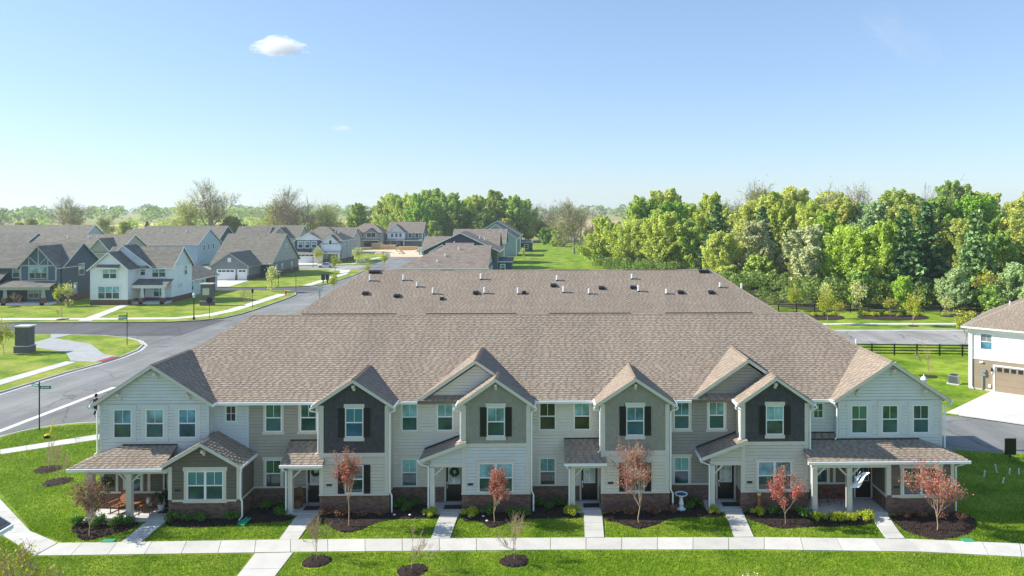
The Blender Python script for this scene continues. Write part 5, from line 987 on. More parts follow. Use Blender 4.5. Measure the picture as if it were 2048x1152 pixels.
def shrubproto(k, seed, r, h, mat, n, leaf, flat=.85):
    rng = np.random.default_rng(seed); lob = [(rng.normal()*r*.42, rng.normal()*r*.42, h*(.35+.35*rng.random()), r*rng.uniform(.38, .6)) for _ in range(9)]
    C, Nn, s = lobes_cloud(rng, lob, n/9/(r*.5)**2, leaf, flat, .8, .5); C[:, 2] = np.maximum(C[:, 2], .02)
    segs = [(bend((0, 0, -.05), (x*.8, y*.8, z), rng, .1, 3), [.012, .009, .005]) for x, y, z, _ in lob]; proto(k, (branch_mesh('stems', segs, 4), quads_mesh('crown', C, Nn, s, rng), 'bark', mat))
shrubproto('g', 81, .36, .55, 'leaf_shrub', 900, .035); shrubproto('y', 82, .36, .55, 'leaf_yellow', 1000, .035); shrubproto('n', 83, .34, .55, 'leaf_brown', 320, .035); shrubproto('l', 84, .32, .6, 'leaf_shrub', 220, .05)
# ---- mulch beds
BEDS = dict(A=[(-25.5, -2.1), (-25.1, -1.95), (-22.0, -2.1), (-22.1, -2.6), (-22.3, -3.0), (-23.1, -3.35), (-23.7, -3.85), (-24.4, -3.75), (-24.8, -3.2), (-25.3, -3.0)],
 B=[(-20.75, -1.8), (-17.0, -1.7), (-16.95, .0), (-14.85, .0), (-14.72, -1.3), (-14.05, -1.45), (-14.15, -2.2), (-15.7, -2.35), (-17.4, -2.65), (-19.1, -2.8), (-20.5, -2.55), (-20.75, -2.4)],
 C=[(-12.82, -1.2), (-9.0, -1.2), (-9.0, 0), (-7.1, 0), (-7.0, -1.35), (-6.2, -1.5), (-6.25, -2.05), (-7.4, -2.0), (-8.9, -2.1), (-9.7, -2.75), (-10.2, -3.2), (-10.8, -3.4), (-11.5, -3.1), (-12.1, -2.45), (-12.85, -2.3)],
 D=[(-5.02, -1.2), (-1.2, -1.2), (-1.2, 0), (.75, 0), (.85, -1.35), (1.62, -1.5), (1.62, -2.2), (-.1, -2.1), (-1.8, -2.2), (-2.5, -2.6), (-2.8, -2.95), (-3.4, -3.05), (-3.8, -2.45), (-5.0, -2.3)],
 E=[(2.78, -1.2), (6.55, -1.2), (6.6, 0), (8.5, 0), (8.6, -1.35), (9.4, -1.6), (9.4, -2.25), (8.1, -2.1), (6.4, -2.2), (5.8, -2.75), (5.3, -3.1), (4.6, -3.3), (4.0, -3.0), (3.4, -2.6), (2.78, -2.5)],
 F=[(10.55, -1.2), (14.2, -1.2), (14.25, -2.1), (17.3, -2.15), (17.25, -3.0), (15.3, -3.2), (13.2, -3.2), (12.4, -3.4), (11.7, -3.25), (11.2, -2.8), (10.55, -2.5)],
 G=[(18.4, -1.85), (22.3, -1.85), (23.1, -2.1), (22.8, -3.3), (21.6, -4.1), (20.5, -4.6), (19.6, -4.6), (18.9, -4.0), (18.45, -3.4)])
def smooth_poly(p, it=2):
    for _ in range(it): p = [q for i in range(len(p)) for q in ((p[i][0]*.75+p[(i+1) % len(p)][0]*.25, p[i][1]*.75+p[(i+1) % len(p)][1]*.25), (p[i][0]*.25+p[(i+1) % len(p)][0]*.75, p[i][1]*.25+p[(i+1) % len(p)][1]*.75))]
    return p
def inside(poly, x, y):
    c = np.zeros(len(x), bool); n = len(poly)
    for i in range(n):
        (x0, y0), (x1, y1) = poly[i], poly[(i+1) % n]; k = ((y0 > y) != (y1 > y)) & (x < (x1-x0)*(y-y0)/((y1-y0) if y1 != y0 else 1e-9)+x0); c ^= k
    return c
rng = np.random.default_rng(7); BP = {}
def bed(name, poly, zf, chips=0, lift=.035, gs=.3):
    x0, x1 = min(p[0] for p in poly), max(p[0] for p in poly); y0, y1 = min(p[1] for p in poly), max(p[1] for p in poly)
    gx, gy = np.meshgrid(np.arange(x0, x1, gs), np.arange(y0, y1, gs)); gx = gx.ravel()+rng.normal(size=gx.size)*.05; gy = gy.ravel()+rng.normal(size=gy.size)*.05; k = inside(poly, gx, gy)
    pts = [Vector(p) for p in poly]+[Vector((a, b)) for a, b in zip(gx[k], gy[k])]; n = len(poly)
    r = geometry.delaunay_2d_cdt(pts, [(i, (i+1) % n) for i in range(n)], [list(range(n))], 1, 1e-4)
    m = MB(); m.v = [(v.x, v.y, zf(v.x, v.y)+(lift+.02*rng.random() if i >= n else -.01)) for i, v in enumerate(r[0])]; m.f = [tuple(f) for f in r[2]]
    o = struct(m.build(name, 'mulch', smooth=True))
    if chips:
        px, py = rng.uniform(x0, x1, chips), rng.uniform(y0, y1, chips); k = inside(poly, px, py); px, py = px[k], py[k]
        C = np.stack([px, py, np.array([zf(a, b) for a, b in zip(px, py)])+lift+.015], 1); me = quads_mesh('mulch_chips', C, rng.normal(size=(len(px), 3))*.5+[0, 0, 1], .05*rng.uniform(.5, 1.3, len(px)), rng, 1.2); link('mulch_chips', me, 'mulch_chip', o, kind='stuff')
    return o
for k, p in BEDS.items(): BP[k] = smooth_poly(p, 1); bed('mulch_bed', BP[k], hz, 1800)
def ring(x, y, r, z=ZL, chips=160):
    p = [(x+r*(1+.08*math.sin(3*a+x))*math.cos(a), y+r*(1+.06*math.cos(2*a+y))*math.sin(a)) for a in np.linspace(0, 6.283, 19)[:-1]]
    return bed('mulch_ring', p, lambda a, b: z+.08*max(0, 1-math.hypot(a-x, b-y)/r), chips, .03, .22)
# ---- red maples along the facade
for k, x, y, rz, lab in (('r5', -23.96, -3.45, 0, 'copper-brown young maple before the porch with the wooden chairs'), ('r1', -10.8, -2.75, .6, 'tall slender red maple before the dark-shaked bay with black shutters'), ('r2', -3.13, -2.55, 1.2, 'dense rust-red maple before the white bay with the wreathed door'), ('r3', 4.72, -2.65, 2.4, 'spreading open red maple right of the middle front walk, beside the white birdbath'), ('r4', 12.46, -2.95, 2.9, 'small round pinkish-red maple before the dark bay nearest the right end'), ('r6', 20.35, -3.6, .3, 'tallest full red maple at the right end of the row')):
    plant(k, 'red_maple', lab, 'tree', (x, y, hz(x, y)), 1.0, rz, group='young red maples along the townhouse front')
# ---- bare saplings in mulch rings
for i, (k, x, y, rz, lab) in enumerate((('t1', -11.41, -6.3, 0, 'bare sapling in a mulch ring right of the lower front path'), ('t2', -6.61, -7.35, 1, 'bare sapling in a mulch ring at the bottom edge, middle of three'), ('t1', -1.83, -6.45, 2, 'bare sapling in a mulch ring at the bottom centre, rightmost of three'), ('t2', -32.94, 6.88, 3, 'farther bare sapling with a red tag on the left lawn'), ('t1', -30.87, 4.6, 4, 'nearer bare sapling in a mulch ring on the left lawn'))):
    plant(k, 'bare_sapling', lab, 'sapling', (x, y, ZL), 1.0 if i < 3 else .95, rz, group='bare staked saplings on the front lawn'); ring(x, y, .72 if i < 3 else .85)
plant('w1', 'blossom_sapling', 'white-budded sapling tip at the bottom edge right of centre', 'sapling', (8.15, -11.6, ZL), .64, 0); plant('f1', 'leafing_tree', 'yellow-green leafing young tree at the lower left corner', 'tree', (-21.6, -11.6, ZL), 1.0, 1.0)
# ---- shrubs
SHR = [('g', -24.1, -2.45), ('g', -23.1, -2.5), ('g', -22.55, -2.45), ('g', -25.2, -2.45), ('l', -20.4, -2.2), ('l', -19.6, -2.2), ('l', -18.75, -2.15), ('l', -17.35, -2.1), ('g', -15.9, -.7), ('g', -15.1, -.5), ('g', -14.95, -1.55), ('n', -12.4, -1.55), ('n', -11.55, -1.75), ('n', -10.35, -1.7), ('n', -9.4, -1.7), ('g', -8.5, -.55), ('g', -7.7, -.5), ('g', -8.1, -.95), ('y', -6.75, -1.6), ('y', -4.55, -1.75), ('l', -3.5, -1.8), ('l', -2.3, -1.85), ('l', -1.6, -1.85), ('g', -.6, -.55), ('g', .3, -.5), ('g', -.1, -.95), ('y', 1.15, -1.55), ('n', 3.4, -1.7), ('n', 4.2, -1.85), ('n', 5.6, -1.75), ('n', 6.6, -1.55), ('g', 7.75, -1.05), ('g', 8.15, -.55), ('y', 8.85, -1.65), ('y', 11.25, -1.85), ('l', 12.2, -1.95), ('l', 13.7, -2.3), ('y', 14.5, -2.55), ('y', 15.35, -2.6), ('y', 16.1, -2.6), ('y', 16.95, -2.5), ('n', 19.2, -2.45), ('n', 20.1, -2.45), ('n', 21.05, -2.6), ('n', 22.1, -2.75)]
SN = {'g': 'dark green', 'y': 'yellow-green', 'n': 'brown dormant', 'l': 'sparse leafy green'}
UN = [(-99, -20.9, 'before the left end porch'), (-20.9, -13.5, 'before the dark entry gable near the left end'), (-13.5, -8.95, 'before the dark bay with the slender red maple'), (-8.95, -5.6, 'left of the wreathed door'), (-5.6, -1.3, 'before the white bay of the wreathed door'), (-1.3, 2.2, 'left of the middle front walk'), (2.2, 6.62, 'under the open red maple'), (6.62, 9.7, 'beside the birdbath'), (9.7, 14.1, 'before the right-hand dark bay'), (14.1, 18.2, 'before the right end porch posts'), (18.2, 99, 'before the brick front at the right end')]
ORD = ['first', 'second', 'third', 'fourth', 'fifth', 'sixth', 'seventh', 'eighth', 'ninth', 'tenth', 'eleventh', 'twelfth', 'thirteenth', 'fourteenth', 'fifteenth', 'sixteenth', 'seventeenth', 'eighteenth', 'nineteenth', 'twentieth', 'twenty-first', 'twenty-second', 'twenty-third', 'twenty-fourth', 'twenty-fifth', 'twenty-sixth', 'twenty-seventh', 'twenty-eighth', 'twenty-ninth', 'thirtieth']
rr = random.Random(5)
for a, b, where in UN:
    for kk in SN:
        L = sorted([s for s in SHR if s[0] == kk and a < s[1] <= b], key=lambda s: s[1])
        for i, (k, x, y) in enumerate(L):
            pre = '' if len(L) == 1 else ORD[i]+' '; lab = pre+SN[k]+' shrub '+('from left ' if pre else '')+where
            s_ = rr.uniform(.85, 1.15)*({'g': 1.0, 'y': 1.0, 'n': 1.0, 'l': 1.1}[k]); plant(k, 'shrub', lab, 'shrub', (x, y, hz(x, y)+.02), s_, rr.random()*6, group='shrubs in the front beds')
# ---- grass blades on the near lawns
def blades(name, n, x0, x1, y0, y1, seed, size=.05):
    r_ = np.random.default_rng(seed); x, y = r_.uniform(x0, x1, n), r_.uniform(y0, y1, n); keep = np.ones(n, bool)
    for p in list(BP.values())+[[(-25.3, -5.55), (-13, -5.45), (-.1, -5.45), (10.6, -5.65), (18.4, -6.05), (23, -6.7), (40, -10.1), (41, -8.4), (23.8, -5.05), (18.4, -4.4), (11, -4.06), (-.1, -3.88), (-13.5, -3.8), (-25.1, -3.95), (-27.6, -2.5), (-40, 9.6), (-41.2, 9.4), (-28.9, -3.1)], [(-25.3, -2.14), (18.5, -2.14), (22.3, -1.9), (22.3, 14), (-25.3, 14)], [(-14.75, -13), (-12.8, -13), (-12.8, -5), (-14.8, -5)], [(-41.3, 9.5), (-38.1, 9.9), (-33.3, 13.1), (-28, 15.3), (0, 15.5), (0, 16.9), (-34.3, 14.55), (-39, 11)]]: keep &= ~inside(p, x, y)
    for a, b, c, d, e, f in ((-22.1, -21.0, -21.75, -20.65, -4.1, -2), (-14.13, -13.03, -13.95, -12.8, -4, -1.3), (-6.33, -5.23, -6.17, -5.05, -4, -1.3), (1.63, 2.75, 1.67, 2.79, -4.1, -1.3), (9.4, 10.53, 9.45, 10.55, -4.2, -1.5), (17.23, 18.3, 17.33, 18.37, -4.5, -2)): keep &= ~inside([(a, e), (b, e), (d, f), (c, f)], x, y)
    for cx, cy in ((-11.41, -6.3), (-6.61, -7.35), (-1.83, -6.45), (-32.94, 6.88), (-30.87, 4.6)): keep &= np.hypot(x-cx, y-cy) > .78
    keep &= inside([(-41.4, -40), (-41.4, 12.6), (-39.8, 16), (-36.4, 17.6), (20, 17.5), (26.4, 14.5), (27.4, 10), (31, 8.7), (60, 5.6), (60, -40)], x, y)
    x, y = x[keep], y[keep]; tuft = r_.normal(size=(len(x), 2))*.9; z = np.array([max(ZL, hz(a, b)) for a, b in zip(x, y)]); h = size*r_.uniform(.5, 1.5, len(x))
    V = np.zeros((len(x), 3, 3)); a = r_.uniform(0, 6.283, len(x)); w_ = size*.22; V[:, 0] = np.stack([x-np.cos(a)*w_, y-np.sin(a)*w_, z-.005], 1); V[:, 1] = np.stack([x+np.cos(a)*w_, y+np.sin(a)*w_, z-.005], 1); V[:, 2] = np.stack([x+tuft[:, 0]*h*.6, y+tuft[:, 1]*h*.6, z+h], 1)
    n = len(x); me = bpy.data.meshes.new(name); me.vertices.add(3*n); me.vertices.foreach_set('co', V.astype(np.float32).ravel()); me.loops.add(3*n); me.loops.foreach_set('vertex_index', np.arange(3*n, dtype=np.int32)); me.polygons.add(n); me.polygons.foreach_set('loop_start', np.arange(0, 3*n, 3, dtype=np.int32)); me.polygons.foreach_set('loop_total', np.full(n, 3, dtype=np.int32)); me.update()
    o = link(name, me, 'grass_blade'); o['label'] = {1: 'bright green mown grass in front of the townhouse row', 2: 'mown grass on the lawn left of the townhouse row', 3: 'shaded mown grass right of the townhouse row'}[seed]; o['category'] = 'grass'; o['kind'] = 'stuff'
blades('grass', 210000, -30, 32, -9.2, -1.0, 1, .075); blades('grass', 150000, -46, -24.5, -6, 17, 2, .085); blades('grass', 60000, 22, 40, -5, 16, 3, .085)
# ---- the wood on the right: front row, middle row, back row
rw = random.Random(17)
G1, G2, G3, G4, G5 = (.80, .94, .48), (.98, 1.03, .54), (.68, .86, .46), (1.06, 1.06, .68), (.60, .80, .42)
WOOD = []   # (kind, x, y, scale, colour, words)
for x, y, k, s, c, wd in ((22, 158, 'd3', .80, G2, 'yellow-green leafy'), (29, 150, 'd1', .86, G2, 'yellow-green leafy'), (35, 148, 'd5', .9, G1, 'mid-green leafy'), (15, 168, 'd5', .9, G2, 'yellow-green leafy'), (39.5, 136, 'c2', 1.0, (.66, .82, .58), 'dark pine'), (36, 118, 'd5', .72, G4, 'pale yellow-green leafy'), (45.5, 121, 's1', .82, (.95, .9, .72), 'cream-silver leafy'), (53.5, 112, 's2', .95, (.95, .95, .8), 'cream-silver leafy'), (49, 131, 'c1', .86, (.62, .8, .55), 'dark pine'), (60, 108, 'd3', .78, (.84, 1.0, .36), 'bright lime-green leafy'), (66.5, 106, 'd4', .74, (.8, .96, .36), 'bright lime-green leafy'), (69.5, 104, 'c2', 1.02, (.78, .95, .68), 'blue-green pine'), (76, 108, 'c1', .98, (.6, .8, .55), 'dark pine'), (80.5, 98, 'c3', 1.04, (1.05, 1.2, .85), 'pale blue-green spruce'), (87, 102, 'd1', .72, G5, 'deep green leafy'), (94.5, 100, 'd2', .72, G3, 'deep green leafy'), (100, 96, 'd5', .9, G1, 'mid-green leafy'), (106, 94, 'd3', .78, (.78, .98, .36), 'bright lime-green leafy'), (58, 97, 'u2', 1.05, G5, 'low deep green'), (73, 92, 's2', .5, (.8, .95, .7), 'low silver-green'), (84, 92, 's1', .52, (.8, .98, .7), 'low silver-green'), (50, 106, 'd5', .5, (.85, .8, .5), 'low tawny'), (43, 112, 'u2', 1.2, G1, 'low mid-green'), (92, 90, 'u2', 1.1, G5, 'low deep green'), (99, 88, 'u1', 1.2, G1, 'low mid-green'), (65, 95, 'u2', .9, (.7, .95, .3), 'low lime-green'), (78, 90, 'u1', 1.1, G5, 'low deep green'), (88, 88, 'u1', 1.2, G1, 'low mid-green')):
    if x > 50: q_ = (y-12+42.86)/(y+42.86); x, y, s = x*q_, y-12, s*(.5+.5*q_)
    WOOD.append((k, x, y, s, c, wd, 'front row'))
for i, (x, y, k, s, c, wd) in enumerate(((26, 172, 'd2', .95, G1, 'mid-green leafy'), (34, 168, 'd1', 1.0, (.5, .78, .3), 'deep green leafy'), (43, 162, 'd4', .98, G2, 'yellow-green leafy'), (51, 150, 'd3', 1.08, G4, 'pale yellow-green leafy'), (57, 146, 'd2', .98, G2, 'yellow-green leafy'), (63, 140, 'd1', .96, G2, 'yellow-green leafy'), (70, 138, 'd5', 1.16, (.9, .88, .55), 'tawny budding'), (76, 132, 's1', 1.08, (.72, .88, .66), 'silver-green leafy'), (83, 130, 'd3', .98, (.86, .88, .5), 'tawny budding'), (88, 128, 'd4', .92, G5, 'deep green leafy'), (95, 126, 'd2', .90, (.55, .85, .3), 'mid-green leafy'), (102, 124, 'd1', .88, G4, 'pale yellow-green leafy'), (109, 122, 'd5', 1.05, (.8, .86, .5), 'tawny budding'), (116, 120, 'd3', .88, G1, 'mid-green leafy'), (62, 126, 'd4', .8, (.75, .95, .35), 'yellow-green leafy'), (90, 116, 'd2', .72, (.85, .9, .5), 'tawny budding'), (112, 108, 'd1', .8, (.7, .95, .38), 'lime-green leafy'))): WOOD.append((k, x, y, s, c, wd, 'middle row'))
for i, (x, y, k, s, c, wd) in enumerate(((40, 190, 'd3', 1.05, G1, 'mid-green leafy'), (50, 186, 'd1', .95, G1, 'mid-green leafy'), (60, 178, 'b3', 1.12, (.9, .9, .6), 'thin budding'), (68, 172, 'd2', 1.06, G4, 'pale yellow-green leafy'), (78, 168, 'd3', 1.22, G2, 'yellow-green leafy'), (86, 164, 'b3', 1.06, (1, .95, .7), 'thin budding'), (94, 160, 'd1', 1.16, (.8, .9, .5), 'pale green leafy'), (98, 152, 'b1', 1.16, None, 'bare grey'), (104, 150, 'd4', 1.12, G5, 'deep green leafy'), (112, 150, 'd2', .98, G3, 'deep green leafy'), (120, 148, 'd5', 1.2, G4, 'pale yellow-green leafy'), (128, 146, 'd3', .98, G2, 'yellow-green leafy'), (75, 156, 'b2', 1.2, (1, .95, .75), 'thin budding'), (55, 172, 'b2', 1.18, (1, .95, .75), 'thin budding'))): WOOD.append((k, x, y, s, c, wd, 'back row'))
for r_ in rw.sample(range(100), 24): WOOD.append((rw.choice(('d1', 'd2', 'd3', 'd4')), 30+r_*1.05, 205-.45*r_+rw.uniform(-6, 12), rw.uniform(.86, 1.08), rw.choice((G1, G2, G4)), 'green leafy', 'farthest row'))
# ---- tree groups farther off
FAR = [(-64, 318, 'd4', .98, (.62, .92, .28), 'bright green leafy', 'trees behind the white and blue house'), (-58, 330, 'd2', 1.02, G1, 'mid-green leafy', ''), (-50, 322, 'd1', 1.05, G3, 'deep green leafy', ''), (-43, 334, 'd3', 1.1, G1, 'mid-green leafy', ''), (-36, 326, 'd4', .98, G2, 'yellow-green leafy', ''), (-70, 336, 'd1', 1.08, G2, 'yellow-green leafy', ''), (-28, 336, 'd2', 1.02, (.66, .74, .4), 'olive leafy', ''), (-78, 345, 'd3', 1.12, G1, 'mid-green leafy', ''), (-20, 330, 'd5', 1.2, G3, 'deep green leafy', ''), (-86, 352, 'd2', 1.0, G2, 'yellow-green leafy', ''), (-47, 318, 'd5', .82, (.5, .6, .36), 'olive leafy', ''), (-33, 316, 'd5', .8, (.5, .6, .36), 'olive leafy', ''), (-22, 318, 'u2', 1.6, (.9, .8, .4), 'low tawny', ''), (-56, 314, 'u2', 1.5, G3, 'low deep green', ''), (-14, 344, 'd4', .85, G1, 'mid-green leafy', '')]
for x, y, k, s, c, wd, _ in FAR: WOOD.append((k, x, y, s*1.17, c, wd, 'wood behind far white house'))
for x, y, k, s, c, wd in ((-12, 330, 'd5', .8, (.9, .92, .5), 'pale yellow-green leafy'), (-6, 340, 'd5', .7, (.86, .96, .5), 'pale yellow-green leafy'), (4, 345, 'd3', .55, (.8, .9, .5), 'mid-green leafy'), (-1, 335, 'b2', .82, (1, .95, .7), 'thin bare'), (3, 318, 'd3', .5, (.85, .9, .5), 'pale yellow-green leafy'), (8, 318, 'b3', .92, (.9, .88, .5), 'thin budding'), (2, 350, 'b1', .9, None, 'bare grey'), (-7, 352, 'b1', .88, None, 'bare grey'), (13, 306, 'b2', .86, (.9, .88, .5), 'thin bare'), (-14, 348, 'b1', .95, None, 'bare grey'), (3.4, 282, 'u1', 1.6, (.6, .72, .4), 'low olive'), (16, 286, 'u2', 1.2, (.6, .62, .4), 'low tawny'), (-3, 300, 'u2', 1.3, (.5, .7, .34), 'low green'), (22, 262, 'u2', 1.2, G1, 'low green'), (8.0, 232, 'b3', .92, (.95, .92, .55), 'tall thin budding'), (14, 226, 'b2', .84, (1, .9, .7), 'tall thin bare')): WOOD.append((k, x, y, s, c, wd, 'backyard end'))
for x, y, k, s, c, wd in ((-115, 268, 'b4', 1.05, (.85, .88, .45), 'tall budding'), (-110, 262, 'b3', 1.18, (.95, .92, .6), 'tall thin budding'), (-104, 258, 'b1', 1.12, None, 'tall bare'), (-99, 264, 'b2', 1.1, (1, .95, .7), 'tall thin bare'), (-93, 270, 'b4', 1.08, (.62, .78, .4), 'budding'), (-88, 300, 'd4', .88, (.7, .85, .4), 'green leafy'), (-99, 292, 'b3', .8, (.9, .95, .4), 'low budding')): WOOD.append((k, x, y, s, c, wd, 'gap between far houses'))
for x, y, k, s, c, wd in ((-155, 300, 'b3', 1.34, (1.0, 1.0, .66), 'great spreading budding'), (-167, 305, 'b4', 1.15, (.9, .95, .42), 'spreading yellow-green'), (-148, 306, 'd5', .85, (.55, .62, .4), 'rounded olive'), (-170, 310, 'd5', .68, (.9, .95, .3), 'low yellow-green'), (-235, 330, 'b3', 1.05, (1, 1, .8), 'grey budding'), (-243, 336, 'b2', 1.0, (1, 1, .8), 'grey bare'), (-205, 322, 'd5', .66, (.8, .85, .3), 'low yellow-green'), (-197, 326, 'c3', .62, (.6, .8, .6), 'small dark green'), (-268, 340, 'd5', .62, (.7, .75, .4), 'low olive'), (-284, 345, 'b3', .82, (.7, .78, .5), 'budding'), (-292, 350, 'd4', .66, (.6, .8, .4), 'green leafy'), (-312, 338, 'b2', 1.16, (1, 1, .8), 'tall grey-green bare'), (-318, 344, 'd5', .72, (.6, .72, .4), 'low green'), (-256, 332, 'd5', .7, (.7, .72, .45), 'low olive'), (-300, 332, 'u2', 1.2, (.5, .6, .4), 'low dark'), (-222, 334, 'b4', .75, (.7, .75, .45), 'budding'), (-330, 340, 'd5', .66, (.5, .7, .4), 'low green'), (-180, 330, 'd5', .5, (.5, .66, .45), 'low dark green')): WOOD.append((k, x, y, s, c, wd, 'line beyond left roofs'))
# labels: rank every look within its row by where it stands from left to right in the photo
from collections import defaultdict
gr = defaultdict(list)
for t in WOOD: gr[(t[5], t[6])].append(t)
for (wd, row), L in gr.items():
    L.sort(key=lambda t: t[1]/(t[2]+42.86))
    for i, (k, x, y, s, c, _, _) in enumerate(L):
        noun = 'bush' if wd.startswith('low') and k[0] == 'u' else 'tree'
        lab = (wd+' '+noun if len(L) == 1 else ORD[i]+' '+wd+' '+noun+' from left')+', '+row+(' of right-hand wood' if row.endswith('row') else '')
        plant(k, 'tree' if noun == 'tree' else 'bush', lab, noun, (x, y, ZL-.05), s, rw.random()*6.28, c, row, rw.uniform(.92, 1.0))
# ---- undergrowth that closes the wood's foot, and the hazy woods at the horizon (each reads as one mass)
def mass(name, label, cat, spots, leaf, dens, seed, mat, col):
    r_ = np.random.default_rng(seed); C, Nn, s = lobes_cloud(r_, spots, dens, leaf, .8, .8); C[:, 2] = np.maximum(C[:, 2], ZL); o = link(name, quads_mesh(name, C, Nn, s, r_), mat, kind='stuff'); o['label'] = label; o['category'] = cat; o.color = (*col, 1)
ru = random.Random(3)
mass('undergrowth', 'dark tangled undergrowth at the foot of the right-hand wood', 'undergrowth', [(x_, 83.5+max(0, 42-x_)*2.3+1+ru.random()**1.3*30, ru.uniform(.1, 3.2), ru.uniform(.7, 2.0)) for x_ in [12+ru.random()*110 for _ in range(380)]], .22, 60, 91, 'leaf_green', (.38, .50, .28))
sp = []
for i in range(760):
    d = ru.choice((1000, 1250, 1500, 1700, 2100))*ru.uniform(.92, 1.1); a = R(ru.uniform(-52, 40)); d = max(d, 1400) if -5 < math.degrees(a) < 4 else d; sp.append((d*math.sin(a), -42+d*math.cos(a), ru.uniform(2, 12)*(1 if d < 1100 else 1.3), ru.uniform(5, 10)))
mass('distant_woods', 'hazy blue-green line of woods along the horizon', 'woods', sp, 1.9, .9, 92, 'leaf_green', (.42, .56, .34))
sp = [(ru.uniform(-420, -60), ru.uniform(470, 700), ru.uniform(1, 4), ru.uniform(2.5, 5)) for _ in range(90)]
mass('hedgerow', 'scattered green hedgerow bushes across the far fields', 'hedge', sp, 1.1, 3, 93, 'leaf_green', (.6, .75, .42))
# ---- young trees along the roads
YT = [('y1', 39.9, 79.7, 1.0, 'yellow-green sapling against the dark fence just right of the roofs'), ('y3', 45.4, 81, 1.1, 'pale green round sapling before the dark fence, nearest the roofs'), ('y1', 40.2, 65.9, 1.25, 'bright yellow-green sapling at the end of the brown roof, by the far pavement'), ('y3', 49.9, 79.5, 1.2, 'pale green round sapling left of the planted mulch bed'), ('y2', 52.8, 73.2, .8, 'small tawny sapling in the planted mulch bed'), ('y1', 52.0, 64.2, 1.15, 'slim yellow-green sapling in a ring between pavement and road'), ('y3', 61.5, 73.5, .75, 'small round sapling right of the planted mulch bed'), ('y2', 51.2, 48.9, 1.15, 'yellow-green sapling beside the right-hand house roof'), ('y2', 73, 82, 1.7, 'tall vase-shaped yellow-green tree above the right-hand roof'), ('y2', 84, 80, 1.5, 'yellow-green tree at the right edge above the roof'), ('y2', 44.0, 71.5, .7, 'small brownish sapling beside the mulch bed'),
      ('t2', 38.1, 32.3, 1.6, 'thin bare sapling in a mulch ring on the lawn before the black fence'), ('t2', -74.7, 73.2, 1.0, 'thin sapling in the verge before the pale corner house'), ('y3', -83.6, 88.6, .95, 'bent round yellow-green tree between the teal and pale houses'), ('y1', -85.2, 88.2, .85, 'leaning pale green tree beside the teal house'), ('t2', -71.4, 89.2, 1.35, 'bare sapling before the porch of the pale corner house'), ('t1', -92.4, 88.0, 1.1, 'bare reddish sapling before the teal porch'), ('y3', -57.0, 110.8, 1.25, 'leafy green sapling above the red hydrant'), ('y1', -43.6, 108, 1.0, 'yellow-green sapling beside the speed limit sign'), ('y1', -43.4, 133.9, .95, 'yellow-green sapling at the end of the second roof, by the street'), ('y1', -56.5, 154.2, 1.1, 'yellow street sapling before the silver car'), ('y3', -53.2, 172, .8, 'small sapling at the far street corner'), ('y3', -58.5, 186, 1.2, 'slim green sapling right of the silver car'), ('y2', -46.5, 166, 1.1, 'bushy green sapling on the far right verge of the street'), ('y1', -71, 186.5, 1.15, 'bright yellow sapling before the navy and white house'), ('y1', -64, 46, .9, 'yellow-green sapling at the left edge beside the dark monument'), ('t1', -53.2, 88, 1.2, 'bare sapling beside the lantern post on the corner lawn'), ('y3', -9.5, 205, .9, 'slim sapling in the backyard grass'), ('y1', 22, 175, .9, 'slim sapling at the edge of the backyards')]
for k, x, y, s, lab in YT: plant(k, 'young_tree', lab, 'sapling', (x, y, ZL), s, rw.random()*6.28, group='young street trees')
for x, y, r_ in ((38.1, 32.3, .9), (52, 64.2, .8), (62, 73.5, 1.1), (-74.7, 73.2, 1.0), (-71.4, 89.2, .9), (-92.4, 88, 1.0), (51.2, 48.9, .9)): ring(x, y, r_, ZL, 0)
for p in ([(47, 71.5), (50.5, 69.4), (55, 69.6), (58.5, 71.6), (58.8, 74.6), (53, 75.4), (48, 74.6)], [(36, 71), (40, 69.8), (44, 70), (45.8, 73), (44.6, 75.2), (38, 75.6)], [(62.5, 74), (66, 72.6), (76, 72.5), (80, 75), (72, 77), (64, 76.4)]): bed('mulch_bed', smooth_poly(p, 1), lambda a, b: ZL+.02, 0, .1, .7)
i = 0
for x0, x1, n, wh in ((47.5, 58, 9, 'long planted bed across the road'), (37, 45, 5, 'bed at the end of the brown roof'), (63.5, 76, 7, 'bed behind the right-hand roof')):
    for j in range(n): xx = x0+(x1-x0)*(j+.5)/n; plant('y' if (j % 3) else 'g', 'shrub', ORD[j]+' shrub from the left in the '+wh, 'shrub', (xx, 73.6+.5*math.sin(j*2.1), ZL+.1), 1.5, j, group='shrubs in the beds across the road')
for q in list(bpy.data.objects):
    if q.name.startswith('trunk') and q.parent and q.parent.get('category') == 'shrub': q.name = 'stems'
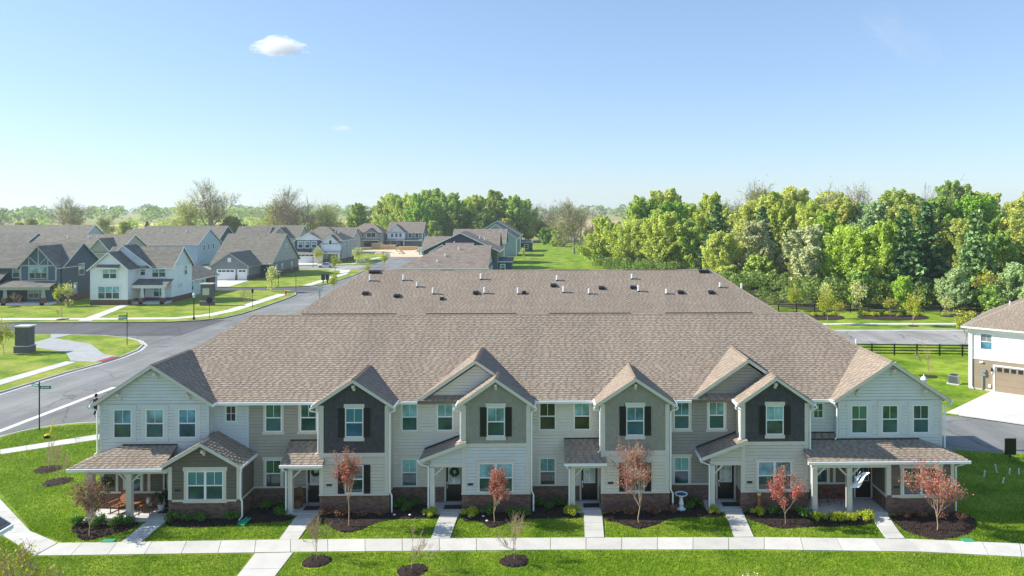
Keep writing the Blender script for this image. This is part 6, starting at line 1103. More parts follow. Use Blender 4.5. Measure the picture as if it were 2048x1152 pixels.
# ================================================================ FENCES
def fence(label, pts, post_step, H, rails, w=.07, group=None):
    """post and rail fence: every post and rail its own part"""
    x0, y0 = pts[0]; f = thing('rail_fence', label, 'fence', (x0, y0, ZL)); 
    for (a, b), (c, d) in zip(pts, pts[1:]):
        L = math.dist((a, b), (c, d)); n = max(1, round(L/post_step)); ux, uy = (c-a)/L, (d-b)/L
        for i in range(n):
            p = (a+ux*L*i/n-x0, b+uy*L*i/n-y0); q = (a+ux*L*(i+1)/n-x0, b+uy*L*(i+1)/n-y0)
            part('post', 'black_paint', f, (p[0]-w, p[0]+w, p[1]-w, p[1]+w, -.3, H+.06))
            for k in range(rails):
                z = .18+(H-.3)*k/(rails-1); m = MB(); nx, ny = -uy*.02, ux*.02
                m.slab([(p[0]-ux*-.075-nx, p[1]-uy*-.075-ny-w*.2, z), (q[0]-ux*.075-nx, q[1]-uy*.075-ny-w*.2, z), (q[0]-ux*.075-nx, q[1]-uy*.075-ny-w*.2, z+.13), (p[0]+ux*.075-nx, p[1]+uy*.075-ny-w*.2, z+.13)], (nx*2, ny*2, 0)); m.build('rail', 'black_paint', f)
    part('post', 'black_paint', f, (q[0]-w, q[0]+w, q[1]-w, q[1]+w, -.3, H+.06)); return f
fence('black four-rail fence on the near side of the road at right', [(29.4, 43.9), (47.2, 42.5), (62, 41.2)], 2.55, 1.3, 4)
fence('black four-rail fence along the foot of the wood across the road', [(28, 78.6), (110, 76.6)], 2.9, 1.3, 4)
# ================================================================ LAMPS, SIGNS, STREET FURNITURE
def lamp(label, x, y, H=3.9):
    o = thing('street_lamp', label, 'street lamp', (x, y, ZL), 0, 'black post lanterns'); MB().lathe([(.2, 0), (.2, .25), (.12, .4), (.075, .6), (.065, H-.75), (.11, H-.72), (.13, H-.6), (.07, H-.55)], 10).build('pole', 'black_paint', o, smooth=False)
    m = MB().lathe([(.13, H-.55), (.23, H-.1), (.2, H-.08)], 8); m.build('lantern', 'lamp_glass', o); MB().lathe([(.25, H-.08), (.16, H+.08), (.05, H+.16), (.02, H+.28)], 8).build('lantern_cap', 'lamp_glass', o); return o
lamp('black lantern post before the pale corner house', -54.6, 72.6); lamp('lantern whose white top rises behind the right gable', 26.6, 10.3, 4.9); lamp('lantern post before the side of the navy and white house', -60.6, 186.6)
def street_sign(label, x, y, H, rot, blades_, words):
    o = thing('street_sign', label, 'street sign', (x, y, ZL), rot); MB().lathe([(.045, -.1), (.045, H), (.02, H+.05)], 8).build('pole', 'black_paint', o)
    for (z, side, a), txt in zip(blades_, words):
        b = MB(); c, s_ = math.cos(a), math.sin(a); L = .95; u = (c*side, s_*side); n = (-s_*.015, c*.015)
        b.slab([(u[0]*.05-n[0], u[1]*.05-n[1], z), (u[0]*L-n[0], u[1]*L-n[1], z), (u[0]*L-n[0], u[1]*L-n[1], z+.22), (u[0]*.05-n[0], u[1]*.05-n[1], z+.22)], (n[0]*2, n[1]*2, 0)); bo = b.build('sign_blade', 'sign_green', o)
        l = MB(); rs = random.Random(len(txt)); k = .16   # unreadable white lettering
        while k < L-.14:
            ww = rs.uniform(.03, .075); f0 = (n[0]*1.0+s_*.008, n[1]*1.0-c*.008)
            f0 = (s_*.018, -c*.018); l.slab([(u[0]*k+f0[0], u[1]*k+f0[1], z+.07), (u[0]*(k+ww)+f0[0], u[1]*(k+ww)+f0[1], z+.07), (u[0]*(k+ww)+f0[0], u[1]*(k+ww)+f0[1], z+.15), (u[0]*k+f0[0], u[1]*k+f0[1], z+.15)], (s_*.004, -c*.004, 0)); k += ww+.03
        l.build('lettering', 'sign_white', bo)
    return o
street_sign('street name sign with two green blades on the near left corner', -39.4, 15.6, 3.7, 0, ((3.2, 1, -.1), (3.32, -1, -.45)), ('street', 'ave'))
street_sign('street name sign with two green blades on the round grass corner', -52.9, 51.6, 4.0, 0, ((3.5, -1, .1), (3.2, -1, .5)), ('lane', 'drive'))
street_sign('street name sign with one green blade at the side lane', -52.4, 119.6-8, 3.5, 0, ((3.2, -1, .0),), ('way',))
street_sign('street name sign beside the navy and white house', -62.5, 187.2, 3.4, 0, ((3.1, -1, .0),), ('road',))
o = thing('stop_sign', 'dark back of an octagonal sign before the stone monument', 'sign', (-52.9, 74.0, ZL)); MB().lathe([(.04, -.1), (.04, 2.9)], 8).build('pole', 'black_paint', o)
m = MB(); m.slab([(.52*math.cos(R(22.5+45*i)), 0, 2.75+.52*math.sin(R(22.5+45*i))) for i in range(8)], (0, .02, 0)); m.build('sign_plate', 'dark_metal', o)
def panel_sign(label, x, y, w_, h_, zb, mat, rz=0, name='sign', frame=None):
    o = thing(name, label, 'sign', (x, y, ZL), rz); MB().lathe([(.05, -.1), (.05, zb+h_+.05)], 8).build('pole', 'black_paint', o); p = part('sign_plate', mat, o, (-w_/2, w_/2, -.075, -.05, zb, zb+h_))
    if frame: part('sign_frame', frame, p, (-w_/2-.05, -w_/2, -.08, -.03, zb-.05, zb+h_+.05), (w_/2, w_/2+.05, -.08, -.03, zb-.05, zb+h_+.05), (-w_/2, w_/2, -.08, -.03, zb-.05, zb), (-w_/2, w_/2, -.08, -.03, zb+h_, zb+h_+.05))
    return o, p
panel_sign('dark rectangular sign board by the alley at the right edge', 31.3, 7.8, .68, 1.02, .28, 'black_paint', 0, 'sign', 'dark_metal')
o, p = panel_sign('white speed limit sign beside the street, above the roof edge', -43.0, 96.8, .8, 1.0, 1.7, 'sign_white', 0, 'sign', 'black_paint')
def text(s, size, loc, parent, mat):
    c = bpy.data.curves.new('lettering', 'FONT'); c.body = s; c.size = size; c.align_x = 'CENTER'; c.extrude = .004; t = bpy.data.objects.new('lettering_tmp', c); COL.objects.link(t); bpy.context.view_layer.update()
    dg = bpy.context.evaluated_depsgraph_get(); me = bpy.data.meshes.new_from_object(t.evaluated_get(dg)); bpy.data.objects.remove(t); o = link('lettering', me, mat, parent); o.rotation_euler = (R(90), 0, 0); o.location = loc; return o
text('SPEED', .2, (0, -.082, 2.5), p, 'black_paint'); text('LIMIT', .2, (0, -.082, 2.31), p, 'black_paint'); text('20', .56, (0, -.082, 1.8), p, 'black_paint')
def lantern_sign(label, x, y, H):
    o = thing('lantern_post', label, 'lantern', (x, y, ZL)); MB().lathe([(.04, -.1), (.04, H)], 8).build('pole', 'black_paint', o); MB().lathe([(.17, H), (.22, H+.5), (.1, H+.62), (.02, H+.72)], 6).build('lantern', 'black_paint', o)
lantern_sign('black box lantern on a thin post beside the curving pavement', -50.9, 85.6, 2.6)
for i, (x, y, H, lab) in enumerate(((-59.2, 120.6, 3.4, 'thin dark post at the mouth of the side lane'), (-67.4, 170, 3.0, 'thin dark post at the front bumper of the silver car'))):
    o = thing('post', lab, 'post', (x, y, ZL)); MB().lathe([(.06, -.1), (.06, H), (.03, H+.04)], 8).build('pole', 'black_paint', o); part('bracket', 'black_paint', o, (-.12, .12, -.02, .02, H-.5, H-.05))
def marker(label, x, y, lean, H):
    o = thing('marker_post', label, 'marker', (x, y, ZL)); MB().tube([(0, 0, -.05), (lean, 0, H)], [.05, .045], 6).build('pole', 'yellow_paint', o); part('cap', 'yellow_paint', o, (lean-.05, lean+.05, -.05, .05, H-.02, H+.05)); return o
o = marker('leaning yellow marker with round base on the left verge', -37.4, 13.6, .42, 1.35); MB().lathe([(.2, -.02), (.2, .18), (.14, .22)], 10, (-.1, 0, 0)).build('base', 'rubber', o); MB().lathe([(.18, .221), (.12, .3)], 10, (-.1, 0, 0)).build('base_cap', 'yellow_paint', o)
marker('yellow marker post on the lawn of the pale corner house', -60.3, 77.2, .25, 1.5)
def monument(label, x, y, w_, d_, h_, plate):
    o = thing('stone_monument', label, 'monument', (x, y, ZL)); part('shaft', 'stone_dark', o, (-w_/2, w_/2, -d_/2, d_/2, .8, h_)); part('plinth', 'stone_dark', o, (-w_/2-.1, w_/2+.1, -d_/2-.1, d_/2+.1, -.2, .74)); part('ledge', 'stone_cap', o, (-w_/2-.14, w_/2+.14, -d_/2-.14, d_/2+.14, .741, .83)); part('cap', 'stone_cap', o, (-w_/2-.18, w_/2+.18, -d_/2-.18, d_/2+.18, h_+.001, h_+.16))
    st = MB(); rs = random.Random(int(w_*10))
    for F, L in ((fS(-d_/2), w_), (fE(w_/2), d_)):
        st.T = F; z = .84
        while z < h_-.05:
            hh = rs.uniform(.14, .26); u = -L/2
            while u < L/2-.02:
                ww = rs.uniform(.25, .6); b = min(u+ww, L/2); st.box(u+.01, b-.01, -.01, rs.uniform(.015, .045), z+.01, min(z+hh, h_)-.01); u = b
            z += hh
    st.build('stones', 'stone_dark', o, kind='stuff')
    if plate: part('plaque', 'stone_cap', o, (-w_*.3, w_*.3, -d_/2-.08, -d_/2-.02, h_*.5, h_*.82))
monument('dark stone monument pillar on the grass at the left edge', -62.4, 47.2, 1.5, 1.15, 3.0, False); monument('stone monument with a pale plaque right of the pale corner house', -60.2, 89.4, 1.9, 1.1, 3.7, True)
o = thing('fire_hydrant', 'red fire hydrant on the pavement below the leafy sapling', 'hydrant', (-52.0, 104.6, ZL)); MB().lathe([(.22, -.05), (.22, .08), (.15, .1), (.15, .62), (.2, .64), (.2, .7), (.14, .82), (.05, .9)], 12).build('barrel', 'hydrant_red', o)
for s_ in (-1, 1): MB().tube([(s_*.12, 0, .45), (s_*.28, 0, .45)], .075, 8).build('nozzle', 'hydrant_red', o)
for i in range(2):
    o = thing('mailbox_unit', ('left' if i == 0 else 'right')+' of the two dark mailbox units beside the street pavement', 'mailbox', (-51.6+i*.95, 127.2, ZL), 0, 'mailbox units'); part('pedestal', 'black_paint', o, (-.1, .1, -.1, .1, -.1, .7)); part('cabinet', 'black_paint', o, (-.38, .38, -.2, .2, .7, 1.95)); part('roof', 'black_paint', o, (-.42, .42, -.24, .24, 1.951, 2.02))
    for r_ in range(4):
        for c_ in range(2): part('mail_door', 'dark_metal', o, (-.34+c_*.35, -.02+c_*.35, -.215, -.2, .76+r_*.29, 1.02+r_*.29))
# ================================================================ CAR
def sedan(label, x, y, rz):
    o = thing('car', label, 'car', (x, y, ZR+.004), rz); L, Wd = 4.75, 1.8; half = Wd/2
    lower = [(-2.36, .35), (-2.38, .55), (-2.3, .74), (-1.95, .84), (-1.1, .93), (1.55, .98), (2.05, .98), (2.36, .9), (2.38, .6), (2.3, .33)]
    m = MB(); xs_ = [-2.38, -2.2, -1.7, -1.05, -.3, .5, 1.2, 1.7, 2.15, 2.38]; top = [.62, .76, .86, .93, .95, .96, .98, .98, .97, .85]; wd = [.62, .78, .87, .9, .9, .9, .9, .88, .82, .7]; k = 7
    for xx, tz, ww in zip(xs_, top, wd):
        for (a, b) in ((-1, 0), (-1.0, .45), (-.93, .85), (-.6, 1), (.6, 1), (.93, .85), (1.0, .45), (1, 0)): m.v.append((xx, a*ww, .24+(tz-.24)*b))
    k = 8; n = len(xs_); m.f = [(i*k+j, i*k+j+1, (i+1)*k+j+1, (i+1)*k+j) for i in range(n-1) for j in range(k-1)]+[(i*k+k-1, i*k, (i+1)*k, (i+1)*k+k-1) for i in range(n-1)]+[tuple(range(k)), tuple(reversed(range((n-1)*k, n*k)))]
    body = m.build('body', 'car_silver', o, smooth=True)
    m = MB(); cab = [(-1.15, .92, .80), (-.35, 1.38, .64), (.15, 1.44, .62), (.85, 1.40, .62), (1.75, .97, .78)]
    for xx, z, ww in cab: m.v += [(xx, -min(.82, ww+.12), .92), (xx, -ww*.98, z), (xx, ww*.98, z), (xx, min(.82, ww+.12), .92)]
    m.f = [(i*4+j, i*4+j+1, i*4+j+5, i*4+j+4) for i in range(4) for j in range(3)]; cabin = m.build('cabin', 'car_silver', o, smooth=True)
    m = MB(); m.poly([(-1.04, -.74, .97), (-1.04, .74, .97), (-.42, .6, 1.36), (-.42, -.6, 1.36)]); m.T = lambda a, b, c: (a-.02, b, c+.015); MBg = MB(lambda a, b, c: (a-.02, b, c+.015)); MBg.poly([(-1.04, -.74, .97), (-1.04, .74, .97), (-.42, .6, 1.36), (-.42, -.6, 1.36)]); MBg.build('windscreen', 'car_glass', o)
    g = MB(lambda a, b, c: (a+.02, b, c+.015)); g.poly([(1.66, -.7, 1.0), (1.66, .7, 1.0), (.95, .58, 1.36), (.95, -.58, 1.36)]); g.build('rear_window', 'car_glass', o)
    for s_ in (-1, 1):
        for a, b, c, d in ((-.92, -.34, -.34, .3), (.36, .36, .82, 1.35)):
            g = MB(); 
            if a < 0: g.poly([(-.95, s_*.845, .97), (.3, s_*.845, .98), (.3, s_*.665, 1.38), (-.36, s_*.67, 1.34)])
            else: g.poly([(.36, s_*.845, .98), (1.35, s_*.84, .99), (.86, s_*.66, 1.35), (.36, s_*.665, 1.38)])
            g.build('side_window', 'car_glass', o)
        part('mirror', 'car_silver', o, (-.86, -.68, min(s_*.86, s_*1.02), max(s_*.86, s_*1.02), .95, 1.08)); part('headlight', 'headlight', o, (-2.37, -2.1, min(s_*.48, s_*.8), max(s_*.48, s_*.8), .64, .76)); part('tail_light', 'tail_red', o, (2.2, 2.39, min(s_*.45, s_*.76), max(s_*.45, s_*.76), .72, .86))
        for wx in (-1.42, 1.38):
            T_ = lambda a, b, c, wx=wx, s_=s_: (wx+a, s_*(.74+c), .33+b); w1 = MB(T_).lathe([(.2, -.02), (.32, 0), (.33, .04), (.33, .16), (.32, .19), (.21, .2)], 18); wo = w1.build('wheel', 'rubber', o); MB(T_).lathe([(.21, .16), (.2, .195), (.06, .21)], 10).build('rim', 'chrome', wo)
    return o
sedan('silver sedan parked on the far cross street', -64.6, 172.6, 0)
# ================================================================ PERSON
def skinned(name, joints, edges, mat, parent, root=0, sub=2):
    me = bpy.data.meshes.new(name); me.from_pydata([j[:3] for j in joints], edges, []); o = link(name, me, mat, parent)
    md = o.modifiers.new('skin', 'SKIN'); md.use_smooth_shade = True
    for v, j in zip(me.skin_vertices[0].data, joints): v.radius = (j[3], j[4] if len(j) > 4 else j[3])
    me.skin_vertices[0].data[root].use_root = True; s = o.modifiers.new('sub', 'SUBSURF'); s.levels = sub; s.render_levels = sub; return o
P_ = thing('person', 'person in dark cap, black shirt and dark trousers with white shoes walking in the alley', 'person', (-37.75, 19.9, ZR+.004), R(0))
J = [(0, 0, .98, .13, .10), (.01, 0, 1.18, .135, .10), (.03, 0, 1.38, .16, .10), (.04, 0, 1.5, .06), (.06, 0, 1.6, .055), (.07, 0, 1.69, .085, .1), (.075, 0, 1.77, .075, .09),
     (.03, -.19, 1.43, .055), (.05, -.24, 1.16, .043), (.29, -.16, 1.1, .032), (.03, .19, 1.43, .055), (.06, .23, 1.16, .043), (.3, .12, 1.14, .032), (0, -.1, .9, .085), (.1, -.1, .52, .06), (-.06, -.1, .1, .042), (.12, -.1, .04, .04), (0, .1, .9, .085), (.02, .1, .5, .06), (.06, .1, .1, .042), (.24, .1, .04, .04)]
skinned('body', J, [(0, 1), (1, 2), (2, 3), (3, 4), (4, 5), (5, 6), (2, 7), (7, 8), (8, 9), (2, 10), (10, 11), (11, 12), (0, 13), (13, 14), (14, 15), (15, 16), (0, 17), (17, 18), (18, 19), (19, 20)], 'skin', P_)
skinned('shirt', [(0, 0, .95, .155, .125), (.01, 0, 1.18, .155, .12), (.03, 0, 1.38, .175, .12), (.035, 0, 1.46, .1, .09), (.03, -.19, 1.43, .075), (.045, -.235, 1.22, .066), (.03, .19, 1.43, .075), (.055, .225, 1.22, .066)], [(0, 1), (1, 2), (2, 3), (2, 4), (4, 5), (2, 6), (6, 7)], 'cloth_black', P_)
skinned('trousers', [(0, 0, .97, .15, .12), (0, -.1, .88, .105), (.1, -.1, .52, .08), (-.05, -.1, .14, .068), (0, .1, .88, .105), (.02, .1, .5, .08), (.06, .1, .14, .068)], [(0, 1), (1, 2), (2, 3), (0, 4), (4, 5), (5, 6)], 'cloth_dark', P_)
for a, x in ((-.1, -.06), (.1, .06)): skinned('shoe', [(x-.05, a, .05, .05, .05), (x+.06, a, .045, .052, .045), (x+.19, a, .035, .042, .03)], [(0, 1), (1, 2)], 'sign_white', P_, 0, 1)
MB().lathe([(.108, 1.73), (.112, 1.8), (.09, 1.86), (.03, 1.885)], 12, (.072, 0, 0)).build('cap', 'cloth_black', P_, smooth=True); part('cap_peak', 'cloth_black', P_, (.15, .27, -.07, .07, 1.735, 1.75))
part('nose', 'skin', P_, (.155, .185, -.015, .015, 1.655, 1.69)); MB().lathe([(.098, 1.62), (.1, 1.72), (.09, 1.74)], 10, (.05, 0, 0)).build('hair', 'cloth_black', P_, smooth=True)
for s_ in (-1, 1):
    y = s_*.14 if s_ > 0 else -.16
    hb = Vector((.3, y, 1.12))
    for f in range(5):
        dy = (f-2)*.02*(-s_); e_ = [(hb.x+.0, y+dy*.8, hb.z, .012), (hb.x+.045-.006*abs(f-1), y+dy, hb.z+.006, .0095), (hb.x+.075-.008*abs(f-1), y+dy+(.01 if f == 0 else 0), hb.z-.015, .008)]
        skinned('finger', e_, [(0, 1), (1, 2)], 'skin', P_, 0, 1)
bag = thing('shoulder_bag', 'pale blue bag hanging at the hip of the walking person', 'bag', (-37.95, 19.75, ZR+.85)); part('pouch', 'cloth_blue', bag, (-.2, .16, -.22, -.08, -.12, .2)); MB().tube([(-.15, -.15, .2), (.02, -.16, .52), (.2, .0, .62)], .018, 6).build('strap', 'cloth_dark', bag)
ph = thing('letter_bundle', 'small pale bundle held in the hands of the walking person', 'papers', (-37.38, 19.88, ZR+1.13)); part('sheet', 'sign_white', ph, (-.04, .14, -.13, .1, -.01, .02))
# ================================================================ PORCH THINGS
def slat_chair(label, x, y, rz, rocker):
    o = thing('wooden_chair', label, 'chair', (x, y, 0), rz, 'wooden porch chairs')
    for s_ in (-1, 1):
        MB().tube([(-.25, s_*.3, .0), (-.22, s_*.3, .6)], .028, 6).build('leg', 'wood_dark', o); MB().tube([(.3, s_*.3, .0), (.2, s_*.3, .42)], .028, 6).build('leg', 'wood_dark', o); part('armrest', 'wood', o, (-.34, .28, s_*.31-.05, s_*.31+.05, .6, .63))
        if rocker: MB().tube([(-.42, s_*.3, .05), (-.1, s_*.3, 0.02), (.2, s_*.3, .02), (.5, s_*.3, .08)], .022, 6).build('rocker', 'wood_dark', o)
        MB().tube([(.2, s_*.26, .34), (.44, s_*.26, 1.02)], .024, 6).build('back_rail', 'wood_dark', o)
    for i in range(6): part('seat_slat', 'wood', o, (-.3+i*.09, -.225+i*.09, -.27, .27, .4-.008*i, .42-.008*i))
    for i in range(7):
        t = i/7; MB().slab([(.215+.24*t, -.25, .44+.62*t), (.215+.24*t, .25, .44+.62*t), (.24+.24*t, .25, .51+.62*t), (.24+.24*t, -.25, .51+.62*t)], (.015, 0, 0)).build('back_slat', 'wood', o)
    return o
slat_chair('wooden slat chair nearer the left porch corner, turned away', -23.85, -1.1, R(70), True); slat_chair('reclined wooden chair with white pillow on the left porch', -22.3, -1.25, R(12), False)
pl_ = thing('pillow', 'white pillow on the reclined wooden porch chair', 'pillow', (-22.13, -1.2, .62), R(12)); m = MB().lathe([(.02, -.1), (.2, -.07), (.27, 0), (.2, .07), (.02, .1)], 8); o = m.build('cushion', 'cushion', pl_, smooth=True); o.rotation_euler = (0, R(70), 0)
tb = thing('side_table', 'small round wooden table between the two porch chairs', 'table', (-23.0, -.95, 0)); MB().lathe([(.26, .46), (.26, .5)], 14).build('table_top', 'wood', tb)
for a in (0, 2.1, 4.2): MB().tube([(.2*math.cos(a), .2*math.sin(a), 0), (.12*math.cos(a), .12*math.sin(a), .46)], .018, 5).build('leg', 'wood_dark', tb)
pt = thing('potted_plant', 'spiky green plant in a white pot beside the left porch door', 'plant', (-22.0+.35, -.85, 0)); MB().lathe([(.14, 0), (.2, .34), (.22, .36), (.18, .34)], 14).build('pot', 'terracotta', pt)
rng = np.random.default_rng(4); m = MB()
for i in range(34):
    a, l = rng.random()*6.28, rng.uniform(.4, .85); e_ = Vector((math.cos(a)*l*.45, math.sin(a)*l*.45, .34+l)); s_ = Vector((-math.sin(a), math.cos(a), 0))*.025; b = Vector((0, 0, .34)); md_ = (b+e_)/2+Vector((0, 0, .12)); m.add([tuple(b-s_), tuple(b+s_), tuple(md_+s_), tuple(e_), tuple(md_-s_)], [(0, 1, 2, 3, 4)])
m.build('leaves', 'leaf_fern', pt)
fn = thing('hanging_fern', 'hanging fern basket at the left porch corner', 'plant', (-24.05, -1.9, 1.8)); MB().lathe([(.06, -.1), (.16, .04), (.17, .08)], 10).build('basket', 'wicker', fn); C, Nn, s_ = lobes_cloud(rng, [(0, 0, .16, .34), (.14, .05, .06, .26), (-.12, -.06, .04, .26)], 3400, .045); link('fronds', quads_mesh('fronds', C, Nn, s_, rng), 'leaf_fern', fn); MB().tube([(0, 0, .2), (0, 0, .66)], .008, 4).build('chain', 'dark_metal', fn)
wc = thing('wicker_chair', 'brown wicker chair beside the black door under the small porch', 'chair', (-14.25, -.6, 0), 0); m = MB(); m.lathe([(.27, .02), (.3, .4), (.29, .43)], 12); m.build('seat', 'wicker', wc); m = MB()
prof = [(.3*math.cos(R(a)), .3*math.sin(R(a))) for a in range(-15, 200, 15)]; hs = [.62+.42*max(0, math.sin(R(a)))**1.0 for a in range(-15, 200, 15)]
for (p, hp), (q, hq) in zip(zip(prof, hs), list(zip(prof, hs))[1:]): m.slab([(p[0], p[1], .4), (q[0], q[1], .4), (q[0]*1.1, q[1]*1.1, hq), (p[0]*1.1, p[1]*1.1, hp)], (-p[0]*.12, -p[1]*.12, 0))
m.build('backrest', 'wicker', wc); MB().lathe([(.25, .43), (.26, .5), (.2, .53)], 12).build('seat_pad', 'wood_dark', wc)
for x, y, w_, mt, lab in ((-13.4, -.75, .42, 'doormat', 'brown doormat before the left black door with the wicker chair'), (-5.55, -.75, .5, 'doormat', 'brown doormat before the wreathed door'), (2.2, -.7, .45, 'mat_dark', 'dark half-round doormat before the middle black door'), (10.05, -.7, .46, 'mat_dark', 'dark doormat before the black door beside the birdbath'), (-21.25, -1.0, .4, 'doormat', 'brown doormat at the left end porch door')):
    o = part('doormat', mt, None, (-w_, w_, -.27, .27, 0, .025)); o.location = (x, y, .001); tag(o, lab, 'doormat')
def wreath(label, x, y, z):
    o = thing('wreath', label, 'wreath', (x, y, z)); r_ = np.random.default_rng(int(abs(x)*10)); a = r_.random(700)*6.283; C = np.stack([.2*np.cos(a), -.02*np.ones(700), .2*np.sin(a)], 1)+r_.normal(size=(700, 3))*[.035, .025, .035]; link('leaves', quads_mesh('leaves', C, r_.normal(size=(700, 3)), .03*r_.uniform(.6, 1.3, 700), r_), 'leaf_fern', o); m = MB(); m.tube([(.2*math.cos(t), 0, .2*math.sin(t)) for t in np.linspace(0, 6.283, 17)], .03, 6); m.build('ring', 'wood_dark', o)
wreath('green wreath on the black door left of the white bay', -5.57, -.04, 1.72); wreath('dark wreath on the black door beside the wicker chair', -13.41, -.04, 1.8)
bb = thing('birdbath', 'white pedestal birdbath in the mulch left of the small porch', 'birdbath', (7.2, -1.1, hz(7.2, -1.1)+.04)); MB().lathe([(.26, 0), (.26, .06), (.16, .1), (.12, .18), (.15, .32), (.1, .5), (.09, .66), (.14, .74)], 16).build('pedestal', 'white_paint', bb, smooth=False); MB().lathe([(.1, .74), (.34, .82), (.37, .88), (.33, .88), (.25, .835)], 20).build('bowl', 'white_paint', bb, smooth=False); MB().lathe([(.27, .843), (.27, .847)], 18).build('water', 'glass_blue', bb)
bf = thing('wooden_post', 'short wooden post with orange top before the right-hand dark bay', 'post', (11.45, -1.55, hz(11.45, -1.55))); MB().lathe([(.09, 0), (.09, .95), (.08, .98)], 10).build('shaft', 'wood', bf); MB().lathe([(.11, .981), (.11, 1.06), (.06, 1.08)], 10).build('cap', 'lumber', bf)
# red metal set on the right porch
def bistro(label, x, y, rz):
    o = thing('metal_chair', label, 'chair', (x, y, 0), rz, 'red porch chairs'); 
    for a, b in ((-.2, -.2), (.2, -.2), (-.2, .2), (.2, .2)): MB().tube([(a*1.15, b*1.15, 0), (a, b, .45)], .016, 5).build('leg', 'red_paint', o)
    MB().lathe([(.24, .44), (.24, .47)], 12).build('seat', 'red_paint', o); m = MB(); m.tube([(-.2, .2, .45), (-.22, .26, .8), (-.12, .3, .96), (0, .31, 1.0), (.12, .3, .96), (.22, .26, .8), (.2, .2, .45)], .016, 5)
    for q in (-.1, 0, .1): m.tube([(q, .22, .47), (q, .3, .97)], .01, 4)
    m.build('backrest', 'red_paint', o)
bistro('red metal chair on the right porch, left of the red table', 14.95, -.75, R(60)); bistro('red metal chair on the right porch, right of the red table', 16.3, -.7, R(-50))
o = thing('metal_table', 'small round red metal table on the right porch', 'table', (15.6, -.7, 0)); MB().lathe([(.33, .7), (.33, .73)], 16).build('table_top', 'red_paint', o); MB().tube([(0, 0, .1), (0, 0, .7)], .025, 6).build('stem', 'red_paint', o)
for a in (.5, 2.6, 4.7): MB().tube([(0, 0, .12), (.28*math.cos(a), .28*math.sin(a), 0)], .016, 5).build('foot', 'red_paint', o)
fl = thing('flag', 'white and blue flag curled round its pole on the right porch column', 'flag', (16.42, -2.1, 1.5)); m = MB(); U, Vn = 12, 8; rng = np.random.default_rng(8)
for i in range(U+1):
    for j in range(Vn+1):
        u, v = i/U, j/Vn; x = .05+.62*u; z = .72*(1-v)-.1+.32*u; y = -.22-.12*math.sin(u*7+v*3)-.08*math.sin(v*9-u*4)-.2*u; m.v.append((x-.3*v+.1*math.sin(v*5+u*2), y, z))
m.f = [(i*(Vn+1)+j, (i+1)*(Vn+1)+j, (i+1)*(Vn+1)+j+1, i*(Vn+1)+j+1) for i in range(U) for j in range(Vn)]; fo = m.build('cloth', 'sign_white', fl, smooth=True)
fo.data.materials.append(M['glass_blue']); 
for p in fo.data.polygons:
    if (p.index//Vn) in (2, 3, 7) and (p.index % Vn) in (1, 2, 3, 4): p.material_index = 1
MB().tube([(-.02, .04, .0), (.3, -.4, .95)], .016, 6).build('pole', 'white_paint', fl)
# lids, tubes and stubs in the grass
for x, y, lab in ((-22.75, -3.9, 'green utility lid in the grass at the left end of the sidewalk'), (21.35, -4.75, 'green utility lid in the grass at the right end')):
    o = part('ground_box', 'box_green', None, (-.3, .3, -.17, .17, 0, .06)); o.location = (x, y, max(ZL, hz(x, y))); tag(o, lab, 'utility lid')
o = thing('splash_block', 'green downspout splash block in the mulch near the left end', 'splash block', (-16.45, -2.35, hz(-16.45, -2.35)+.04), R(-20)); MB().slab([(-.12, .3, .12), (.12, .3, .12), (.2, -.3, .02), (-.2, -.3, .02)], (0, 0, -.05)).build('tray', 'box_green', o)
for s_ in (-1, 1): MB().slab([(s_*.12, .3, .12), (s_*.2, -.3, .02), (s_*.2, -.3, .09), (s_*.12, .3, .2)], (s_*.02, 0, 0)).build('lip', 'box_green', o)
for i, (x, y, l, h_) in enumerate(((27.4, 4.2, .06, .4), (28.7, 4.9, -.15, .55), (29.35, 4.7, .03, .36), (27.9, 3.1, .12, .36), (29.9, 4.6, .0, .38))):
    o = thing('utility_stub', ('first', 'second', 'third', 'fourth', 'fifth')[i]+' white utility stub from the left in the shaded grass at right', 'utility pipe', (x, y, ZL), 0, 'utility stubs'); MB().tube([(0, 0, -.1), (l, 0, h_)], .04, 8).build('pipe', 'white_paint', o); MB().lathe([(.05, h_-.04), (.05, h_+.02)], 8, (l, 0, 0)).build('cap', 'white_paint', o)
for i, (x, y) in enumerate(((-8.6, -1.8), (-7.75, -1.85), (-7.0, -1.8), (-4.5, -2.1), (-3.75, -2.1), (-3.5, -2.6))):
    o = thing('path_light', ORD[i]+' small round path light from the left in the bed around the wreathed door', 'path light', (x, y, hz(x, y)+.04), 0, 'path lights'); MB().lathe([(.02, 0), (.02, .1)], 6).build('stake', 'dark_metal', o); MB().lathe([(.06, .1), (.08, .13), (.03, .16)], 10).build('cap', 'cushion', o)
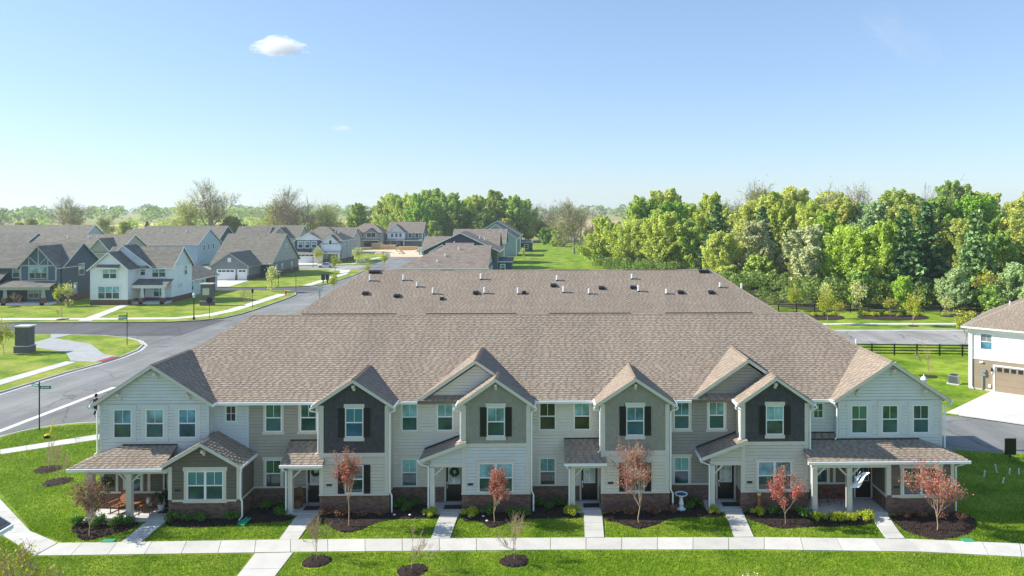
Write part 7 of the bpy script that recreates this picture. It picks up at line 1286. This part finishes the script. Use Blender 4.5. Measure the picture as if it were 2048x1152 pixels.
# ================================================================ BUILDING SITE
o = thing('portable_toilet', 'teal portable toilet on the building site', 'toilet', (-47.2, 228, ZL)); part('cabin', 'portable_green', o, (-.6, .6, -.6, .6, 0, 2.15)); MB().slab([(-.62, -.62, 2.16), (.62, -.62, 2.16), (.62, .62, 2.16), (-.62, .62, 2.16)], (0, 0, .12)).build('roof', 'stone_cap', o); part('door', 'trim_white', o, (-.4, .4, -.64, -.605, .1, 1.95))
rs = random.Random(9)
for i, (x, y, w_, h_) in enumerate(((-66.5, 262, 6.0, 2.0), (-57.5, 256, 7.5, 1.5), (-72, 266, 4, 2.6))):
    o = thing('lumber_stack', ('golden timber stack left of centre on the building site', 'long pale timber stack in the middle of the building site', 'tall golden framing stack at the left of the building site')[i], 'lumber', (x, y, ZL))
    n = int(h_/.3)
    for k in range(n):
        for q in range(3): part('plank_bundle', 'lumber', o, (-w_/2+rs.uniform(-.2, .2), w_/2+rs.uniform(-.2, .2), q*.6, q*.6+.55, k*.3+.02, k*.3+.28))
for i in range(7):
    x, y = -64+i*3.1+rs.uniform(-1, 1), 238+rs.uniform(-6, 10); o = thing('rubble_heap', ORD[i]+' heap of tawny soil and scraps from the left on the building site', 'rubble', (x, y, ZL)); m = MB(); m.lathe([(1.6, -.1), (1.3, .35), (.7, .7), (.1, .85)], 9); me = m.build('heap', 'dirt', o)
    for v in me.data.vertices: v.co += Vector((rs.uniform(-.25, .25), rs.uniform(-.25, .25), rs.uniform(-.08, .12)))
# storm drain
o = part('storm_drain', 'dark_metal', None, (-.6, .6, -.35, .35, 0, .02)); o.location = (-41.4, 43.5, ZR+.004); tag(o, 'dark storm drain grate in the street beside the roof edge', 'drain')
# ================================================================ CLOUDS AND HAZE
def cloud(label, px, py, d, w_, h_, dens, seed, roll=0):
    a = (px-1136)/1500; th = R(1.2); x = d*(a*math.cos(th)+math.sin(th)); y = -42.86+d*(math.cos(th)-a*math.sin(th)); z = 16.8+d*(414-py)/1500
    bm = bmesh.new(); bmesh.ops.create_icosphere(bm, subdivisions=4, radius=1); rs = np.random.default_rng(seed); lob = rs.normal(size=(9, 3)); lob /= np.linalg.norm(lob, axis=1, keepdims=True)
    for v in bm.verts:
        n = np.array(v.co); b = max(0, max((float(n @ q) for q in lob)))**6; v.co *= .72+.38*b
        if v.co.z < 0: v.co.z *= .6
        v.co = Vector((v.co.x*w_/2, v.co.y*w_/2.4, v.co.z*h_/2))
    me = bpy.data.meshes.new('cloud'); bm.to_mesh(me); bm.free()
    m = bpy.data.materials.new('cloud_air'); m.use_nodes = True; t = m.node_tree; t.nodes.clear(); out = N(t, 'OutputMaterial'); pv = N(t, 'VolumePrincipled'); pv.inputs['Color'].default_value = (1, 1, 1, 1); pv.inputs['Anisotropy'].default_value = .2
    co_ = N(t, 'TexCoord').outputs['Object']; mp = N(t, 'Mapping'); mp.inputs['Scale'].default_value = (2/w_, 2.4/w_, 2/h_); t.links.new(co_, mp.inputs[0])
    ln = N(t, 'VectorMath', operation='LENGTH'); t.links.new(mp.outputs[0], ln.inputs[0]); nz = N(t, 'TexNoise', Scale=2.6, Detail=6.0, Roughness=.62); t.links.new(mp.outputs[0], nz.inputs['Vector'])
    su = N(t, 'Math', operation='SUBTRACT'); su.inputs[0].default_value = 1.02; t.links.new(ln.outputs['Value'], su.inputs[1]); a1 = N(t, 'Math', operation='MULTIPLY_ADD'); a1.inputs[1].default_value = 2.4; a1.inputs[2].default_value = -1.32; t.links.new(nz.outputs[0], a1.inputs[0])
    ad = N(t, 'Math', operation='ADD'); t.links.new(su.outputs[0], ad.inputs[0]); t.links.new(a1.outputs[0], ad.inputs[1]); mx = N(t, 'Math', operation='MULTIPLY'); mx.use_clamp = True; mx.inputs[1].default_value = 1.6; t.links.new(ad.outputs[0], mx.inputs[0]); dn = N(t, 'Math', operation='MULTIPLY'); dn.inputs[1].default_value = dens; t.links.new(mx.outputs[0], dn.inputs[0]); t.links.new(dn.outputs[0], pv.inputs['Density']); t.links.new(pv.outputs[0], out.inputs['Volume'])
    o = link('cloud', me, m); o.location = (x, y, z); o.rotation_euler = (0, R(roll), 0); tag(o, label, 'cloud', None); return o
cloud('small bright white cloud in the upper left sky', 557, 96, 5000, 400, 190, .018, 3); cloud('tiny faint cloud wisp below the white cloud', 684, 257, 5000, 170, 60, .006, 5); cloud('faint slanting streak of thin cloud in the upper right sky', 1800, 78, 5200, 900, 150, .0009, 9, 38)
hm = bpy.data.materials.new('haze_air'); hm.use_nodes = True; t = hm.node_tree; t.nodes.clear(); out = N(t, 'OutputMaterial'); pv = N(t, 'VolumePrincipled'); pv.inputs['Color'].default_value = (.80, .90, 1.0, 1); pv.inputs['Density'].default_value = .00018; pv.inputs['Anisotropy'].default_value = .25; t.links.new(pv.outputs[0], out.inputs['Volume'])
hb = MB().box(-3050, 3050, -550, 3050, -3.0, 44).build('haze', None); hb.data.materials.append(hm); hb['kind'] = 'stuff'; hb['label'] = 'pale morning haze over the far fields and woods'; hb['category'] = 'haze'
